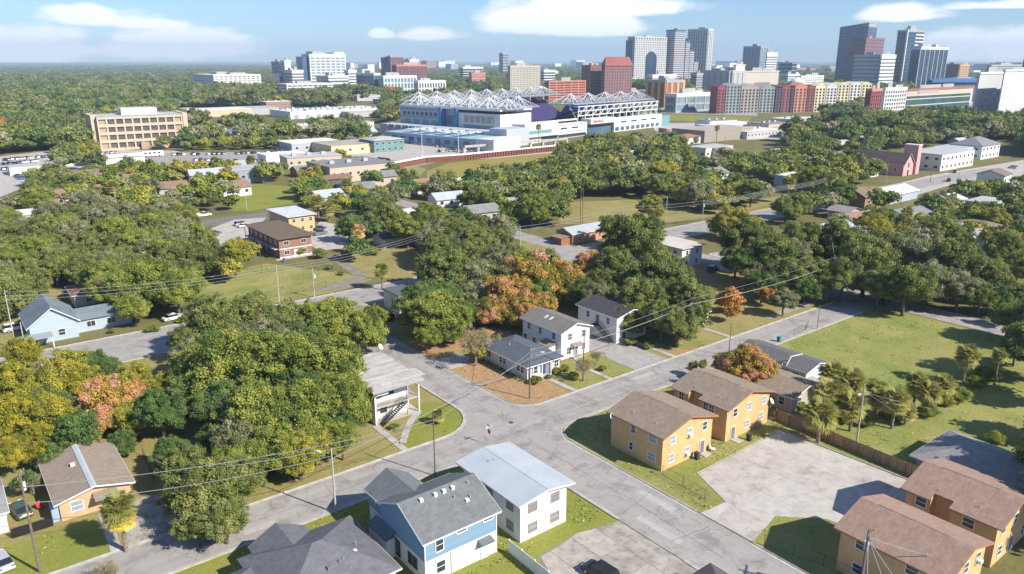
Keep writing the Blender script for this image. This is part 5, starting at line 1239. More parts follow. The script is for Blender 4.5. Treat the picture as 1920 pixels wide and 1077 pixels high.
# right towers
r, w, d, h = tower('tall blue glass tower with sloping top', 1567, 1621, 1634, 50, 1820, CBL, CM('blue_frame', 120, 140, 158), 'grid', 6, 1.0, 5, 0.9, cap=2, mark='tall blue glass tower')
m = MB(); m.slab([(-1, 0, h + 8), (w + 1, 0, h + 8), (w + 1, d, h + 1), (-1, d, h + 1)], 1.5); m.build('sloping_roof', CM('pale_roof', 175, 190, 200), r); m = MB(); m.box(1, w - 1, 1, d * .3, h + .6, h + 6); m.build('plant_room', CG, r)
tower('red-brown banded tower in front of the tall blue one', 1590, 1619, 1651, 71, 1720, CDK, CM('maroon_stone', 140, 92, 88), 'bands', 7, 4.2, cap=4, mark='red-brown banded tower')
tower('pale grey tower with upper strip windows', 1600, 1649, 1651.5, 103, 1560, CDK, CM('pale_tower', 178, 180, 182), 'bands', 7, 5.0, cap=4, mark='pale grey tower')
tower('bright white tower face with dark strips beside the pale grey one', 1649, 1652, 1676, 103, 1540, CDK, CW, 'bands', 6, 3.6, cap=5)
r, w, d, h = tower('dark blue glass tower with white corner rib and roof crane', 1674, 1694, 1723, 57, 1850, CGD, CBL, 'bands', 7, 1.2, 0, cap=3, capmat=CG, mark='dark blue glass tower')
MB().box(-1.5, 1.5, -1.5, 1.5, 0, h + 1).build('corner_rib', CW, r); bm = MB().box(w * .5, w + .6, -0.8, d * .5, 0, 2.6).mesh('floor_band', CW)
for k in range(10, int(h / 7)): link('floor_band', bm, r, (0, 0, k * 7 + 3))
MB().box(w * .2, w * .5, 2, 8, h + .6, h + 9).build('crane', CG, r)
r, w, d, h = tower('black glass slab with white vertical ribs', 1703, 1723, 1772, 88, 1650, CGD, CM('rib_white', 190, 200, 205), '', 0, 0, 19, 1.4, cap=5, capmat=CM('rib_white', 0, 0, 0), mark='black ribbed slab')
for t in (.25, .62): MB().box(w * t, w * t + 14, 5, 14, h + .6, h + 5).build('plant_room', CBE, r)
tower('brown old hotel block with tan wing near the right horizon', 1768, 1799, 1800, 121, 1900, CDK, CM('old_brown', 128, 108, 100), 'grid', 6, 4, 10, 5, name='building', cat='hotel')
tower('tan brick wing of the brown hotel block', 1798, 1801, 1816, 122, 1890, CDK, CM('tan_brick', 205, 165, 115), 'grid', 5, 3, 7, 3, name='building', cat='hotel')
tower('small dark office left of the hotel block near the horizon', 1752, 1760, 1775, 128, 2300, CGD, CG, 'bands', 6, 2, name='building', cat='office block')
r, w, d, h = tower('blue-roofed arena with wide curved glass front', 1742, 1752, 1832, 153, 1200, CM('arena_blue', 42, 92, 138), CM('arena_blue', 0, 0, 0), '', 0, cap=0, name='arena', cat='arena', mark='blue-roofed arena')
m = MB(); m.slab([(-6, -4, h + 1), (w + 6, -4, h - 1), (w, d, h + 5), (0, d, h + 3)], 2.5); m.build('roof', CM('arena_roof', 50, 96, 140), r)
tower('long beige viaduct-like building with red trim', 1704, 1710, 1830, 168, 1100, CBE, CM('red_trim', 170, 90, 80), '', 0, cap=2, name='building', cat='hall')
tower('long teal glass concourse in front of the viaduct building', 1702, 1708, 1826, 179, 980, CM('concourse_glass', 52, 104, 112, rough=0.2), CM('concourse_beam', 196, 186, 160), 'bands', 7, 1.2, cap=1.5, name='building', cat='concourse')
r, w, d, h = tower('large blank grey arts centre with small square windows', 1832, 1842, 1890, 137, 900, CM('arts_grey', 186, 188, 192), CM('arts_grey', 0, 0, 0), '', 0, cap=1.2, name='building', cat='arts centre', mark='grey arts centre', capmat=CW)
for (a, z) in ((.2, .55), (.45, .55), (.72, .5), (.32, .4), (.6, .4), (.2, .25), (.5, .25)): MB().box(w * a, w * a + 2.2, -0.25, -0.01, h * z, h * z + 2.2).build('window', CDK, r)
r, w, d, h = tower('taller blank grey wing of the arts centre at the photo edge', 1884, 1888, 1990, 132, 880, CM('arts_grey2', 196, 196, 198), CM('arts_grey2', 0, 0, 0), '', 0, cap=1.2, name='building', cat='arts centre', capmat=CW)
tower('far blue-grey deck building on the right skyline', 1850, 1860, 1915, 122, 2100, CM('far_deck', 110, 130, 150), CG, 'bands', 5, 2, name='building', cat='deck')
r, w, d, h = tower('thin dark tower cut off by the right edge of the photo', 1916, 1921, 1926, 96, 1500, CDK, CM('lattice', 80, 80, 85), 'grid', 8, 3, 4, 1, cap=0)
# pastel flats: a row of separate bays on one building
c = G(1345, 212); c2 = G(1640, 208)
D0 = math.hypot(c.x, c.y)
fl = thing('apartment_block', 'long terrace of pastel apartment bays in red, grey and cream', 'flats', (0, 0, 0)); landmark('pastel terrace of flats', *((G(1480, 208)).xy))
bays = [(1344, 1358, 'R', 163), (1360, 1386, 'G', 161), (1388, 1421, 'T', 162), (1423, 1450, 'G', 164), (1453, 1462, 'V', 166), (1464, 1479, 'R', 164), (1481, 1486, 'V', 165), (1488, 1510, 'S', 161), (1512, 1524, 'R', 164), (1526, 1545, 'C', 161), (1547, 1566, 'W', 160), (1568, 1588, 'C', 159), (1590, 1610, 'W', 158), (1612, 1630, 'C', 158)]
pal = {'R': CM('flat_red', 150, 80, 80), 'G': CM('flat_grey', 148, 158, 158), 'T': CM('flat_taupe', 172, 160, 150), 'V': CM('flat_navy', 82, 84, 110), 'S': CM('flat_salmon', 205, 130, 106), 'C': CM('flat_cream', 226, 214, 168), 'W': CM('flat_white', 215, 216, 206)}
ends = (G(1338, 214).xy, G(1640, 208).xy)
for k, (xa, xb, cc, yt) in enumerate(bays):
    ta, tb = (xa - 1338) / 302, (xb - 1338) / 302
    # intersect the facade line with the columns of the photograph
    def onl(px):
        dv = cam_dir(px, 200); d2 = Vector((dv.x, dv.y)); e = ends[1] - ends[0]
        t = (ends[0].x * d2.y - ends[0].y * d2.x) / (e.y * d2.x - e.x * d2.y); return ends[0] + e * t
    a, b = onl(xa), onl(xb); L = (b - a).length; ang = math.atan2(b.y - a.y, b.x - a.x)
    h = bis(lambda z: project((a.x, a.y, z))[1] > yt, 1, 200)
    by = MB().box(0, L, 0, 16, 0, h).build('bay', pal[cc], fl, (a.x, a.y, 0), ang)
    if L > 7: m = MB(); m.face([(0, -.2, h + .01), (L, -.2, h + .01), (L / 2, -.2, h + 2.6)]); m.slab([(0, -.2, h + .05), (L / 2, -.2, h + 2.7), (L / 2, 16, h + 2.7), (0, 16, h + .05)], .3); m.slab([(L / 2, -.2, h + 2.7), (L, -.2, h + .05), (L, 16, h + .05), (L / 2, 16, h + 2.7)], .3); m.build('gable', pal[cc], by)
    nwin = max(1, int(L / 4.2)); 
    wm = MB()
    for z in range(int(h / 3.3)):
        for q in range(nwin): wm.box(L * (q + .5) / nwin - 1.1, L * (q + .5) / nwin + 1.1, -0.3, -0.01, z * 3.3 + .9, z * 3.3 + 2.9)
    wo = wm.build('window', CM('flat_window', 62, 68, 82), by); wo['kind'] = 'stuff'
    nx = onl(bays[k + 1][0]) if k + 1 < len(bays) else None
    if nx is not None and (nx - b).length > 0.4: MB().box(0, (nx - b).length - 0.1, 2, 14, 0, h - 3).build('recess', pal['V'] if k % 2 else CDK, fl, (b.x + .05 * math.cos(ang), b.y, 0), ang)
tower('salmon and maroon block at the end of the pastel terrace', 1629, 1641, 1664, 168, 800, CDK, CM('maroon2', 150, 78, 76), 'grid', 3.6, 2, 4, 2, cap=2, capmat=CPK, name='building', cat='flats')
tower('white gridded parking deck right of the pastel terrace', 1660, 1667, 1702, 166, 760, CDK, CW, 'grid', 3.4, 1.5, 4.5, 1.2, cap=1.6, name='car_park_deck', cat='car park', mark='white parking deck')
tower('long low hall with glass front left of the pastel terrace', 1252, 1272, 1342, 177, 900, CM('hall_glass', 120, 150, 165, rough=.2), CG, 'bands', 8, 2.2, 16, 2, cap=3, capmat=CW, name='building', cat='hall', mark='long low glass-fronted hall')
tower('white apartment block far off behind the left woods', 360, 398, 486, 141, 1600, CDK, CW, 'grid', 4, 2.2, 9, 3, cap=2, name='building', cat='flats', mark='white block behind the left woods')
r, w, d, h = tower('cream domed hall glimpsed behind the pastel terrace', 1487, 1491, 1507, 156, 1250, CG, CW, '', 0, cap=1, name='building', cat='hall')
m = MB()
for q in range(5): m.tube((w / 2, d / 2, h + .6 + q * 1.6), (w / 2, d / 2, h + .6 + (q + 1) * 1.6), w * .45 * math.cos(q * .3), w * .45 * math.cos((q + 1) * .3), n=12)
m.build('dome', CW, r)
# houses and small blocks scattered through the middle distance
WALLS = [WHITE, CREAM, M('house_tan', (0.5, 0.42, 0.32)), M('house_grey', (0.42, 0.43, 0.44)), M('house_blue', (0.33, 0.41, 0.48)), M('house_brick', (0.32, 0.19, 0.14))]
ROOFS = [WROOF, LROOF, M('house_roof_brown', (0.22, 0.17, 0.14), (0.17, 0.13, 0.11), .5), M('house_roof_grey', (0.24, 0.245, 0.25), (0.18, 0.185, 0.19), .5), METALR, M('house_roof_rust', (0.30, 0.18, 0.13), (0.24, 0.15, 0.11), .5)]
rng = random.Random(42); MIDH = []; MIDV = []; placed = []
def midhouse(px, py, big=0):
    c = G(px, py)
    for a, b, r_ in placed:
        if math.hypot(a - c.x, b - c.y) < r_ + 12: return
    w, d, h = (rng.uniform(24, 46), rng.uniform(16, 30), rng.uniform(5, 8)) if big else (rng.uniform(10, 16), rng.uniform(8, 12), rng.uniform(3, 5.2))
    placed.append((c.x, c.y, max(w, d) * .7)); MIDV.append((c.x + w / 2, c.y + d / 2, max(w, d) * .62)); wi, ri = rng.randrange(len(WALLS)), rng.randrange(len(ROOFS))
    if big: ri = rng.choice((0, 0, 1, 3))
    root = thing('house' if not big else 'building', 'x', 'house' if not big else 'building', (c.x, c.y, 0), rng.choice((0, 0, 0, R(6), R(-8))))
    if big or ri < 2:
        MB().box(0, w, 0, d, 0, h).build('wall', WALLS[wi], root); MB().box(-.3, w + .3, -.3, d + .3, h + .01, h + .4).build('roof', ROOFS[ri], root)
        if big:
            for q in range(3): MB().box(w * (.15 + .27 * q), w * (.15 + .27 * q) + 2.4, d * .4, d * .4 + 2, h + .41, h + 1.8).build('roof_unit', LROOF, root)
    else:
        ax = 'x' if w > d else 'y'; gable_walls(w, d, h, ax, 2.0).build('wall', WALLS[wi], root); gable_roof(w, d, h, ax, 2.0, .6, .2).build('roof', ROOFS[ri], root)
    n = max(2, int(w / 4)); wm_ = win_mesh(1.4, 1.3, '', TRIM, GLASS, False)
    for q in range(n):
        o = link('window', wm_[0], root, ((q + .5) * w / n, -.01, h * .55)); link('pane', wm_[1], o)
    wn = ['white', 'cream', 'tan', 'grey', 'blue-grey', 'brick'][wi]; rn = ['white flat', 'light grey flat', 'brown', 'dark grey', 'pale metal', 'rusty'][ri]
    MIDH.append((root, px, py, f'{wn} {"block" if big else "house"}, {rn} roof,'))
for px, py, b in ((18, 232, 1), (60, 215, 0), (105, 250, 0), (150, 196, 1), (30, 190, 1), (240, 186, 1), (300, 180, 0), (330, 192, 1), (95, 204, 0), (385, 186, 0), (440, 192, 1), (500, 204, 1), (620, 183, 1), (560, 182, 0), (670, 190, 1), (715, 196, 1),
        (360, 262, 0), (400, 268, 1), (470, 262, 1), (610, 262, 0), (650, 262, 1), (130, 346, 0), (180, 372, 0), (240, 356, 0), (300, 345, 0), (290, 400, 0), (180, 440, 0), (95, 470, 0), (210, 476, 0), (560, 334, 0), (640, 372, 0), (600, 392, 0), (690, 352, 0),
        (820, 390, 0), (760, 420, 0), (950, 400, 0), (1230, 300, 0), (1290, 330, 0), (1400, 318, 0), (1470, 300, 0), (1540, 330, 0), (1480, 352, 0), (1620, 335, 0), (1600, 250, 0), (1520, 262, 0), (1690, 245, 0), (1760, 258, 0), (1800, 275, 0), (1560, 235, 1), (1700, 228, 0),
        (1750, 215, 0), (1860, 212, 1), (1890, 370, 0), (1850, 400, 0), (1740, 395, 0), (1700, 430, 0), (1650, 440, 0), (1740, 455, 0), (1560, 470, 0), (1470, 450, 0), (1820, 470, 0), (1770, 520, 0), (1650, 500, 0), (1440, 250, 1), (1400, 262, 1), (1330, 246, 1), (1290, 240, 1), (1250, 250, 0),
        (45, 262, 1), (80, 232, 1), (140, 225, 0), (8, 210, 0), (120, 180, 1), (200, 158, 1), (280, 165, 1), (60, 140, 1), (150, 132, 1), (310, 142, 1), (400, 172, 1), (460, 168, 1), (530, 170, 1), (600, 168, 1), (390, 250, 0), (430, 256, 0), (510, 254, 1), (560, 266, 0), (590, 250, 0), (640, 248, 1), (690, 256, 0),
        (60, 395, 0), (140, 405, 0), (250, 420, 0), (30, 430, 0), (260, 480, 0), (150, 500, 0), (300, 372, 0), (360, 350, 0), (420, 372, 0), (90, 345, 0), (620, 345, 1), (540, 318, 1), (460, 330, 0), (730, 355, 0), (780, 365, 0), (860, 360, 0), (920, 355, 0), (1000, 380, 0), (880, 420, 0), (820, 440, 0),
        (1330, 345, 0), (1380, 350, 0), (1260, 355, 0), (1200, 345, 0), (1180, 310, 0), (1350, 300, 0), (1440, 330, 0), (1500, 320, 0), (1570, 310, 0), (1550, 355, 0), (1620, 272, 0), (1660, 262, 0), (1480, 240, 1), (1540, 250, 0), (1600, 232, 1), (1660, 225, 0), (1730, 240, 0), (1790, 248, 0), (1620, 392, 0), (1600, 440, 0), (1790, 430, 0), (1900, 400, 0), (1880, 350, 0), (1820, 365, 0), (1700, 480, 0), (1600, 480, 0), (1530, 445, 0),
        (1110, 178, 1), (1160, 172, 1), (1210, 176, 1), (740, 180, 1), (870, 158, 1), (930, 160, 1), (990, 168, 1), (1060, 166, 1), (800, 160, 1), (1270, 174, 1), (1310, 180, 1), (1700, 192, 1), (1760, 188, 1), (1880, 190, 1), (420, 160, 1), (340, 152, 1), (250, 150, 1), (100, 152, 1), (30, 160, 1), (180, 142, 1), (480, 150, 1)):
    midhouse(px, py, b)
# distant low city: small pale boxes nobody could count
rng = random.Random(11)
for nm, mat, n in (('distant_suburb', CM('far_white', 215, 218, 222), 460), ('distant_suburb', CM('far_grey', 150, 160, 170), 380), ('distant_suburb', CM('far_brick', 165, 120, 105), 150)):
    m = MB(); k = 0
    while k < n:
        px = rng.choice([rng.uniform(-100, 2020), rng.uniform(640, 1320), rng.uniform(1100, 1920)]); D = rng.uniform(1700, 8500)
        if px < 520 and (rng.random() < 0.6 or D < 4500): continue
        if D < 2400 and not (640 < px < 1850): continue
        c = colx(px, D); s = D / 2500; w, d, h = rng.uniform(12, 50) * s, rng.uniform(12, 40) * s, rng.uniform(10, 15) + (rng.random() < 0.12 and px > 600) * rng.uniform(5, 25) * min(s, 2)
        m.box(c.x, c.x + w, c.y, c.y + d, 0, h); k += 1
    tag(m.build(nm, mat), 'scattered far roofs and small blocks toward the horizon', 'suburb', kind='stuff')
# ------------------------------------------------------------------ small things: fences, poles, wires, cars
# timber fence: posts, rails and separate boards grouped in bays
FW = [M('fence_cedar_%s' % n, c, tuple(x * 0.75 for x in c), 2, 0.9) for n, c in (('a', (0.42, 0.285, 0.14)), ('b', (0.35, 0.24, 0.13)), ('c', (0.29, 0.22, 0.15)), ('d', (0.46, 0.31, 0.155)), ('e', (0.22, 0.19, 0.16)))]
fe = thing('fence', 'weathered timber board fence running behind the parking lot', 'fence', (0, 0, 0)); landmark('timber board fence', 103.4, 50)
A_, B_ = Vector((103.3, 62.3)), Vector((102.6, 36.5)); Lf = (B_ - A_).length; nb = 172
bm_ = {m.name: MB().box(-0.07, 0.07, -0.012, 0.012, 0, 1.85).mesh('board', m) for m in FW}
angf = math.atan2((B_ - A_).y, (B_ - A_).x); rng = random.Random(3)
for k in range(nb):
    p = A_.lerp(B_, (k + .5) / nb); bay = int(k / nb * 11)
    mt = FW[(0, 2, 4, 0, 3, 1, 1, 2, 0, 3, 3)[bay]] if rng.random() < .8 else FW[rng.randrange(4)]
    link('board', bm_[mt.name], fe, (p.x, p.y, rng.uniform(-.03, .03)), angf)
for k in range(12): p = A_.lerp(B_, k / 11); MB().box(0.02, 0.14, -0.06, 0.06, 0, 1.9).build('post', FW[2], fe, (p.x, p.y, 0), angf - math.pi / 2)
for z in (0.4, 1.4): m = MB(); ribbon(m, [A_, B_], 0.02, 0.07, z, z + 0.09); m.build('rail', FW[1], fe)
# white vinyl fence
vf = thing('fence', 'white vinyl privacy fence beside the blue and white house', 'fence', (0, 0, 0)); landmark('white vinyl fence', 47.3, 57)
for k in range(9):
    p, q = (47.5 - .04 * k, 61.3 - 2.4 * k), (47.46 - .04 * k, 61.3 - 2.4 * (k + 1))
    m = MB(); m.box(p[0] - .03, p[0] + .03, q[1] + .07, p[1] - .07, 0.05, 1.75); m.build('panel', TRIM, vf)
    MB().box(p[0] - .07, p[0] + .07, p[1] - .07, p[1] + .07, 0, 1.9).build('post', TRIM, vf)
# chain-link stretches
def chain(label, pts, h=1.2, group=None):
    r = thing('fence', label, 'fence', (0, 0, 0), group=group); BL = M('dark_fence_steel', (0.07, 0.08, 0.07), rough=.6)
    for a, b in zip(pts[:-1], pts[1:]):
        a, b = Vector(a), Vector(b); L = (b - a).length; n = max(1, int(L / 2.6)); m = MB()
        for z in (0.1, h): m.tube((a.x, a.y, z), (b.x, b.y, z), 0.022, n=4)
        nn = int(L / 0.45)
        for k in range(nn):
            t0, t1 = k / nn, (k + 1) / nn; p, q = a.lerp(b, t0), a.lerp(b, t1)
            m.tube((p.x, p.y, .1), (q.x, q.y, h), 0.006, n=3, cap=False); m.tube((p.x, p.y, h), (q.x, q.y, .1), 0.006, n=3, cap=False)
        o = m.build('mesh_panel', BL, r)
        for k in range(n + 1): p = a.lerp(b, k / n); MB().tube((0, 0, 0), (0, 0, h + .1), 0.04, n=5).build('post', BL, r, (p.x, p.y, 0))
chain('dark chain-link fence on the dry verge below the ochre corner house', [(75.4, 62.0), (75.1, 54.4)], 1.5)
chain('black fence in the shade beside the lower ochre house', [(72.6, 43.5), (74.6, 37), (75.0, 33)], 1.5)
chain('chain-link fence across the lawn by the brick apartment block', [tuple(G(500, 560).xy), tuple(G(612, 540).xy)], 1.5)
chain('long chain-link fence along the wide street lawn', [tuple(G(395, 592).xy), tuple(G(505, 566).xy)], 1.5)
chain('short fence at the field corner beside the cross street', [(141, 83), (146, 83.4), (148.6, 84.4)], 1.3)
chain('chain-link fence along the dry yard of the peach bungalow', [(16.8, 101), (18.4, 104), (19, 113)], 1.3)
chain('fence at the edge of the dry park by the wide street', [tuple(G(1255, 402).xy), tuple(G(1330, 398).xy)], 1.4)

def lampless(p): return p
POLEH = {}
def pole(label, p, h, kind='wood', arms=1, lamp=None, tf=False, r=0.14, group='utility poles', armdir=0.0):
    x, y = p[0], p[1]
    o = thing('utility_pole', label, 'utility pole', (x, y, 0), armdir, group)
    MB().tube((0, 0, -0.3), (0, 0, h), r, r * .62, n=8).build('pole', WOODP if kind == 'wood' else CPOLE, o)
    for k in range(arms):
        z = h - .5 - k * .9; MB().box(-1.15, 1.15, -.16, -.05, z - .06, z + .06).build('crossarm', WOODP, o)
        m = MB()
        for s in (-1.05, -.4, .4, 1.05): m.tube((s, -.1, z + .06), (s, -.1, z + .24), .04, n=5)
        m.build('insulator', M('porcelain', (0.4, 0.38, 0.36)), o)
    if lamp is not None:
        a = R(lamp); e = (math.cos(a) * 1.9, math.sin(a) * 1.9, h - .9)
        m = MB(); m.tube((0, 0, h - 1.5), e, .035, n=5); m.build('lamp_arm', STEEL, o)
        m = MB(); m.box(-.1, .55, -.13, .13, -.07, .07); m.build('lamp_head', M('lamp_grey', (0.62, 0.64, 0.66)), o, e, a)
    if tf: MB().tube((.38, 0, h - 2.6), (.38, 0, h - 1.6), .24, n=10).build('transformer', M('transformer_grey', (0.55, 0.57, 0.58)), o)
    return Vector((x, y, h))
P = {}
P['a'] = pole('wooden pole with crossarm on the grass beside the peach bungalow', G(75, 1073), 13.0, armdir=1.2, tf=True, r=.17)
P['b'] = pole('pale concrete street pole on the kerb near the blue and white house', G(630, 963), 9.3, 'conc', 0, lamp=115, r=.15)
P['c'] = pole('slim dark pole at the kerb by the pale blue roofed white box', G(816, 893), 9.7, 'wood', 0, r=.12)
P['d'] = pole('wooden corner pole with lamp arm on the mulch of the slate-roofed house', G(993, 748), 9.6, 'wood', 0, lamp=-42, r=.15)
P['e'] = pole('wooden pole on the front lawn of the grey-gabled white house', G(1093, 715), 9.8, 'wood', 0, r=.14)
P['f'] = pole('concrete lamp pole in the field behind the timber fence', G(1606, 830), 9.6, 'conc', 0, lamp=190, r=.16)
P['g'] = pole('pole with grey transformer beside the little white porch house', G(1294, 640), 9.8, 'wood', 1, tf=True, armdir=1.57)
P['h'] = pole('big cluttered pole at the bend of the cross street', G(1556, 560), 11.0, 'wood', 2, tf=True, lamp=-60, r=.17, armdir=.8)
P['i'] = pole('pole on the lawn side of the wide street with white box', G(590, 558), 7.5, 'conc', 0, tf=True)
P['j'] = pole('tall pale pole at the edge of the lawn by the wide street', G(524, 570), 9.7, 'conc', 0)
P['k'] = pole('thin dark pole at the corner of the brick block lawn', G(491, 512), 9.3, 'wood', 0, r=.12)
P['l'] = pole('pale pole at the very left beside the pale blue house', G(30, 655), 12.5, 'conc', 1, armdir=1.3)
P['m'] = pole('second pale pole close to the porch of the pale blue house', G(49, 662), 6.5, 'conc', 0)
P['n'] = pole('pole behind the dry lawn under the multiple cables', G(790, 492), 8.6, 'wood', 0)
P['o'] = pole('wooden pole where five cables meet above the wide street', G(880, 490), 9.0, 'wood', 1, armdir=1.57)
P['p'] = pole('pole beside the little lawn left of the small orange bungalow', G(975, 475), 8.5, 'conc', 0)
P['q'] = pole('tall double pole at the edge of the dry park', G(1088, 418), 13, 'wood', 1, r=.17, armdir=1.57)
P['r'] = pole('pole directly right of the tall double one', G(1092, 420), 12, 'wood', 0)
P['s'] = pole('grey pole at the street corner of the dry park', G(1166, 432), 8.5, 'conc', 0)
P['t'] = pole('pale pole beside the dry park fence', G(1248, 424), 10.5, 'conc', 0)
P['u'] = pole('pole carrying a round white dish by the wide street', G(1316, 425), 9.5, 'conc', 0, tf=True)
P['v'] = pole('first pole of the cluster further along the wide street', G(1457, 402), 11, 'wood', 1, armdir=1.2)
P['w'] = pole('leaning grey pole with many cables right of the cluster', G(1543, 386), 11.5, 'wood', 2, armdir=1.2)
P['x'] = pole('short dark pole at the field corner by the cross street', G(1532, 618), 5.6, 'wood', 0, r=.09)
P['y'] = pole('dark pole beside the orange tree near the long grey-roofed house', G(1366, 668), 6.8, 'wood', 0, r=.1)
P['z'] = pole('wooden pole rising from the bottom edge by the lower ochre house', (66.9 + 4.2, 31.0), 9.5, 'wood', 1, tf=True, r=.17, armdir=.5)
P['aa'] = pole('pole seen against the woods left of the slate grey building', G(463, 395), 9.5, 'conc', 0)
P['ab'] = pole('pale pole among the trees in the left woods', G(221, 405), 11, 'conc', 0)
P['ac'] = pole('white pole in front of the pink chapel road', G(1660, 345), 10, 'conc', 0)
P['ad'] = pole('dark pole with bent arm by the white metal-roofed house', G(1688, 383), 8, 'wood', 0, lamp=60)
P['ae'] = pole('pole leaning at the right of the cream two-storey building', G(1798, 332), 9, 'conc', 0)
P['af'] = pole('pole in front of the pink chapel tower', G(1744, 343), 9, 'wood', 0)
P['ag'] = pole('grey street pole with sign right of the stadium woods', G(1357, 300), 14, 'wood', 0)
P['ah'] = pole('pole behind the grey shed with the rusty roof', G(650, 352), 9, 'conc', 0)
P['ai'] = pole('thin pole right of the tan block under trees', G(345, 395), 7, 'wood', 0)
off1 = Vector((66.0, -20, 9.5))
def wire(label, a, b, sag=0.8, r=0.018, n=12, group='cables between the poles'):
    r *= 1.5
    a, b = Vector(a), Vector(b); m = MB(); last = None
    for k in range(n + 1):
        t = k / n; p = a.lerp(b, t); p.z -= sag * 4 * t * (1 - t)
        if last is not None: m.tube(last, p, r, n=4, cap=False)
        last = p
    return tag(m.build('cable', WIREM), label, 'cable', group)
dn = lambda k, dz=0.3, dx=0, dy=0: P[k] + Vector((dx, dy, -dz))
wire('cable from the concrete kerb pole over the white box house roof', dn('b', 1.4), dn('d', 2.0), 0.5, .022)
wire('cable crossing the junction from the slim dark pole to the corner pole', dn('c', 1.2), dn('d', 1.0), 0.4)
wire('thick cable along the cross street between corner pole and transformer pole', dn('d', 1.9), dn('g', 1.6), 0.8, .04)
wire('thin upper cable along the cross street to the transformer pole', dn('d', .6), dn('g', .4), 0.7)
wire('thick cable on along the cross street to the cluttered pole', dn('g', 1.6), dn('h', 2.4), 0.8, .04)
wire('upper cable on along the cross street to the cluttered pole', dn('g', .4), dn('h', .5), 0.6)
wire('cable from the corner pole down to the slate roof', dn('d', .5), (82, 110, 3.9), 0.2)
wire('cable from the lawn pole to the grey-gabled white house', dn('e', .4), (97, 103.2, 6.2), 0.2)
wire('cable joining the corner pole and the front lawn pole', dn('d', .5), dn('e', .5), 0.3)
wire('cable running past the apartment house toward the left woods', dn('c', 1.5), (22, 88.4, 8.0), 0.7, .022)
wire('cable from the bungalow pole over the woods edge', dn('a', 2), dn('c', 1.0), 1.2, .022)
wire('lower cable from the bungalow pole past the mossy oak', dn('a', 4), dn('b', 1.0), 1.0, .022)
for k in range(3): wire(('top', 'middle', 'bottom')[k] + ' cable of the bundle above the pale blue house street', dn('l', .4 + k * .8), dn('j', .3 + k * .7), 1.2, .022)
for k in range(3): wire(('top', 'middle', 'bottom')[k] + ' cable of the bundle over the wide street lawn', dn('j', .3 + k * .7), dn('n', .2 + k * .7), 1.0, .022)
for k in range(4): wire(('top', 'second', 'third', 'lowest')[k] + ' cable of the dark bundle over the shaded fence yard', dn('n', .2 + k * .5), dn('o', .3 + k * .5), .5, .035)
for k in range(4): wire(('top', 'second', 'third', 'lowest')[k] + ' cable of the dark bundle toward the orange bungalow', dn('o', .3 + k * .5), dn('p', .2 + k * .5), .4, .035)
for k in range(2): wire(('upper', 'lower')[k] + ' cable past the small orange bungalow', dn('p', .3 + k), dn('s', .3 + k), .7, .03)
for k in range(2): wire(('upper', 'lower')[k] + ' cable along the dry park street', dn('s', .3 + k), dn('u', .3 + k), .5, .03)
for k in range(4): wire(('top', 'second', 'third', 'lowest')[k] + ' cable from the dish pole to the pole cluster', dn('u', .3 + k * .5), dn('v', .3 + k * .5), .8, .035)
for k in range(4): wire(('top', 'second', 'third', 'lowest')[k] + ' cable within the pole cluster', dn('v', .3 + k * .5), dn('w', .3 + k * .5), .5, .035)
wire('cable from the field lamp pole toward the pale hip roof', dn('f', 1.0), (109, 36, 3.6), .4); wire('second cable from the field lamp pole toward the photo edge', dn('f', 1.2), (121, 34, 5), .5)
for k in range(3): wire(('long pale', 'middle', 'short')[k] + ' cable leaving the bottom edge pole', dn('z', .4 + .3 * k), (58 + 2 * k, 24 - 3 * k, 7.5), .4, .03)
wire('cable from the bottom edge pole to the lower ochre house', dn('z', .8), (80, 24.5, 5.2), .3, .03)
wire('long cable above the big woods from the cluttered pole', dn('h', 1), dn('w', 1), 1.2, .03)

# signs, mail boxes, bins
def street_sign(x, y):
    o = thing('street_sign', 'green and white crossed street name blades on a post at the junction', 'street sign', (x, y, 0))
    MB().tube((0, 0, 0), (0, 0, 3.1), .03, n=6).build('post', STEEL, o)
    MB().box(-.55, .55, -.015, .015, 2.85, 3.1).build('name_blade', M('sign_pale', (0.45, 0.62, 0.62)), o); MB().box(-.015, .015, -.55, .55, 3.12, 3.36).build('name_blade', M('sign_pale', (0,) * 3), o)
    m = MB(); m.v = []; pts = [(.38 * math.cos(math.pi / 8 + k * math.pi / 4), .38 * math.sin(math.pi / 8 + k * math.pi / 4) + 2.2) for k in range(8)]
    m.face([(0.05, a, b) for a, b in pts]); m.face([(0.03, a, b) for a, b in pts][::-1])
    for k in range(8):
        a, b = pts[k], pts[(k + 1) % 8]; m.face([(0.03, *a), (0.03, *b), (0.05, *b), (0.05, *a)])
    m.build('stop_plate', M('stop_red', (0.5, 0.03, 0.03)), o)
g = G(917, 834); street_sign(g.x, g.y)
def bin_(label, x, y, mat, h=1.05):
    o = thing('wheeled_bin', label, 'bin', (x, y, 0)); m = MB(); m.face([(-.25, -.28, 0), (-.25, .28, 0), (.25, .28, 0), (.25, -.28, 0)])
    b = [(-.24, -.27), (.24, -.27), (.24, .27), (-.24, .27)]; t = [(-.3, -.36), (.3, -.36), (.3, .36), (-.3, .36)]
    for k in range(4): j = (k + 1) % 4; m.face([(*b[k], 0), (*b[j], 0), (*t[j], h), (*t[k], h)])
    m.face([(*p, h) for p in t]); m.build('body', mat, o); MB().box(-.32, .32, -.4, .38, h + .005, h + .07).build('lid', mat, o)
    m = MB()
    for x_ in (-.3, .26): m.tube((x_, -.3, .12), (x_ + .04, -.3, .12), .12, n=8)
    m.build('wheel', BLACK, o)
BB = M('bin_blue', (0.03, 0.18, 0.32)); BG = M('bin_green', (0.03, 0.20, 0.16)); BLK = M('bin_grey', (0.05, 0.05, 0.055))
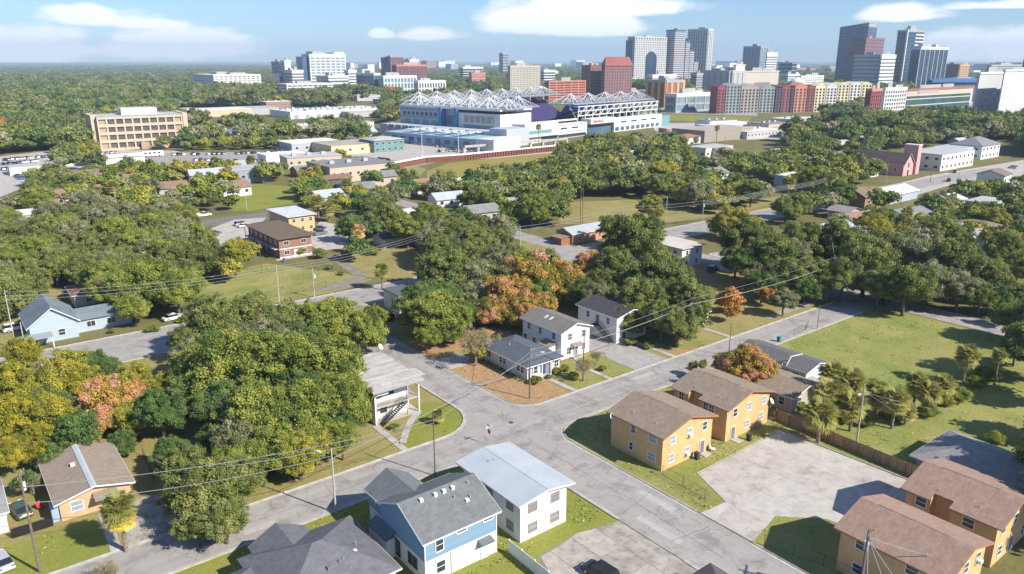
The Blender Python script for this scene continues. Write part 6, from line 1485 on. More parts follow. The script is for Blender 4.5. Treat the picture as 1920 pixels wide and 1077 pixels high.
for l, px, py, mt in (('blue wheeled bin by the brick block corner', 533, 491, BB), ('blue wheeled bin in the brick block car park', 372, 461, BB), ('green bin lying near the field fence by the grey roof', 1460, 641, BG), ('dark bin beside the door step of the ochre corner house', 1306, 861, BLK),
                      ('dark bin by the ochre house near the timber fence', 1404, 826, BLK), ('blue bin at the foot of the black outside stair', 1146, 640, BB)):
    g = G(px, py); bin_(l, g.x, g.y, mt)
g = G(840, 775)
def chairm(label, px, py, mat):
    g = G(px, py); o = thing('garden_chair', label, 'chair', tuple(g), .6)
    MB().box(-.35, .35, -.3, .3, .32, .4).build('seat', mat, o); m = MB(); m.slab([(-.35, .3, .4), (.35, .3, .4), (.35, .55, 1.0), (-.35, .55, 1.0)], .05); m.build('backrest', mat, o)
    for x in (-.3, .3):
        for y in (-.25, .25): MB().box(x - .03, x + .03, y - .03, y + .03, 0, .32).build('leg', mat, o)
chairm('white plastic lounge chair on the pad between the ochre houses', 1337, 846, WHITE); chairm('red chair in the side yard of the peach bungalow', 78, 955, M('toy_red', (0.45, 0.04, 0.05)))
g = G(1083, 698); o = tag(MB().build('covered_boat', BLACK), None)
bpy.data.objects.remove(o)
# manhole lids
for px, py, l in ((958, 793, 'round iron manhole lid in the middle of the junction'), (865, 1004, 'small iron lid in the street by the bottom lawn')):
    g = G(px, py); tag(MB().tube((0, 0, 0.03), (0, 0, ZR + 0.012), 0.42, n=16).build('manhole_lid', M('cast_iron', (0.07, 0.065, 0.06)), None, (g.x, g.y, 0)), l, 'manhole cover')

# cars
def loft(m, secs):
    for a, b in zip(secs[:-1], secs[1:]):
        n = len(a)
        for k in range(n):
            j = (k + 1) % n; m.face([a[k], b[k], b[j], a[j]])
    m.face(secs[0]); m.face(secs[-1][::-1])
PAINT = {n: M('paint_' + n, c, rough=.25, spec=.6) for n, c in (('white', (0.75, 0.75, 0.75)), ('silver', (0.42, 0.43, 0.45)), ('grey', (0.14, 0.15, 0.16)), ('black', (0.02, 0.022, 0.026)), ('navy', (0.025, 0.05, 0.13)), ('red', (0.32, 0.03, 0.025)), ('blue', (0.05, 0.14, 0.32)), ('beige', (0.42, 0.36, 0.28)), ('green', (0.06, 0.10, 0.07)))}
CARG = M('car_glass', (0.02, 0.025, 0.03), rough=.08, spec=.7); LIGHTM = M('headlamp_glass', (0.7, 0.7, 0.72), rough=.1); TAIL = M('tail_lamp', (0.35, 0.02, 0.02), rough=.2)
def car_meshes(style):
    L, Wd = (4.7, 1.82) if style != 'pickup' else (5.5, 1.95); H = {'sedan': 1.44, 'suv': 1.72, 'pickup': 1.8}[style]
    hw = Wd / 2
    def sec(x, zt, k=1.0, zb=.28): return [(x, -hw * k, zb), (x, -hw * k * 1.0, .62), (x, -hw * k * .93, zt), (x, hw * k * .93, zt), (x, hw * k, .62), (x, hw * k, zb)]
    b = MB(); z = .92 if style == 'sedan' else 1.05
    loft(b, [sec(-L / 2, .62, .86, .36), sec(-L / 2 + .12, z * .86, .95), sec(-L / 2 + .5, z, 1), sec(L * .08, z, 1), sec(L / 2 - .75, z * .93, 1), sec(L / 2 - .2, z * .78, .95), sec(L / 2, .55, .84, .36)])
    g = MB(); t = MB()
    f0, f1, r0, r1 = {'sedan': (1.15, .45, -1.2, -1.85), 'suv': (1.2, .55, -1.95, -2.25), 'pickup': (1.3, .65, -.75, -.95)}[style]
    lo, hi = [(r1, -hw * .9), (f0, -hw * .9), (f0, hw * .9), (r1, hw * .9)], [(r0, -hw * .74), (f1, -hw * .74), (f1, hw * .74), (r0, hw * .74)]
    for k in range(4): j = (k + 1) % 4; g.face([(*lo[k], z), (*lo[j], z), (*hi[j], H - .05), (*hi[k], H - .05)])
    t.face([(*p, H) for p in hi]);
    for k in range(4): j = (k + 1) % 4; t.face([(*hi[k], H - .055), (*hi[j], H - .055), (*hi[j], H), (*hi[k], H)])
    if style == 'pickup':
        b.box(-L / 2 + .1, -1.0, -hw * .92, -hw * .82, z, z + .22); b.box(-L / 2 + .1, -1.0, hw * .82, hw * .92, z, z + .22)
    w = MB(); w.tube((0, -.11, 0), (0, .11, 0), .33, n=14); rm_ = MB(); rm_.tube((0, -.125, 0), (0, .125, 0), .2, n=10)
    hl = MB().box(-.05, .03, -.2, .2, -.08, .08)
    return b, g, t, w, rm_, hl, L, hw
_cars = {}
def car_proto(style, paint):
    k = (style, paint)
    if k in _cars: return _cars[k]
    b, g, t, w, rm_, hl, L, hw = car_meshes(style)
    if style not in _cars:
        _cars[style] = (w.mesh('wheel', RUBBER), rm_.mesh('rim', STEEL), hl.mesh('headlight', LIGHTM), hl.mesh('tail_light', TAIL), g.mesh('windows', CARG))
    wm, rim, hm, tm, gm_ = _cars[style]
    _cars[k] = (b.mesh('body', PAINT[paint]), t.mesh('cabin_roof', PAINT[paint]), gm_, wm, rim, hm, tm, L, hw)
    return _cars[k]
def car(label, x, y, rot, style='sedan', paint='white', detail=True, group=None, z=ZR):
    bm, tm_, gm_, wm, rim, hm, tl, L, hw = car_proto(style, paint)
    o = thing('car' if style != 'pickup' else 'pickup_truck', label, 'car' if style != 'pickup' else 'pickup', (x, y, z), rot, group)
    link('body', bm, o); link('windows', gm_, o).name = 'window_glass'; link('cabin_roof', tm_, o)
    if detail:
        for sx in (-1, 1):
            for sy in (-1, 1):
                q = link('wheel', wm, o, (sx * L * .31, sy * (hw - .1), .33)); link('rim', rim, q)
        for sy in (-1, 1): link('headlight', hm, o, (L / 2 - .1, sy * hw * .62, .66)); link('tail_light', tl, o, (-L / 2 + .06, sy * hw * .68, .74))
    return o
def pcar(label, px, py, rot, *a, **k): g = G(px, py, .6); return car(label, g.x, g.y, R(rot), *a, **k)
pcar('silver saloon cut off by the bottom left corner of the photo', 2, 1052, 100, 'sedan', 'silver')
pcar('grey-green saloon parked in the side yard of the peach bungalow', 38, 955, 100, 'sedan', 'green')
pcar('white estate car beside the pale blue house', 28, 615, 8, 'suv', 'white')
pcar('black car in tree shade on the side street by the small white house', 724, 594, 95, 'suv', 'black')
pcar('dark blue-green car parked beside the pale flat-roofed white block', 1337, 505, 10, 'suv', 'navy')
pcar('dark navy saloon standing in the brick block car park', 401, 437, 12, 'sedan', 'navy')
pcar('white pickup on the brown street above the brick block', 382, 403, 5, 'pickup', 'white')
pcar('dark grey pickup behind the tan block', 600, 437, 15, 'pickup', 'grey')
pcar('dark blue saloon behind the grey pickup', 600, 428, 15, 'sedan', 'navy')
pcar('black car cut off by the bottom edge beside the stained concrete pad', 1126, 1074, 95, 'suv', 'black')
pcar('white car partly hidden under the shaded oaks beyond the pale blue house', 325, 595, 10, 'sedan', 'white')
pcar('silver car under the trees left of the brick block', 452, 420, 5, 'suv', 'silver'); pcar('white car at the corner of the brick block drive', 459, 423, 5, 'sedan', 'white')
pcar('dark car on the street before the pink chapel', 1779, 338, 20, 'suv', 'navy'); pcar('silver car on the right edge street', 1899, 314, 70, 'suv', 'silver'); pcar('navy car beneath the big street oak', 1660, 565, 10, 'sedan', 'navy')
pcar('grey car standing by the cream two-storey building', 1790, 322, 20, 'suv', 'grey')
# rows of parked cars far off
rng = random.Random(5); styles = ['sedan', 'suv', 'sedan', 'pickup', 'suv']; cols = ['white', 'white', 'silver', 'grey', 'black', 'navy', 'red', 'blue', 'beige', 'silver', 'black']
PCOUNT = {}
WORDS = 'zeroth first second third fourth fifth sixth seventh eighth ninth tenth eleventh twelfth thirteenth fourteenth fifteenth sixteenth seventeenth eighteenth nineteenth'.split()
TENS = {2: 'twenty', 3: 'thirty', 4: 'forty'}
def NTH(n):
    if n < 20: return WORDS[n]
    return {2: 'twentieth', 3: 'thirtieth', 4: 'fortieth'}[n // 10] if n % 10 == 0 else TENS[n // 10] + '-' + WORDS[n % 10]
def park(label, group, pts, n, rot, jit=4):
    PCOUNT[group] = PCOUNT.get(group, 0)
    for k in range(n):
        t = (k + .5) / n * (len(pts) - 1); i = min(int(t), len(pts) - 2); f = t - i
        x = pts[i][0] * (1 - f) + pts[i + 1][0] * f; y = pts[i][1] * (1 - f) + pts[i + 1][1] * f
        if rng.random() < .12: continue
        g = G(x, y, .6); PCOUNT[group] += 1; st_, pc_ = rng.choice(styles), rng.choice(cols)
        car(f'{pc_} {"pickup" if st_ == "pickup" else "high car" if st_ == "suv" else "saloon"}, {NTH(PCOUNT[group])} from left of {group}', g.x + rng.uniform(-.3, .3), g.y + rng.uniform(-.3, .3), R(rot + rng.uniform(-jit, jit)), st_, pc_, False, group)
park('parked car in the rows of the big left car park beyond the trees', 'cars in the left car park', [(5, 300), (110, 292)], 15, 100); park('parked car in the rows of the big left car park beyond the trees', 'cars in the left car park', [(3, 308), (72, 302)], 8, 100)
park('parked car in the rows of the big left car park beyond the trees', 'cars in the left car park', [(0, 318), (46, 316)], 5, 100); park('parked car near the trees at the lower end of the left car park', 'cars by the left woods', [(26, 322), (44, 336)], 5, 10)
park('parked car in the row below the four-storey office', 'cars below the office', [(195, 288), (222, 285)], 3, 90); park('parked car in the long row right of the four-storey office', 'cars right of the office', [(320, 290), (440, 288), (560, 283)], 26, 95)
park('parked car in the second row right of the four-storey office', 'cars right of the office, second row', [(360, 300), (470, 303), (560, 296)], 20, 95)
park('parked car in the white strip between office and stadium', 'cars left of the stadium', [(660, 296), (730, 300)], 9, 95); park('parked car on the stadium forecourt', 'cars before the stadium', [(750, 267), (800, 270), (850, 280)], 15, 60)
park('parked car below the blue stadium podium', 'cars below the stadium podium', [(820, 284), (890, 281)], 10, 60); park('parked car in the lot right of the stadium', 'cars right of the stadium', [(1245, 205), (1330, 207), (1400, 210)], 30, 60)
park('parked car in the back row right of the stadium', 'cars right of the stadium, back row', [(1245, 199), (1400, 203)], 28, 60)
def rv():
    g = G(268, 296); o = thing('motorhome', 'big white motorhome parked by the four-storey office', 'motorhome', tuple(g), R(0))
    MB().box(0, 12, 0, 2.8, .6, 3.6).build('body', WHITE, o); m = MB()
    for k in range(4): m.box(1 + k * 2.6, 2.4 + k * 2.6, -.05, -.01, 2, 2.9)
    m.build('window_strip', CARG, o)
    for x in (2, 9.5): MB().tube((x, -.02, .5), (x, .3, .5), .5, n=10).build('wheel', RUBBER, o)
rv()

# ------------------------------------------------------------------ trees
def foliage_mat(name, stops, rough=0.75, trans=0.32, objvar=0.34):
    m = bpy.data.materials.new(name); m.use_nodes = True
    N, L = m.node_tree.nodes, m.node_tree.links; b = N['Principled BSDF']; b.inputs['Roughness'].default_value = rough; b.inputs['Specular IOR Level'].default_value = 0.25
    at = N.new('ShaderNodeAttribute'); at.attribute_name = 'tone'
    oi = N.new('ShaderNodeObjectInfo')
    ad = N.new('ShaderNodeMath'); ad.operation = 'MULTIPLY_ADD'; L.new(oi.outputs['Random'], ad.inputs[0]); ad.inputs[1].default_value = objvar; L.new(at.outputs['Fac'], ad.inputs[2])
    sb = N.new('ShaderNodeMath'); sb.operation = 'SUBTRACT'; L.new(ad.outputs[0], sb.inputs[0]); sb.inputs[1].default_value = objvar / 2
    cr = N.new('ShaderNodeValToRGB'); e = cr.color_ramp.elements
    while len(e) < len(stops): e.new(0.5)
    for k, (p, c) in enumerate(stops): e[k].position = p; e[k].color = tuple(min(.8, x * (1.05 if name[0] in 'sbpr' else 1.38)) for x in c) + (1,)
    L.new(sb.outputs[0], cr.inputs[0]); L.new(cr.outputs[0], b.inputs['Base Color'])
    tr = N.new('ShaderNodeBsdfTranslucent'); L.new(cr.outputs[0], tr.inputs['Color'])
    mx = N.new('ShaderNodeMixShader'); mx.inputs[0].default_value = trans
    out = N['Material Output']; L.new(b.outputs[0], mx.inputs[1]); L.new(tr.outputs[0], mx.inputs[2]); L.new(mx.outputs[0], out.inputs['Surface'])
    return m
FM = {
 'o': foliage_mat('oak_leaves', [(0, (0.085, 0.11, 0.03)), (.45, (0.155, 0.185, 0.05)), (.8, (0.215, 0.24, 0.065)), (1, (0.26, 0.265, 0.09))]),
 'g': foliage_mat('green_leaves', [(0, (0.10, 0.135, 0.025)), (.4, (0.185, 0.225, 0.042)), (.8, (0.25, 0.275, 0.055)), (1, (0.31, 0.30, 0.07))]),
 'd': foliage_mat('dark_green_leaves', [(0, (0.055, 0.10, 0.03)), (.5, (0.105, 0.165, 0.045)), (1, (0.17, 0.225, 0.06))]),
 'm': foliage_mat('mossy_grey_leaves', [(0, (0.12, 0.135, 0.06)), (.5, (0.21, 0.22, 0.10)), (1, (0.33, 0.32, 0.19))]),
 'y': foliage_mat('yellowing_leaves', [(0, (0.17, 0.19, 0.035)), (.5, (0.27, 0.265, 0.045)), (1, (0.38, 0.33, 0.055))]),
 'Y': foliage_mat('bright_yellow_leaves', [(0, (0.17, 0.19, 0.03)), (.45, (0.31, 0.30, 0.035)), (1, (0.50, 0.42, 0.05))]),
 'r': foliage_mat('salmon_leaves', [(0, (0.17, 0.19, 0.045)), (.22, (0.30, 0.28, 0.05)), (.4, (0.56, 0.42, 0.06)), (.58, (0.60, 0.33, 0.10)), (.78, (0.62, 0.33, 0.18)), (1, (0.64, 0.38, 0.29))], objvar=0.2),
 'R': foliage_mat('rust_leaves', [(0, (0.26, 0.19, 0.05)), (.5, (0.58, 0.27, 0.06)), (1, (0.66, 0.36, 0.12))]),
 'b': foliage_mat('sparse_dry_leaves', [(0, (0.30, 0.25, 0.13)), (1, (0.44, 0.37, 0.18))]),
 'p': foliage_mat('palm_leaves', [(0, (0.24, 0.27, 0.07)), (.5, (0.42, 0.41, 0.12)), (1, (0.62, 0.52, 0.22))], trans=.5),
 'P': foliage_mat('golden_palm_leaves', [(0, (0.26, 0.25, 0.05)), (.5, (0.46, 0.38, 0.07)), (1, (0.60, 0.45, 0.11))]),
 'D': foliage_mat('dead_palm_leaves', [(0, (0.40, 0.25, 0.14)), (1, (0.60, 0.42, 0.25))]),
}
def quad_mesh(name, C, Nn, S, T, mat, aspect=0.75):
    "C centres, Nn normals, S half sizes, T tones -> one mesh of leaf quads"
    n = len(C); rs = np.random.RandomState(1)
    Nn = Nn / np.linalg.norm(Nn, axis=1, keepdims=True)
    a = rs.normal(size=(n, 3)); u = np.cross(Nn, a); u /= np.linalg.norm(u, axis=1, keepdims=True); v = np.cross(Nn, u)
    u *= S[:, None]; v *= S[:, None] * aspect
    V = np.stack([C - u, C - v * .9 + u * .15, C + u, C + v], 1).reshape(-1, 3)
    me = bpy.data.meshes.new(name); me.vertices.add(4 * n); me.vertices.foreach_set('co', V.ravel().astype(np.float32))
    me.loops.add(4 * n); me.loops.foreach_set('vertex_index', np.arange(4 * n, dtype=np.int32))
    me.polygons.add(n); me.polygons.foreach_set('loop_start', np.arange(0, 4 * n, 4, dtype=np.int32)); me.polygons.foreach_set('loop_total', np.full(n, 4, dtype=np.int32))
    at = me.attributes.new('tone', 'FLOAT', 'FACE'); at.data.foreach_set('value', T.astype(np.float32))
    me.materials.append(mat); me.update(); me.validate()
    return me
def crown_mesh(name, seed, mat, nclump=60, nleaf=14000, leaf=0.032, flat=0.72, lobes=4, crad=(0.17, 0.30), open_=0.0):
    rs = np.random.RandomState(seed)
    # main lobes make the outline uneven
    ang = rs.uniform(0, 6.28) + np.arange(lobes) * 6.28 / lobes + rs.uniform(-.4, .4, lobes)
    lc = np.stack([np.cos(ang) * rs.uniform(.28, .5, lobes), np.sin(ang) * rs.uniform(.28, .5, lobes), rs.uniform(-.18, .22, lobes)], 1)
    lc = np.vstack([lc, [[0, 0, .22]]]); lr = np.append(rs.uniform(.42, .62, lobes), .62)
    C = []
    while len(C) < nclump:
        k = rs.randint(len(lc)); d = rs.normal(size=3); d /= np.linalg.norm(d)
        if d[2] < -.7: continue
        p = lc[k] + d * lr[k] * rs.uniform(.62, 1.0) * np.array([1, 1, flat])
        if np.hypot(p[0], p[1]) > 1.02 or p[2] < -.78: continue
        C.append(p)
    C = np.array(C); cr = rs.uniform(crad[0], crad[1], nclump); tone = rs.uniform(.05, .95, nclump)
    idx = rs.choice(nclump, nleaf, p=cr ** 2 / (cr ** 2).sum())
    d = rs.normal(size=(nleaf, 3)); d /= np.linalg.norm(d, axis=1, keepdims=True)
    d[:, 2] = np.where(d[:, 2] < -.25, -d[:, 2] * .8, d[:, 2])
    rad = cr[idx] * rs.uniform(.35, 1.0, nleaf) ** .5 * (1 + .22 * rs.normal(size=nleaf))
    P_ = C[idx] + d * rad[:, None] * np.array([1, 1, .98])
    Nn = d * .9 + rs.normal(size=(nleaf, 3)) * .6 + np.array([.05, -.12, .14])
    S = leaf * rs.uniform(.5, 1.5, nleaf)
    T = np.clip(tone[idx] + rs.normal(size=nleaf) * .13, 0, 1)
    # inner leaves close the heart of the crown
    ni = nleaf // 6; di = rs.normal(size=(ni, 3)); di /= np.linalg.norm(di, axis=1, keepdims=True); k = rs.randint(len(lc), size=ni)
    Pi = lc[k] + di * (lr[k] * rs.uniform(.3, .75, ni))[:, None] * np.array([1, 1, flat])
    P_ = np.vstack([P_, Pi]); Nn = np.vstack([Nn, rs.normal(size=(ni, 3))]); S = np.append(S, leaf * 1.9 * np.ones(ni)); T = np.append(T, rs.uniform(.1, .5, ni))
    return quad_mesh(name, P_, Nn, S, T, mat)
def trunk_mesh(name, seed, mat, top=1.0, r=0.055, limbs=6, twig=True, reach=.6, rise=.5):
    rg = random.Random(seed); m = MB()
    p = Vector((0, 0, -.05)); q = Vector((rg.uniform(-.05, .05), rg.uniform(-.05, .05), top * .55))
    m.tube(p, q, r * 1.25, r * .9, n=7, cap=False)
    for k in range(limbs):
        a = 6.28 * k / limbs + rg.uniform(-.4, .4); e = q + Vector((math.cos(a) * reach * rg.uniform(.5, 1), math.sin(a) * reach * rg.uniform(.5, 1), rise * rg.uniform(.5, 1.1)))
        mid = q.lerp(e, .5) + Vector((0, 0, .06)); m.tube(q, mid, r * .62, r * .42, n=5, cap=False); m.tube(mid, e, r * .42, r * .18, n=5, cap=False)
        if twig:
            for j in range(4):
                b = a + rg.uniform(-1, 1); s = mid.lerp(e, rg.uniform(0, 1)); t = s + Vector((math.cos(b) * .25, math.sin(b) * .25, rg.uniform(.05, .3))); m.tube(s, t, r * .2, r * .06, n=3, cap=False)
    return m.mesh(name, mat)
def bare_mesh(seed, mat, r=.035, fine=True):
    rg = random.Random(seed); m = MB()
    def br(p, d, L, rr, lv):
        q = p + d * L; m.tube(p, q, rr, rr * .65, n=5 if lv < 2 else 3, cap=False)
        if lv >= 4: return
        for k in range(3 if lv else 6):
            nd = (d + Vector((rg.uniform(-1, 1), rg.uniform(-1, 1), rg.uniform(-.15, .8))) * .62).normalized(); br(p.lerp(q, rg.uniform(.65, 1)), nd, L * rg.uniform(.6, .8), rr * .58, lv + 1)
    br(Vector((0, 0, -.05)), Vector((0, 0, 1)), .62, r * 1.3, 0)
    return m.mesh('trunk', mat)
def palm_crown(seed, mat, nf=34, droop=.5):
    "costapalmate fans: ribs ending in a spray of pointed leaflets; unit radius, centre at the origin"
    rs = np.random.RandomState(seed); m = MB(); tones = []
    for k in range(nf):
        a = rs.uniform(0, 6.28); el = rs.uniform(-1.0, 1.25); L = rs.uniform(.55, .75)
        d = Vector((math.cos(a) * math.cos(el), math.sin(a) * math.cos(el), math.sin(el))); base = d * L * .55
        s = Vector((-math.sin(a), math.cos(a), 0)); up = d.cross(s); tn = rs.uniform(.0, .45) + (0.5 if el < -.4 else .15)
        m.tube((0, 0, 0), base, .012, .01, n=3, cap=False); tones += [tn] * 3
        for j in range(13):
            t = -1.25 + 2.5 * j / 12; dd = (d * math.cos(t) + s * math.sin(t)); tip = base + dd * L * rs.uniform(.62, .8) + Vector((0, 0, -.12 * droop - .25 * droop * abs(t) * rs.uniform(.4, 1)))
            mid = base.lerp(tip, .45) + up * .01; w = s * math.cos(t) * .055 - d * math.sin(t) * .055
            m.face([base, mid - w, tip, mid + w]); tones.append(min(1, max(0, tn + rs.uniform(-.15, .2))))
    me = m.mesh('crown', mat); at = me.attributes.new('tone', 'FLOAT', 'FACE'); at.data.foreach_set('value', np.array(tones[:len(me.polygons)], dtype=np.float32))
    return me
def palm_trunk(mat):
    m = MB(); n = 14
    for k in range(n): m.tube((0, 0, k / n), (0, 0, (k + 1) / n), .058 - .012 * (k % 2), .05, n=7, cap=False)
    return m.mesh('trunk', mat)
SHAPES = {}
for k, (sd_, kw) in enumerate(((1, {}), (2, dict(lobes=5, flat=.66)), (3, dict(lobes=3, flat=.85)), (4, dict(lobes=6, flat=.6, nclump=56, crad=(.14, .26))), (5, dict(lobes=4, flat=.78, nclump=40, crad=(.18, .34))))):
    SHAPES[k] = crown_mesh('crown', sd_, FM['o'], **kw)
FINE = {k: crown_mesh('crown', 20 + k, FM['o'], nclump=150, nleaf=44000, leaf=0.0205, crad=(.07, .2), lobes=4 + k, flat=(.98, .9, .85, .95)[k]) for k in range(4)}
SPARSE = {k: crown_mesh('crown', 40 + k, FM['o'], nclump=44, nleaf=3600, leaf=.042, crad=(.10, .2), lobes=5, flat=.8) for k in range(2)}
TRUNKS = {k: trunk_mesh('trunk', k, BARK, limbs=8 + k, reach=.86, rise=.95) for k in range(3)}
BARE = {k: bare_mesh(k + 3, BARKL) for k in range(2)}
WISP = crown_mesh('crown', 60, FM['b'], nclump=70, nleaf=6500, leaf=.018, crad=(.1, .2), lobes=5, flat=.9)
PALMC = {k: palm_crown(k, FM['p'], 60, .6) for k in range(3)}; PALMT = palm_trunk(M('palm_bark', (0.26, 0.21, 0.16), (0.17, 0.135, 0.1), 4))
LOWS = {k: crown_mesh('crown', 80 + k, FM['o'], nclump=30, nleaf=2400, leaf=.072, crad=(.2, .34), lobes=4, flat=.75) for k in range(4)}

KN = {'o': ('oak_tree', 'olive green oak'), 'g': ('green_tree', 'fresh green tree'), 'd': ('green_tree', 'dark green tree'), 'm': ('oak_tree', 'grey mossy oak'), 'y': ('maple_tree', 'yellow-green tree'), 'Y': ('maple_tree', 'bright yellow tree'),
      'r': ('rain_tree', 'salmon and orange tree'), 'R': ('maple_tree', 'rust orange tree'), 'b': ('bare_tree', 'nearly bare grey tree'), 'p': ('palm_tree', 'fan palm'), 'P': ('palm_tree', 'golden fan palm'), 'D': ('palm_tree', 'dead brown fan palm'), 's': ('shrub', 'green shrub'), 'h': ('oak_tree', 'thin-crowned oak')}
TREES = []   # (x, y, R, kind, hc factor)
def solve(px, py, r, hf):
    z = 6.0
    for _ in range(12):
        g = G(px, py, z); f = project((g.x, g.y, z))[2]; Rm = r / FPX * f; z = hf * Rm
    return g.x, g.y, Rm
def T(kind, *items):
    hf = {'p': 0, 'P': 0, 'D': 0, 'b': 1.0, 's': .55}.get(kind, 1.0)
    for it in items:
        px, py, r = it[:3]
        if kind in 'pPD':
            ht = it[3] if len(it) > 3 else 4.5; g = G(px, py, ht); f = project((g.x, g.y, ht))[2]; TREES.append((g.x, g.y, r / FPX * f, kind, ht, px, py, r))
        else:
            h = it[3] if len(it) > 3 else hf; x, y, Rm = solve(px, py, r, h); TREES.append((x, y, Rm, kind, h, px, py, r))
T('Y', (40, 735, 68), (10, 790, 60), (85, 790, 60), (45, 665, 40), (20, 850, 42), (70, 830, 45), (150, 720, 45))
T('y', (118, 705, 58), (160, 690, 42), (250, 718, 46), (312, 722, 34), (560, 855, 50), (600, 835, 42), (255, 780, 45), (540, 750, 46))
T('d', (140, 815, 52), (300, 775, 56), (400, 770, 52), (100, 865, 32), (48, 905, 28), (320, 850, 40))
T('r', (205, 755, 62), (180, 800, 42), (235, 745, 40), (955, 556, 56, .82), (1008, 522, 64, .88), (1056, 532, 50, .85), (925, 585, 40, .75), (1105, 500, 36), (1135, 505, 28), (985, 592, 40, .7), (1015, 575, 36, .7), (1400, 688, 54), (1362, 690, 34), (1430, 700, 36))
T('g', (440, 690, 82), (530, 690, 84), (620, 690, 76), (475, 785, 76), (570, 775, 72), (645, 750, 60), (620, 605, 62), (680, 625, 48), (520, 840, 60), (640, 825, 42), (690, 715, 30), (445, 870, 50), (365, 700, 55), (660, 780, 44), (700, 600, 32), (590, 820, 50))
T('o', (400, 605, 64), (465, 592, 54), (535, 610, 54), (580, 596, 42), (635, 592, 40), (350, 640, 40), (395, 920, 72), (345, 880, 54), (420, 975, 52), (340, 935, 46), (455, 900, 52), (370, 985, 44), (430, 650, 50))
T('m', (450, 835, 58), (500, 640, 56), (560, 650, 44), (360, 670, 46), (480, 860, 40), (890, 520, 46), (880, 560, 36), (935, 500, 44))
T('d', (430, 760, 60), (350, 740, 46), (480, 720, 60), (560, 740, 60), (540, 800, 60), (600, 760, 50), (420, 820, 48), (640, 690, 50), (500, 640, 50), (580, 640, 50), (400, 660, 50), (640, 800, 40), (460, 900, 40), (230, 830, 30), (180, 690, 40), (80, 760, 50))
T('g', (230, 545, 52), (280, 530, 58), (330, 545, 50), (190, 520, 46), (250, 580, 34)); T('d', (785, 570, 46), (800, 550, 36)); T('b', (500, 600, 34), (620, 800, 30), (470, 870, 26), (850, 500, 26), (1420, 520, 34), (1130, 600, 24), (1650, 470, 28), (350, 900, 28)); T('s', (1580, 780, 20), (1625, 790, 18), (1690, 775, 22), (1740, 770, 22), (1800, 740, 24), (1770, 750, 22), (1830, 715, 20), (1530, 800, 16), (1640, 720, 20), (1500, 760, 16), (1700, 735, 22))
T('o', (1945, 650, 72), (1965, 600, 60), (2000, 710, 60), (2020, 840, 110), (2075, 920, 120), (1990, 780, 60)); T('y', (440, 480, 38), (430, 505, 26), (470, 470, 20))
T('g', (815, 590, 58), (775, 600, 34), (850, 605, 42), (800, 635, 30)); T('d', (840, 560, 40), (870, 590, 32))
T('o', (835, 515, 56), (870, 480, 42), (805, 505, 34), (915, 475, 40), (960, 480, 30))
T('o', (1185, 455, 66), (1155, 500, 46), (1235, 520, 62), (1280, 565, 56), (1205, 560, 56), (1180, 600, 36), (1270, 610, 44), (1130, 540, 40), (1215, 440, 40), (1150, 430, 34), (1240, 600, 46), (1300, 600, 36)); T('g', (1260, 545, 44), (1195, 590, 38), (1310, 560, 34), (1170, 470, 38), (1235, 570, 40)); T('m', (1120, 560, 38), (1100, 540, 30), (1180, 530, 34))
T('R', (1262, 470, 22), (1245, 492, 20), (1368, 562, 28), (1372, 585, 20), (1435, 548, 26), (1425, 515, 26), (1372, 570, 14))
T('d', (1000, 545, 44), (1085, 545, 36), (900, 590, 34, .7), (950, 600, 26, .6), (1120, 575, 34, .8))
T('b', (892, 642, 48), (1095, 690, 26), (1120, 668, 18), (1405, 530, 22), (200, 1072, 30), (60, 905, 28))
T('y', (1440, 560, 16), (896, 652, 22, 1.5))
T('p', (224, 950, 46, 6.0), (822, 778, 17, 1.6), (1556, 735, 40, 5.5), (1598, 715, 38, 5), (1540, 775, 44, 5), (1600, 760, 38, 4.5), (1815, 665, 32, 6), (1680, 750, 34, 5), (1720, 715, 30, 5), (1770, 720, 28, 3), (1700, 770, 26, 2.5), (1560, 700, 34, 6), (1648, 745, 26, 4), (1745, 735, 30, 4), (715, 505, 20, 5.5), (1875, 665, 20, 6.5), (350, 405, 16, 8), (366, 415, 16, 7), (595, 378, 20, 6), (615, 390, 20, 5), (650, 345, 18, 6), (470, 300, 14, 8), (210, 350, 18, 7), (1480, 340, 18, 9), (1560, 330, 16, 9), (1010, 238, 8, 14), (1345, 240, 8, 12), (1305, 262, 9, 7), (1700, 400, 18, 7), (1730, 415, 18, 6), (1300, 685, 14, 2.2), (1318, 682, 12, 1.6), (1850, 440, 15, 6), (1500, 300, 14, 8))
T('P', (225, 968, 36, 4.9), (670, 440, 14, 6)); T('D', (672, 432, 20, 5))
T('d', (655, 425, 30), (690, 430, 26), (670, 465, 26))
T('s', (1004, 712, 15), (1045, 695, 12), (1060, 690, 12), (1030, 706, 8), (1075, 705, 14), (1655, 770, 20), (740, 800, 12), (1450, 745, 22), (940, 635, 10), (1180, 640, 14), (1215, 648, 12), (1870, 820, 24), (1850, 700, 26), (65, 545, 14), (560, 470, 16), (600, 475, 18), (650, 477, 14), (700, 470, 16), (620, 500, 10), (640, 512, 8), (1130, 690, 10), (340, 600, 12), (285, 615, 14), (210, 620, 9))
T('o', (1400, 455, 56), (1445, 485, 56), (1505, 455, 52), (1560, 455, 56), (1625, 500, 62), (1580, 520, 48), (1700, 540, 56), (1660, 480, 56), (1790, 500, 60), (1850, 520, 50), (1840, 560, 36), (1525, 520, 44), (1480, 520, 44), (1380, 490, 34), (1905, 560, 34), (1895, 600, 40), (1880, 470, 40), (1760, 440, 46), (1905, 660, 30), (1910, 500, 34), (1650, 540, 44))
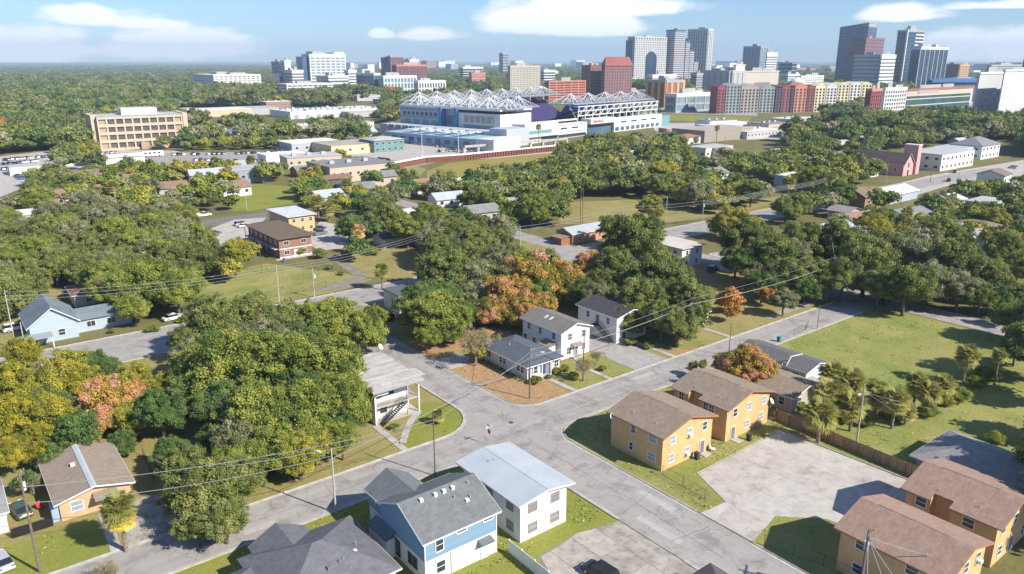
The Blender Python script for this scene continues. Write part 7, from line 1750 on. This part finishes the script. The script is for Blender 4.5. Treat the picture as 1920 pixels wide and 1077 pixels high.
T('m', (1720, 480, 60), (1740, 530, 52), (1610, 460, 46), (1800, 545, 44), (1490, 480, 40), (1470, 565, 30)); T('y', (1640, 440, 44), (1690, 450, 36), (1690, 500, 26), (1220, 390, 30), (1375, 415, 34), (1410, 430, 30), (1345, 425, 22), (1830, 430, 26), (1880, 440, 18))
T('d', (1400, 500, 40), (1430, 535, 36), (1820, 500, 40), (1870, 560, 34), (1590, 500, 34), (1890, 590, 26), (1510, 545, 30))
# rough fills: crowns scattered through wooded ground seen between the streets
BLOCKED = []   # axis-aligned boxes kept clear
for o in list(COL.objects):
    if o.get('category') and o.get('category') not in ('cable', 'fence', 'utility pole', 'car', 'pickup', 'bin', 'shrub', 'chair', 'street sign') and o.parent is None and o.type == 'EMPTY':
        xs, ys = [], []
        for ch in o.children:
            if ch.type == 'MESH':
                for v in ch.bound_box:
                    q = ch.matrix_local @ Vector(v) if False else Vector(v)
                    a = ch.rotation_euler.z; q = Vector((q.x * math.cos(a) - q.y * math.sin(a), q.x * math.sin(a) + q.y * math.cos(a))) + Vector(ch.location.xy)
                    a = o.rotation_euler.z; q = Vector((q.x * math.cos(a) - q.y * math.sin(a), q.x * math.sin(a) + q.y * math.cos(a))) + Vector(o.location.xy); xs.append(q.x); ys.append(q.y)
        if xs and (max(xs) - min(xs)) < 400: BLOCKED.append((min(xs), max(xs), min(ys), max(ys)))
def inpoly(x, y, P_):
    c = False; n = len(P_); j = n - 1
    for i in range(n):
        if (P_[i][1] > y) != (P_[j][1] > y) and x < (P_[j][0] - P_[i][0]) * (y - P_[i][1]) / (P_[j][1] - P_[i][1]) + P_[i][0]: c = not c
        j = i
    return c
CLEARPX = [  # patches of the photograph that show open ground, water or roofs (ground level)
    [(0, 290), (115, 282), (120, 300), (40, 345), (40, 360), (0, 372)], [(200, 290), (245, 288), (245, 330), (215, 330)], [(245, 284), (600, 280), (600, 306), (300, 310), (245, 306)],
    [(440, 345), (560, 342), (560, 400), (440, 400)], [(345, 400), (500, 394), (500, 425), (345, 440)], [(360, 420), (660, 405), (700, 460), (800, 470), (820, 500), (700, 525), (380, 600), (350, 580), (440, 500), (410, 480), (355, 455)],
    [(700, 300), (1040, 272), (1050, 320), (990, 322), (820, 332), (735, 340), (650, 345), (660, 320)], [(1055, 376), (1200, 372), (1330, 400), (1330, 420), (1180, 425), (1055, 425)], [(1180, 425), (1330, 410), (1560, 355), (1560, 385), (1420, 425), (1320, 450)],
    [(750, 225), (1000, 160), (1280, 175), (1270, 262), (1060, 290), (700, 305), (690, 292), (738, 240)], [(1230, 185), (1480, 190), (1480, 285), (1260, 285)], [(330, 202), (720, 202), (720, 246), (540, 250), (330, 240)],
    [(1650, 335), (1920, 295), (1920, 335), (1700, 375), (1650, 360)], [(1640, 285), (1920, 262), (1920, 300), (1640, 335)], [(1700, 165), (1920, 160), (1920, 215), (1720, 215)], [(1830, 225), (1920, 215), (1920, 245), (1830, 250)], [(540, 272), (760, 272), (760, 300), (540, 300)],
    [(960, 440), (1130, 410), (1140, 470), (960, 490)], [(1250, 425), (1340, 425), (1345, 520), (1290, 520)]]
CLEAR = [[tuple(G(x, y).xy) for x, y in P_] for P_ in CLEARPX]
def blocked(x, y, r):
    for a, b, c, d in BLOCKED:
        if a - r < x < b + r and c - r < y < d + r: return True
    return any(inpoly(x, y, P_) for P_ in CLEAR)
def inview(x, y):
    "keeps a thinned lane between the camera and the small buildings seen among the trees"
    for a, b, r in MIDV:
        D = math.hypot(a, b); ux, uy = a / D, b / D; t = (a - x) * ux + (b - y) * uy
        if 0 < t < min(75, .085 * D + 14): 
            if abs((x - a) * uy - (y - b) * ux) < r * .75: return True
    return False
STREETS = [(-60, 175, 82, 90.3), (-150, 460, 158, 171.4), (62.6, 72.7, -60, 158), (175.5, 183.2, -40, 158), (151, 159, 171, 330)]
rng = random.Random(21)
def fill(pix, spacing, rr, kinds, n=2000, z=6, thin=0.0):
    spacing *= .86; rr = (rr[0] * .84, rr[1] * .86); n = int(n * 1.3)
    Pg = [tuple(G(x, y, z).xy) for x, y in pix]; xs = [p[0] for p in Pg]; ys = [p[1] for p in Pg]; got = []; near_ = [(t[0], t[1], t[2]) for t in TREES if t[2] > 1]
    grid = {}
    def near(x, y, d):
        cx, cy = int(x // 12), int(y // 12)
        return any(math.hypot(x - a, y - b) < d for i in (-1, 0, 1) for j in (-1, 0, 1) for a, b in grid.get((cx + i, cy + j), ()))
    for a, b, _ in near_: grid.setdefault((int(a // 12), int(b // 12)), []).append((a, b))
    for _ in range(n):
        x, y = rng.uniform(min(xs), max(xs)), rng.uniform(min(ys), max(ys))
        if not inpoly(x, y, Pg): continue
        r = rng.uniform(*rr)
        if near(x, y, spacing * rng.uniform(.75, 1.1)) or blocked(x, y, r * .55): continue
        if inview(x, y) and rng.random() < .85: continue
        if noise.noise(Vector((x / 38, y / 38, 7.7))) > .30: continue
        if any(a - r * .3 < x < b + r * .3 and c - r * .3 < y < d + r * .3 for a, b, c, d in STREETS): continue
        if rng.random() < thin: continue
        grid.setdefault((int(x // 12), int(y // 12)), []).append((x, y))
        k = rng.choice(kinds); h = rng.uniform(.78, 1.02); q = project((x, y, r * h))
        if not q or q[0] < -120 or q[0] > 2040: continue
        TREES.append((x, y, r, k, h, q[0], q[1], r / q[2] * FPX))
fill([(0, 380), (110, 340), (200, 400), (330, 395), (370, 430), (400, 470), (372, 540), (340, 600), (165, 600), (175, 520), (120, 490), (60, 530), (0, 560)], 7.6, (5, 8), 'ooomgmgo', 2500)
fill([(60, 320), (240, 308), (460, 312), (560, 320), (460, 385), (340, 400), (200, 410), (100, 390), (40, 380)], 8, (4.5, 7), 'gggoyomgY', 2500)
fill([(480, 310), (700, 290), (800, 340), (700, 380), (640, 400), (560, 360), (500, 340)], 9, (4, 6.5), 'gdoyrog', 1500)
fill([(690, 365), (760, 335), (830, 328), (1000, 320), (1060, 375), (1050, 430), (1000, 462), (820, 470), (700, 440)], 8, (5, 7.5), 'oogodm', 3000)
fill([(1000, 305), (1120, 258), (1270, 262), (1300, 300), (1420, 300), (1470, 280), (1640, 300), (1660, 380), (1560, 372), (1480, 390), (1300, 400), (1060, 372)], 8.6, (5.5, 8.5), 'oogodmoy', 6000)
fill([(1450, 235), (1560, 225), (1640, 222), (1760, 222), (1830, 240), (1850, 285), (1640, 285), (1560, 295), (1450, 280)], 10, (6, 8.5), 'oomodg', 3500)
fill([(1640, 380), (1700, 385), (1780, 350), (1920, 335), (1920, 470), (1850, 440), (1700, 450), (1600, 430), (1560, 400)], 8, (4, 6.5), 'oogmyd', 1800)
fill([(0, 205), (160, 205), (160, 260), (190, 300), (0, 300)], 10, (5, 7.5), 'oomgyo', 2500)
fill([(0, 165), (340, 160), (560, 190), (720, 195), (720, 215), (340, 215), (0, 215)], 13, (6, 9), 'oogmyod', 6000, 8)
fill([(340, 240), (560, 246), (700, 244), (745, 262), (720, 278), (560, 286), (350, 288)], 8.5, (4, 6.2), 'oogmoyg', 3000)
fill([(300, 255), (520, 250), (560, 285), (300, 290)], 11, (5, 7), 'oogm', 800)
fill([(700, 130), (1000, 140), (1010, 175), (760, 178), (500, 190), (480, 160)], 14, (6, 9), 'oogmyo', 5000, 8)
fill([(1090, 165), (1330, 165), (1340, 178), (1290, 190), (1100, 175)], 14, (6, 9), 'oymo', 1500, 8)
fill([(1640, 200), (1920, 198), (1920, 225), (1820, 225), (1650, 222)], 12, (5, 7), 'oymRo', 1500, 7)
fill([(1850, 225), (1920, 240), (1920, 262), (1850, 262)], 11, (6, 8), 'ood', 500)
fill([(1060, 300), (1000, 330), (860, 345), (800, 340), (830, 330)], 9, (4.5, 6), 'gdo', 500)
fill([(380, 295), (620, 300), (560, 318), (400, 318)], 14, (3.5, 5), 'gyo', 200)
fill([(730, 262), (980, 272), (1040, 272), (1030, 284), (800, 296), (720, 288)], 12, (2.2, 3.6), 'gom', 300, 3)
fill([(1150, 150), (1270, 212), (1400, 214), (1250, 226)], 16, (2.5, 4), 'go', 200, 3)

# labels: each tree is told by its look, by the landmark nearest to it and by its rank there
TREES = [t for t in TREES if t[2] > 0.5]
TREES.sort(key=lambda t: -t[7])
vis = [t for t in TREES if -t[7] < t[5] < 1920 + t[7]]
isp = lambda t: t[3] in 'pPDsb'
TOPT = [t for t in vis if not isp(t)]
NEARLY = sorted(TOPT[:292] + [t for t in vis if isp(t)], key=lambda t: -t[7]); REST = TOPT[292:] + [t for t in TREES if not (-t[7] < t[5] < 1920 + t[7])]
LM = [(p, project((x, y, 3))) for p, x, y in LANDMARKS]
LM = [(p, q[0], q[1]) for p, q in LM if q]
used = {}
ORD = ['', 'second ', 'third ', 'fourth ', 'fifth ', 'sixth ', 'seventh ', 'eighth ', 'ninth ', 'tenth ', 'eleventh ', 'twelfth ']
def rel_label(px, py, noun):
    best = min(LM, key=lambda l: math.hypot(l[1] - px, (l[2] - py) * 1.6)); dx, dy = px - best[1], (py - best[2]) * 1.6
    if abs(dx) > abs(dy): rel = 'right of' if dx > 0 else 'left of'
    else: rel = 'below' if dy > 0 else 'above'
    return (noun, rel, best[0]), math.hypot(dx, dy)
def assign(objs):
    "objs: (object, px, py, noun); nearest gets no ordinal, the others their rank"
    by = {}
    for o, px, py, noun in objs:
        k, d = rel_label(px, py, noun); by.setdefault(k, []).append((d, o))
    for (noun, rel, lm), lst in by.items():
        lst.sort(key=lambda t: t[0])
        for i, (d, o) in enumerate(lst):
            if len(lst) == 1: o['label'] = f'{noun} {rel} the {lm}'
            elif i == 0: o['label'] = f'nearest {noun} {rel} the {lm}'
            else: o['label'] = f'{NTH(i + 1)} nearest {noun} {rel} the {lm}'
def put_tree(t, k):
    x, y, Rm, kind, h, px, py, rp = t; rg = random.Random(int(x * 7 + y * 13))
    nm, noun = KN[kind]
    o = link(nm, None, None, (x, y, 0), rg.uniform(0, 6.28)); o['category'] = {'palm_tree': 'palm', 'shrub': 'shrub'}.get(nm, 'tree')
    o['group'] = {'palm_tree': 'palms', 'shrub': 'shrubs', 'oak_tree': 'oaks in the yards and woods', 'green_tree': 'green trees in the yards and woods', 'maple_tree': 'yellow and rust trees', 'rain_tree': 'salmon flowering trees', 'bare_tree': 'bare trees'}[nm]
    if kind in 'pPD':
        a = link('trunk', PALMT, o); a.scale = (max(3.2, Rm * 1.6),) * 2 + (h,)
        c = link('crown', PALMC[k % 3], o, (0, 0, h)); c.scale = (Rm,) * 3; mt = FM[kind]
    elif kind == 'b':
        a = link('trunk', BARE[k % 2], o); a.scale = (Rm,) * 2 + (Rm * 1.0,)
        c = link('crown', WISP, o, (0, 0, Rm * 1.05)); c.scale = (Rm * .9,) * 3; mt = FM['b']
    else:
        big = rp > 27
        if kind == 's': me = SHAPES[k % 5]
        elif kind == 'm' and big: me = FINE[k % 4]
        else: me = FINE[k % 4] if big else SHAPES[k % 5]
        if kind == 's': c = link('foliage', me, o, (0, 0, Rm * .45)); c.scale = (Rm, Rm, Rm * .8); mt = FM['g']
        else:
            a = link('trunk', TRUNKS[k % 3], o); a.scale = (Rm, Rm, Rm * h)
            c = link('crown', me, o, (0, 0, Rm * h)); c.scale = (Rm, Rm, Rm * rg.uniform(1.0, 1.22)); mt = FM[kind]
    c.material_slots[0].link = 'OBJECT'; c.material_slots[0].material = mt
    if kind != 's' : c.rotation_euler = (0, 0, 0)
    return o
objs = []
assign([(o, px, py, n) for o, px, py, n in MIDH])
for k, t in enumerate(NEARLY):
    o = put_tree(t, k); size = 'large ' if t[7] > 55 else ('' if t[7] > 24 else 'small ')
    if t[3] in 'pPDsb': size = ''
    objs.append((o, t[5], t[6], size + KN[t[3]][1]))
assign(objs)

# everything past that: one mass of low crowns, placed by geometry nodes
rng = random.Random(99)
pts = [(x, y, 0.0, Rm, h, kind) for (x, y, Rm, kind, h, *_r) in REST if kind not in 'bpPDs']
# the far woods out to the horizon
def far_ok(x, y):
    q = project((x, y, 6))
    if not q: return False
    px, py = q[0], q[1]
    if not (-150 < px < 2070): return False
    if blocked(x, y, 6): return False
    D = math.hypot(x, y)
    if D < 560: return False
    if inview(x, y) and rng.random() < .85: return False
    if 1700 > D > 560 and 640 < px < 1330 and py > 130: return noise.noise(Vector((x / 90, y / 90, 0))) > 0.12
    if D < 1500 and px > 1240 and py < 225: return noise.noise(Vector((x / 90, y / 90, 0))) > 0.25
    return noise.noise(Vector((x / 120, y / 120, 3))) > -0.16
def ring(d0, d1, n, r0, r1):
    k = 0; tries = 0
    while k < n and tries < n * 6:
        tries += 1
        D = math.sqrt(rng.uniform(d0 * d0, d1 * d1)); a = HEAD + rng.uniform(-.66, .66); x, y = math.sin(a) * D, math.cos(a) * D
        if not far_ok(x, y): continue
        Dk = D; pts.append((x, y, 0.0, rng.uniform(r0, r1) * rng.choice((.6, .8, 1, 1.15)), rng.uniform(.9, 1.15), rng.choice('oodmodo' if rng.random() < .96 or Dk > 1500 else 'yyyR'))); k += 1
ring(560, 1000, 3600, 5.5, 9); ring(1000, 1800, 7500, 7, 11); ring(1800, 3200, 9000, 11, 17); ring(3200, 6000, 9000, 20, 30); ring(6000, 12000, 7000, 36, 55)
kinds = 'ogmydRrY'
me = bpy.data.meshes.new('woods_points'); me.vertices.add(len(pts)); arr = np.array([(p[0], p[1], p[3] * min(p[4], 1.1) * (1 if p[3] < 12 else 12 / p[3] * .8)) for p in pts], dtype=np.float32); me.vertices.foreach_set('co', arr.ravel())
a1 = me.attributes.new('size', 'FLOAT_VECTOR', 'POINT'); a1.data.foreach_set('vector', np.array([(p[3], p[3], p[3] if p[3] < 12 else 8.0) for p in pts], dtype=np.float32).ravel())
a2 = me.attributes.new('variant', 'INT', 'POINT'); a2.data.foreach_set('value', np.array([(kinds.index(p[5]) if p[5] in kinds else 0) * 2 + rng.randrange(2) for p in pts], dtype=np.int32))
a3 = me.attributes.new('turn', 'FLOAT', 'POINT'); a3.data.foreach_set('value', np.array([rng.uniform(0, 6.28) for p in pts], dtype=np.float32))
wcol = bpy.data.collections.new('low_crowns')
for i, kd in enumerate(kinds):
    for j in range(2):
        o = bpy.data.objects.new('crown_%02d_%d' % (i, j), LOWS[(i + j * 2) % 4].copy()); o.data.materials[0] = FM[kd]; wcol.objects.link(o)
woods = link('woods', me); tag(woods, 'mass of green and yellow treetops reaching to the horizon', 'woods', kind='stuff')
ng = bpy.data.node_groups.new('woods', 'GeometryNodeTree'); ng.interface.new_socket('Geometry', in_out='INPUT', socket_type='NodeSocketGeometry'); ng.interface.new_socket('Geometry', in_out='OUTPUT', socket_type='NodeSocketGeometry')
N, L = ng.nodes, ng.links; gi, go = N.new('NodeGroupInput'), N.new('NodeGroupOutput'); iop = N.new('GeometryNodeInstanceOnPoints'); ci = N.new('GeometryNodeCollectionInfo')
ci.inputs['Collection'].default_value = wcol; ci.inputs['Separate Children'].default_value = True; ci.inputs['Reset Children'].default_value = True; iop.inputs['Pick Instance'].default_value = True
def named(t, nme): n = N.new('GeometryNodeInputNamedAttribute'); n.data_type = t; n.inputs['Name'].default_value = nme; return [s for s in n.outputs if s.enabled and s.name == 'Attribute'][0]
L.new(gi.outputs[0], iop.inputs['Points']); L.new(ci.outputs[0], iop.inputs['Instance']); L.new(named('INT', 'variant'), iop.inputs['Instance Index']); L.new(named('FLOAT_VECTOR', 'size'), iop.inputs['Scale'])
cx = N.new('ShaderNodeCombineXYZ'); L.new(named('FLOAT', 'turn'), cx.inputs[2]); L.new(cx.outputs[0], iop.inputs['Rotation']); L.new(iop.outputs[0], go.inputs[0])
md = woods.modifiers.new('woods', 'NODES'); md.node_group = ng

# weeds, litter and fallen leaves on the near ground
rs = np.random.RandomState(12)
def litter(name, label, boxes, n, c0, c1, size, keep=None, z=.05):
    C, k = [], 0
    while k < n:
        a, b, c, d = boxes[rs.randint(len(boxes))]; x, y = rs.uniform(a, b), rs.uniform(c, d)
        if noise.noise(Vector((x / 4.5, y / 4.5, c0[0] * 9))) < .02: k += .15; continue
        if any(p - .3 < x < q + .3 and r - .3 < y < t + .3 for p, q, r, t in STREETS) or any(p < x < q and r < y < t for p, q, r, t in BLOCKED) or (z > .04 and inpoly(x, y, LOTP)): k += .15; continue
        C.append((x, y, z)); k += 1
    C = np.array(C); m = foliage_mat(name + '_blades', [(0, c0), (1, c1)], trans=.2)
    Nn = rs.normal(size=C.shape) * .6 + np.array([0, 0, .8]); S = size * rs.uniform(.5, 1.6, len(C))
    o = link(name, quad_mesh(name, C, Nn, S, rs.uniform(0, 1, len(C)), m)); tag(o, label, 'ground cover', kind='stuff')
LOTP = [(72.0, 52.6), (76.7, 52.2), (79.5, 59.0), (100.2, 59.5), (101.3, 36.5), (85, 35.8), (83.5, 42), (79, 46.3), (72.0, 44.8)]
NEARB = [(72, 103, 45, 82), (104, 175, 22, 82), (-20, 62, 90.5, 157), (20, 62, 60, 82), (73, 150, 90.5, 157), (0, 110, 172, 210)]
litter('weeds', 'low green weeds and grass tufts over the yards', NEARB, 9000, (.10, .14, .03), (.24, .27, .06), .16)
litter('fallen_leaves', 'scattered dry leaves and straw over the yards', NEARB, 7000, (.30, .20, .09), (.52, .40, .20), .11)

# ------------------------------------------------------------------ air
hz = MB().box(-2500, 13500, -2500, 14500, -1.0, 330.0)
hm = bpy.data.materials.new('haze'); hm.use_nodes = True; N, L = hm.node_tree.nodes, hm.node_tree.links; N.clear()
ho = N.new('ShaderNodeOutputMaterial'); pv = N.new('ShaderNodeVolumePrincipled'); pv.inputs['Density'].default_value = 0.000105; pv.inputs['Color'].default_value = (0.60, 0.79, 1.0, 1); pv.inputs['Anisotropy'].default_value = 0.0
L.new(pv.outputs[0], ho.inputs['Volume'])
tag(hz.build('haze', hm), kind='stuff')
